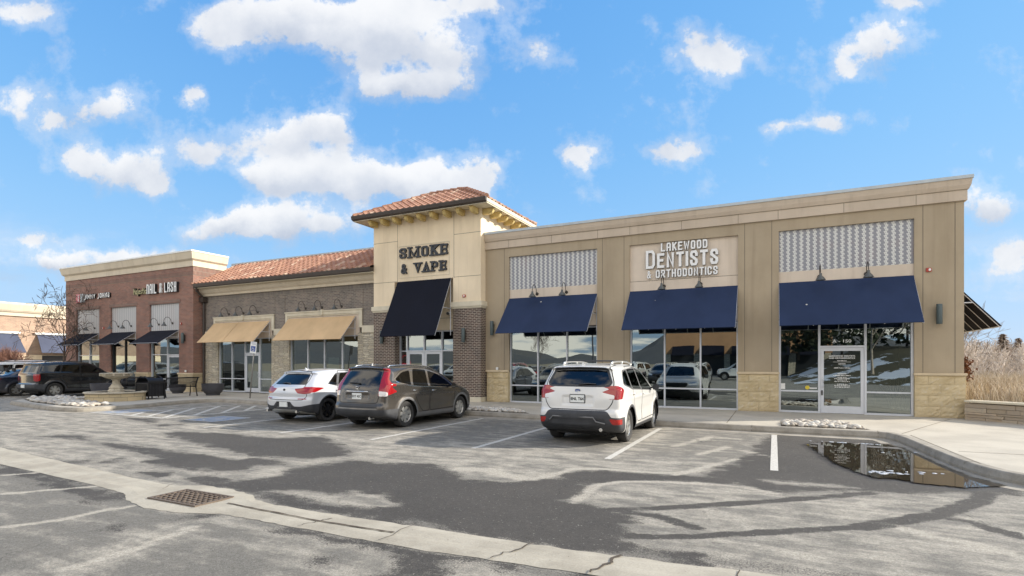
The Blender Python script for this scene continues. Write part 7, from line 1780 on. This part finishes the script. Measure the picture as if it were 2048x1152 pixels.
# dry grass field and raised bed
plain('dry_grass', (.56, .47, .345), .9, 0, .3, 1.2); plain('dry_grass_dark', (.38, .30, .215), .9, 0, .35, 1.5)
def grass(name, n, region, h0, h1, seed, mat, w=.012, lean=.35, zf=None):
    r = np.random.default_rng(seed); V_ = []; F_ = []
    for _ in range(n):
        x, y = region(r); h = r.uniform(h0, h1); az = r.uniform(0, 6.28); lx, ly = lean*h*r.normal()*.6, lean*h*r.normal()*.6; z = zf(x, y) if zf else 0
        wx, wy = w*math.cos(az), w*math.sin(az); o = len(V_); sc_ = 1 + y/60
        V_ += [(x-wx*sc_, y-wy*sc_, z), (x+wx*sc_, y+wy*sc_, z), (x+lx*.4+wx*.7*sc_, y+ly*.4+wy*.7*sc_, z+h*.6), (x+lx*.4-wx*.7*sc_, y+ly*.4-wy*.7*sc_, z+h*.6), (x+lx, y+ly, z+h*.97)]
        F_ += [(o, o+1, o+2, o+3), (o+3, o+2, o+4)]
    me = bpy.data.meshes.new(name); me.from_pydata(V_, [], F_); me.materials.append(MATS[mat]); return tag(link(name, me), kind='stuff')
def reg_bed(r):
    while 1:
        x, y = r.uniform(5, 13), r.uniform(15.5, 24)
        if (x-4.9)*.9 + (y-18.7) > .25 and x > 4.95 + (y > 20)*.4: return x, y
grass('dry_grass', 5200, reg_bed, .3, .75, 1, 'dry_grass', .009, .4, lambda x, y: .55); grass('dry_grass', 3400, reg_bed, .25, .7, 2, 'dry_grass_dark', .009, .5, lambda x, y: .55)
def reg_f(r): y = 22 + 55*r.random()**1.3; return y*r.uniform(.16, .45), y
grass('dry_grass', 14000, reg_f, .6, 1.3, 3, 'dry_grass', .012, .35); grass('dry_grass', 9000, reg_f, .6, 1.3, 4, 'dry_grass_dark', .012, .4)
# low ledge-stone planter wall
pw = thing('low_stone_wall', 'low stacked stone planter wall right of the stucco corner', 'wall', (4.85, 18.6, G0)); WA = Vector((4.72, 18.72, 0)); WD = Vector((.74, -.67, 0)).normalized(); WN = Vector((WD.y, -WD.x, 0))
if WN.y > 0: WN = -WN
m = MT('wall_stone', (.4, .3, .2), .85); ri = nd(m.t, 'ShaderNodeNewGeometry').outputs['Random Per Island']; cr2 = nd(m.t, 'ShaderNodeValToRGB', {0: ri}); e_ = cr2.color_ramp.elements; e_[0].color = (.42, .31, .19, 1); e_[1].color = (.50, .40, .27, 1)
for ps, cc in ((.25, (.33, .25, .17, 1)), (.5, (.52, .38, .24, 1)), (.7, (.28, .20, .11, 1))): q = e_.new(ps); q.color = cc
m.set('Base Color', mixc(m.t, m.noise(9, 5), cr2.outputs[0], (.36, .31, .25, 1))); m.bump(m.noise(18, 5), .015, .8)
a = MB(); r = random.Random(8); z = G0
while z < .60:
    h = r.choice((.055, .08, .10, .12)); h = min(h, .62 - z + .01); s = -.0
    while s < 7:
        l = r.uniform(.25, .85); o_ = r.uniform(-.02, .02); p = WA + WD*s - WN*(-.0); q = WA + WD*(s+l-.008); f0 = WN*(.06+o_); bk = -WN*.3
        a.hull([(p+f0).to_tuple()[:2]+(z,), (q+f0).to_tuple()[:2]+(z,), (q+bk).to_tuple()[:2]+(z,), (p+bk).to_tuple()[:2]+(z,)], [(p+f0*.9).to_tuple()[:2]+(z+h-.008,), (q+f0*.9).to_tuple()[:2]+(z+h-.008,), (q+bk).to_tuple()[:2]+(z+h-.008,), (p+bk).to_tuple()[:2]+(z+h-.008,)]); s += l
    z += h
a.build('stone_courses', 'wall_stone', pw, fix=True)
a = MB(); p, q = WA, WA + WD*7.2
a.hull([(p+WN*.10).to_tuple()[:2]+(.625,), (q+WN*.10).to_tuple()[:2]+(.625,), (q-WN*.34).to_tuple()[:2]+(.625,), (p-WN*.34).to_tuple()[:2]+(.625,)], [(p+WN*.10).to_tuple()[:2]+(.68,), (q+WN*.10).to_tuple()[:2]+(.68,), (q-WN*.34).to_tuple()[:2]+(.68,), (p-WN*.34).to_tuple()[:2]+(.68,)]); a.build('coping', 'cap_cream', pw, bevel=.01)
soil = [(WA - WN*.3).to_tuple()[:2], (WA + WD*7.2 - WN*.3).to_tuple()[:2], (16, 16), (16, 26), (4.9, 26), (4.82, 19.1)]
bm = bmesh.new(); bm.faces.new([bm.verts.new((x, y, .56)) for x, y in soil]); me = bpy.data.meshes.new('planting_bed'); bmesh.ops.recalc_face_normals(bm, faces=bm.faces)
for f in bm.faces:
    if f.normal.z < 0: f.normal_flip()
bm.to_mesh(me); bm.free(); me.materials.append(MATS['dry_ground']); tag(link('planting_bed', me), kind='structure')
# ---------------- neighbouring shops at the far left ----------------
nb = thing('neighbour_shops', 'sunlit pale brick shops with slate awnings beyond the parked cars', 'building', (-55, 22, 0)); FX = -55
w = MB(); w.box(FX - 12, FX, 4, 44, 0, 5.45); w.build('brick_wall', 'brick_pale', nb)
w = MB(); w.box(FX, FX + .06, 4, 44, .0, 2.35); w.build('stucco_base', 'stucco_cream', nb)
w = MB(); w.box(FX, FX + .10, 4, 44, 5.45, 5.75); w.build('dentil_band', 'brick_soldier', nb)
MT('dentil_pale', (.60, .50, .38), .85); w = MB(); w.box(FX + .10, FX + .13, 4, 44, 5.46, 5.74); w.build('band_face', 'dentil_pale', nb)
w = MB(); w.prism([(FX - .3, 5.76), (FX + .2, 5.76), (FX + .3, 5.9), (FX + .45, 6.35), (FX + .45, 6.52), (FX - .3, 6.52)], 'y', 3.9, 44.1); w.v = [(v[0], v[1], v[2]) for v in w.v]; w.build('cornice', 'cornice_cream', nb)
for i, (a, b, l) in enumerate(((16.5, 21.9, 'slate awning with white top trim at the left picture edge'), (22.9, 28.3, 'slate awning behind the leafless tree'))):
    t = thing('awning', l, 'awning', (FX, (a+b)/2, 4.05), 'slate awnings of the pale brick shops')
    w = MB(); w.hull([(FX + .08, a + .15, 4.0), (FX + 1.2, a, 2.5), (FX + 1.2, b, 2.5), (FX + .08, b - .15, 4.0)], [(FX + .09, a + .15, 4.03), (FX + 1.22, a, 2.53), (FX + 1.22, b, 2.53), (FX + .09, b - .15, 4.03)]); w.build('canopy', 'fabric_slate', t)
    w = MB(); w.box(FX + .065, FX + .2, a - .02, b + .02, 4.04, 4.2); w.build('head_trim', 'white_plastic', t)
for y0, y1 in ((17, 21.4), (23.4, 27.8)):
    w = MB(); w.box(FX + .061, FX + .08, y0, y1, .5, 2.3); w.build('window', 'dark_frame', nb)
# ---------------- across the lot, seen in the window reflections ----------------
oh = thing('opposite_shops', 'ochre stucco shops with dark awnings across the parking lot', 'building', (-15, -40, 0)); OY = -40
plain('ochre', (.42, .235, .12), .9, 0, .12, .5); plain('shop_dark', (.02, .022, .024), .3)
w = MB(); w.box(-14, 6.5, OY - 10, OY, 2.9, 6.2); w.box(-14, 6.5, OY - 10, OY - .3, 0, 2.9); w.build('wall', 'ochre', oh)
w = MB(); w.box(-14.2, 6.7, OY - 10, OY + .15, 6.2, 6.7); w.build('cornice', 'cornice_beige', oh)
for k in range(6): w = MB(); x = -13.8 + 3.9*k; w.box(x - .1, x + .65, OY - .3, OY + .1, 0, 2.9); w.build('pier', 'ledge_stone', oh)
w = MB(); w.box(-14, 6.5, OY - .29, OY - .2, 0, 2.9); w.build('shop_windows', 'shop_dark', oh)
for k in range(5): x = -12.9 + 3.9*k; w = MB(); w.hull([(x, OY + .02, 4.0), (x + 3.0, OY + .02, 4.0), (x + 3.0, OY + 1.2, 2.7), (x, OY + 1.2, 2.7)], [(x, OY + .02, 4.03), (x + 3.0, OY + .02, 4.03), (x + 3.0, OY + 1.2, 2.73), (x, OY + 1.2, 2.73)]); w.build('awning', 'fabric_black', oh)
# mountains far behind the camera
m = MT('mountain', (.05, .055, .06), 1); n = m.noise(.004, 8, .65); zz = nd(m.t, 'ShaderNodeSeparateXYZ', {0: m.co}).outputs[2]
m.set('Base Color', mixc(m.t, sstep(m.t, mth(m.t, 'ADD', mth(m.t, 'MULTIPLY', n, 90.0), zz), 120, 135), mixc(m.t, n, (.05, .065, .085, 1), (.10, .09, .075, 1)), (.5, .52, .55, 1)))
r = np.random.default_rng(3); V_ = []; F_ = []; N = 90; M_ = 10
for j in range(M_):
    for i in range(N):
        x = -1900 + 2600*i/(N-1); t = j/(M_-1); rg = 34 + 22*math.sin(x*.0043+1) + 16*math.sin(x*.011+2) + 7*math.sin(x*.031) ; zc = max(0, rg)*math.sin(math.pi*t)**.8 + r.normal()*5*math.sin(math.pi*t)
        V_.append((x, -700 - 700*t, zc - 2))
for j in range(M_-1):
    for i in range(N-1): F_.append((j*N+i, j*N+i+1, (j+1)*N+i+1, (j+1)*N+i))
me = bpy.data.meshes.new('hills'); me.from_pydata(V_, [], F_); me.materials.append(MATS['mountain']); tag(link('hills', me), kind='structure')
# bank with snow patches behind and right of the camera
m = MT('bank', (.1, .08, .05), 1); n = m.noise(.28, 6, .6); zz = nd(m.t, 'ShaderNodeSeparateXYZ', {0: m.co}).outputs[2]
m.set('Base Color', mixc(m.t, sstep(m.t, mth(m.t, 'SUBTRACT', n, mth(m.t, 'MULTIPLY', zz, .05)), .47, .50), (.075, .065, .035, 1), (.62, .66, .72, 1)))
V_ = []; F_ = []; N = 30; M_ = 14
for j in range(M_):
    for i in range(N):
        u, t = i/(N-1), j/(M_-1); x = 1.5 + 45*u; y = -9 - 26*t - 3*math.sin(x*.3); V_.append((x, y, 3.4*math.sin(math.pi*min(1, t*1.1)*.5)*min(1, u*6) + .25*math.sin(x*1.3+y) *t - .02))
for j in range(M_-1):
    for i in range(N-1): F_.append((j*N+i, j*N+i+1, (j+1)*N+i+1, (j+1)*N+i))
me = bpy.data.meshes.new('snowy_bank'); me.from_pydata(V_, [], F_); me.materials.append(MATS['bank']); me.polygons.foreach_set('use_smooth', [True]*len(F_)); tag(link('snowy_bank', me), kind='structure')
plain('hedge_green', (.035, .045, .022), .95, 0, .4, .6)
def bush(label, x, y, z, w_, h, seed):
    rnd = random.Random(seed); t = thing('evergreen_tree', label, 'tree', (x, y, z)); a = MB(); a.tube([(x, y, z), (x, y, z+h*.6)], [.15, .05], 6); a.build('trunk', 'bark', t); a = MB()
    for _ in range(1500):
        az, el, rr = rnd.uniform(0, 6.28), rnd.uniform(-.6, 1.57), rnd.uniform(.5, 1)**.5; q = Vector((x+w_*rr*math.cos(az)*math.cos(el), y+w_*rr*math.sin(az)*math.cos(el), z+h*.45+h*.55*rr*math.sin(el)))
        a_, b_ = Vector((rnd.gauss(0, 1), rnd.gauss(0, 1), rnd.gauss(0, 1)))*.16, Vector((rnd.gauss(0, 1), rnd.gauss(0, 1), rnd.gauss(0, 1)))*.16; a.add([q-a_, q+b_, q+a_, q-b_], [(0, 1, 2, 3)])
    a.build('crown', 'hedge_green', t, fix=False)
for k, (x, y, w_, h) in enumerate(((6, -24, 3.2, 7), (12, -28, 4, 9), (19, -26, 4, 8), (2.5, -33, 3, 6), (27, -30, 5, 9))):
    bush('dark evergreen on the snowy bank behind the camera, %s' % ('nearest the opposite shops', 'behind the pale trunk', 'middle of the bank', 'small one at the shop corner', 'at the far end of the bank')[k], x, y, 2.0, w_, h, k)
bare_tree('pale leafless tree at the foot of the snowy bank', (7.0, -12.5, .8), 7.5, 31, 'twig_pale', depth=5, r0=.11, tw=.012)
bare_tree('leafless tree behind the row of cars across the lot', (-1.0, -17.0, 0), 6.5, 33, 'bark_pale', depth=5, r0=.09, tw=.012)
bare_tree('leafless tree far left across the lot', (-26.0, -22.0, 0), 6.5, 34, 'bark', depth=5, r0=.09, tw=.012)
# light poles across the lot
def pole(x, y, label):
    t = thing('lot_light_pole', label, 'light pole', (x, y, 0), 'parking lot light poles'); a = MB(); a.lathe([(0, 0), (.28, 0), (.28, .7), (.09, .7), (.08, 6.2), (0, 6.2)], c=(x, y, 0), n=12); a.build('pole', 'planter', t, smooth=40); a = MB(); a.box(x-.5, x+.5, y-.12, y+.12, 6.2, 6.32); a.build('lamp_head', 'planter', t)
pole(-17, -16, 'dark parking lot light pole behind the parked cars'); pole(-34, -14, 'dark parking lot light pole at the far left of the lot')
# cars across the aisle, facing the shops
for k, (c, x, y, ya, pt, l) in enumerate((('w', -5.6, -7.5, 0, 'paint_silver', 'silver SUV across the aisle facing the shops'), ('b', -8.4, -7.8, 0, 'paint_navy', 'dark blue SUV across the aisle'), ('k', -11.2, -7.6, 0, 'paint_white', 'boxy white SUV across the aisle'),
    ('s', -14.0, -7.4, 0, 'paint_silver', 'silver sedan across the aisle'), ('s', -19.5, -7.6, 180, 'paint_black', 'black sedan parked nose-out across the aisle'), ('w', -22.3, -7.5, 0, 'paint_red', 'red SUV across the aisle'), ('b', -27.8, -7.6, 0, 'paint_silver', 'silver crossover across the aisle'),
    ('k', -3.0, -18.5, 90, 'paint_white', 'white boxy SUV crossing the lot sideways'), ('s', -8.5, -19.5, 0, 'paint_red', 'red sedan in the second row'), ('w', -13.0, -19.5, 0, 'paint_white', 'white SUV in the second row'), ('k', -21.0, -19.5, 0, 'paint_black', 'black boxy SUV in the second row'), ('x', -16.6, -7.6, 0, 'paint_black', 'low black coupe-like SUV across the aisle'), ('x', -30.6, -7.6, 0, 'paint_navy', 'low dark blue coupe-like SUV across the aisle'), ('s', -33.4, -7.6, 0, 'paint_white', 'white sedan across the aisle'), ('b', -38, -7.6, 0, 'paint_red', 'red crossover across the aisle'))):
    car_copy(c, l, (x, y, 0), R_(ya), pt)
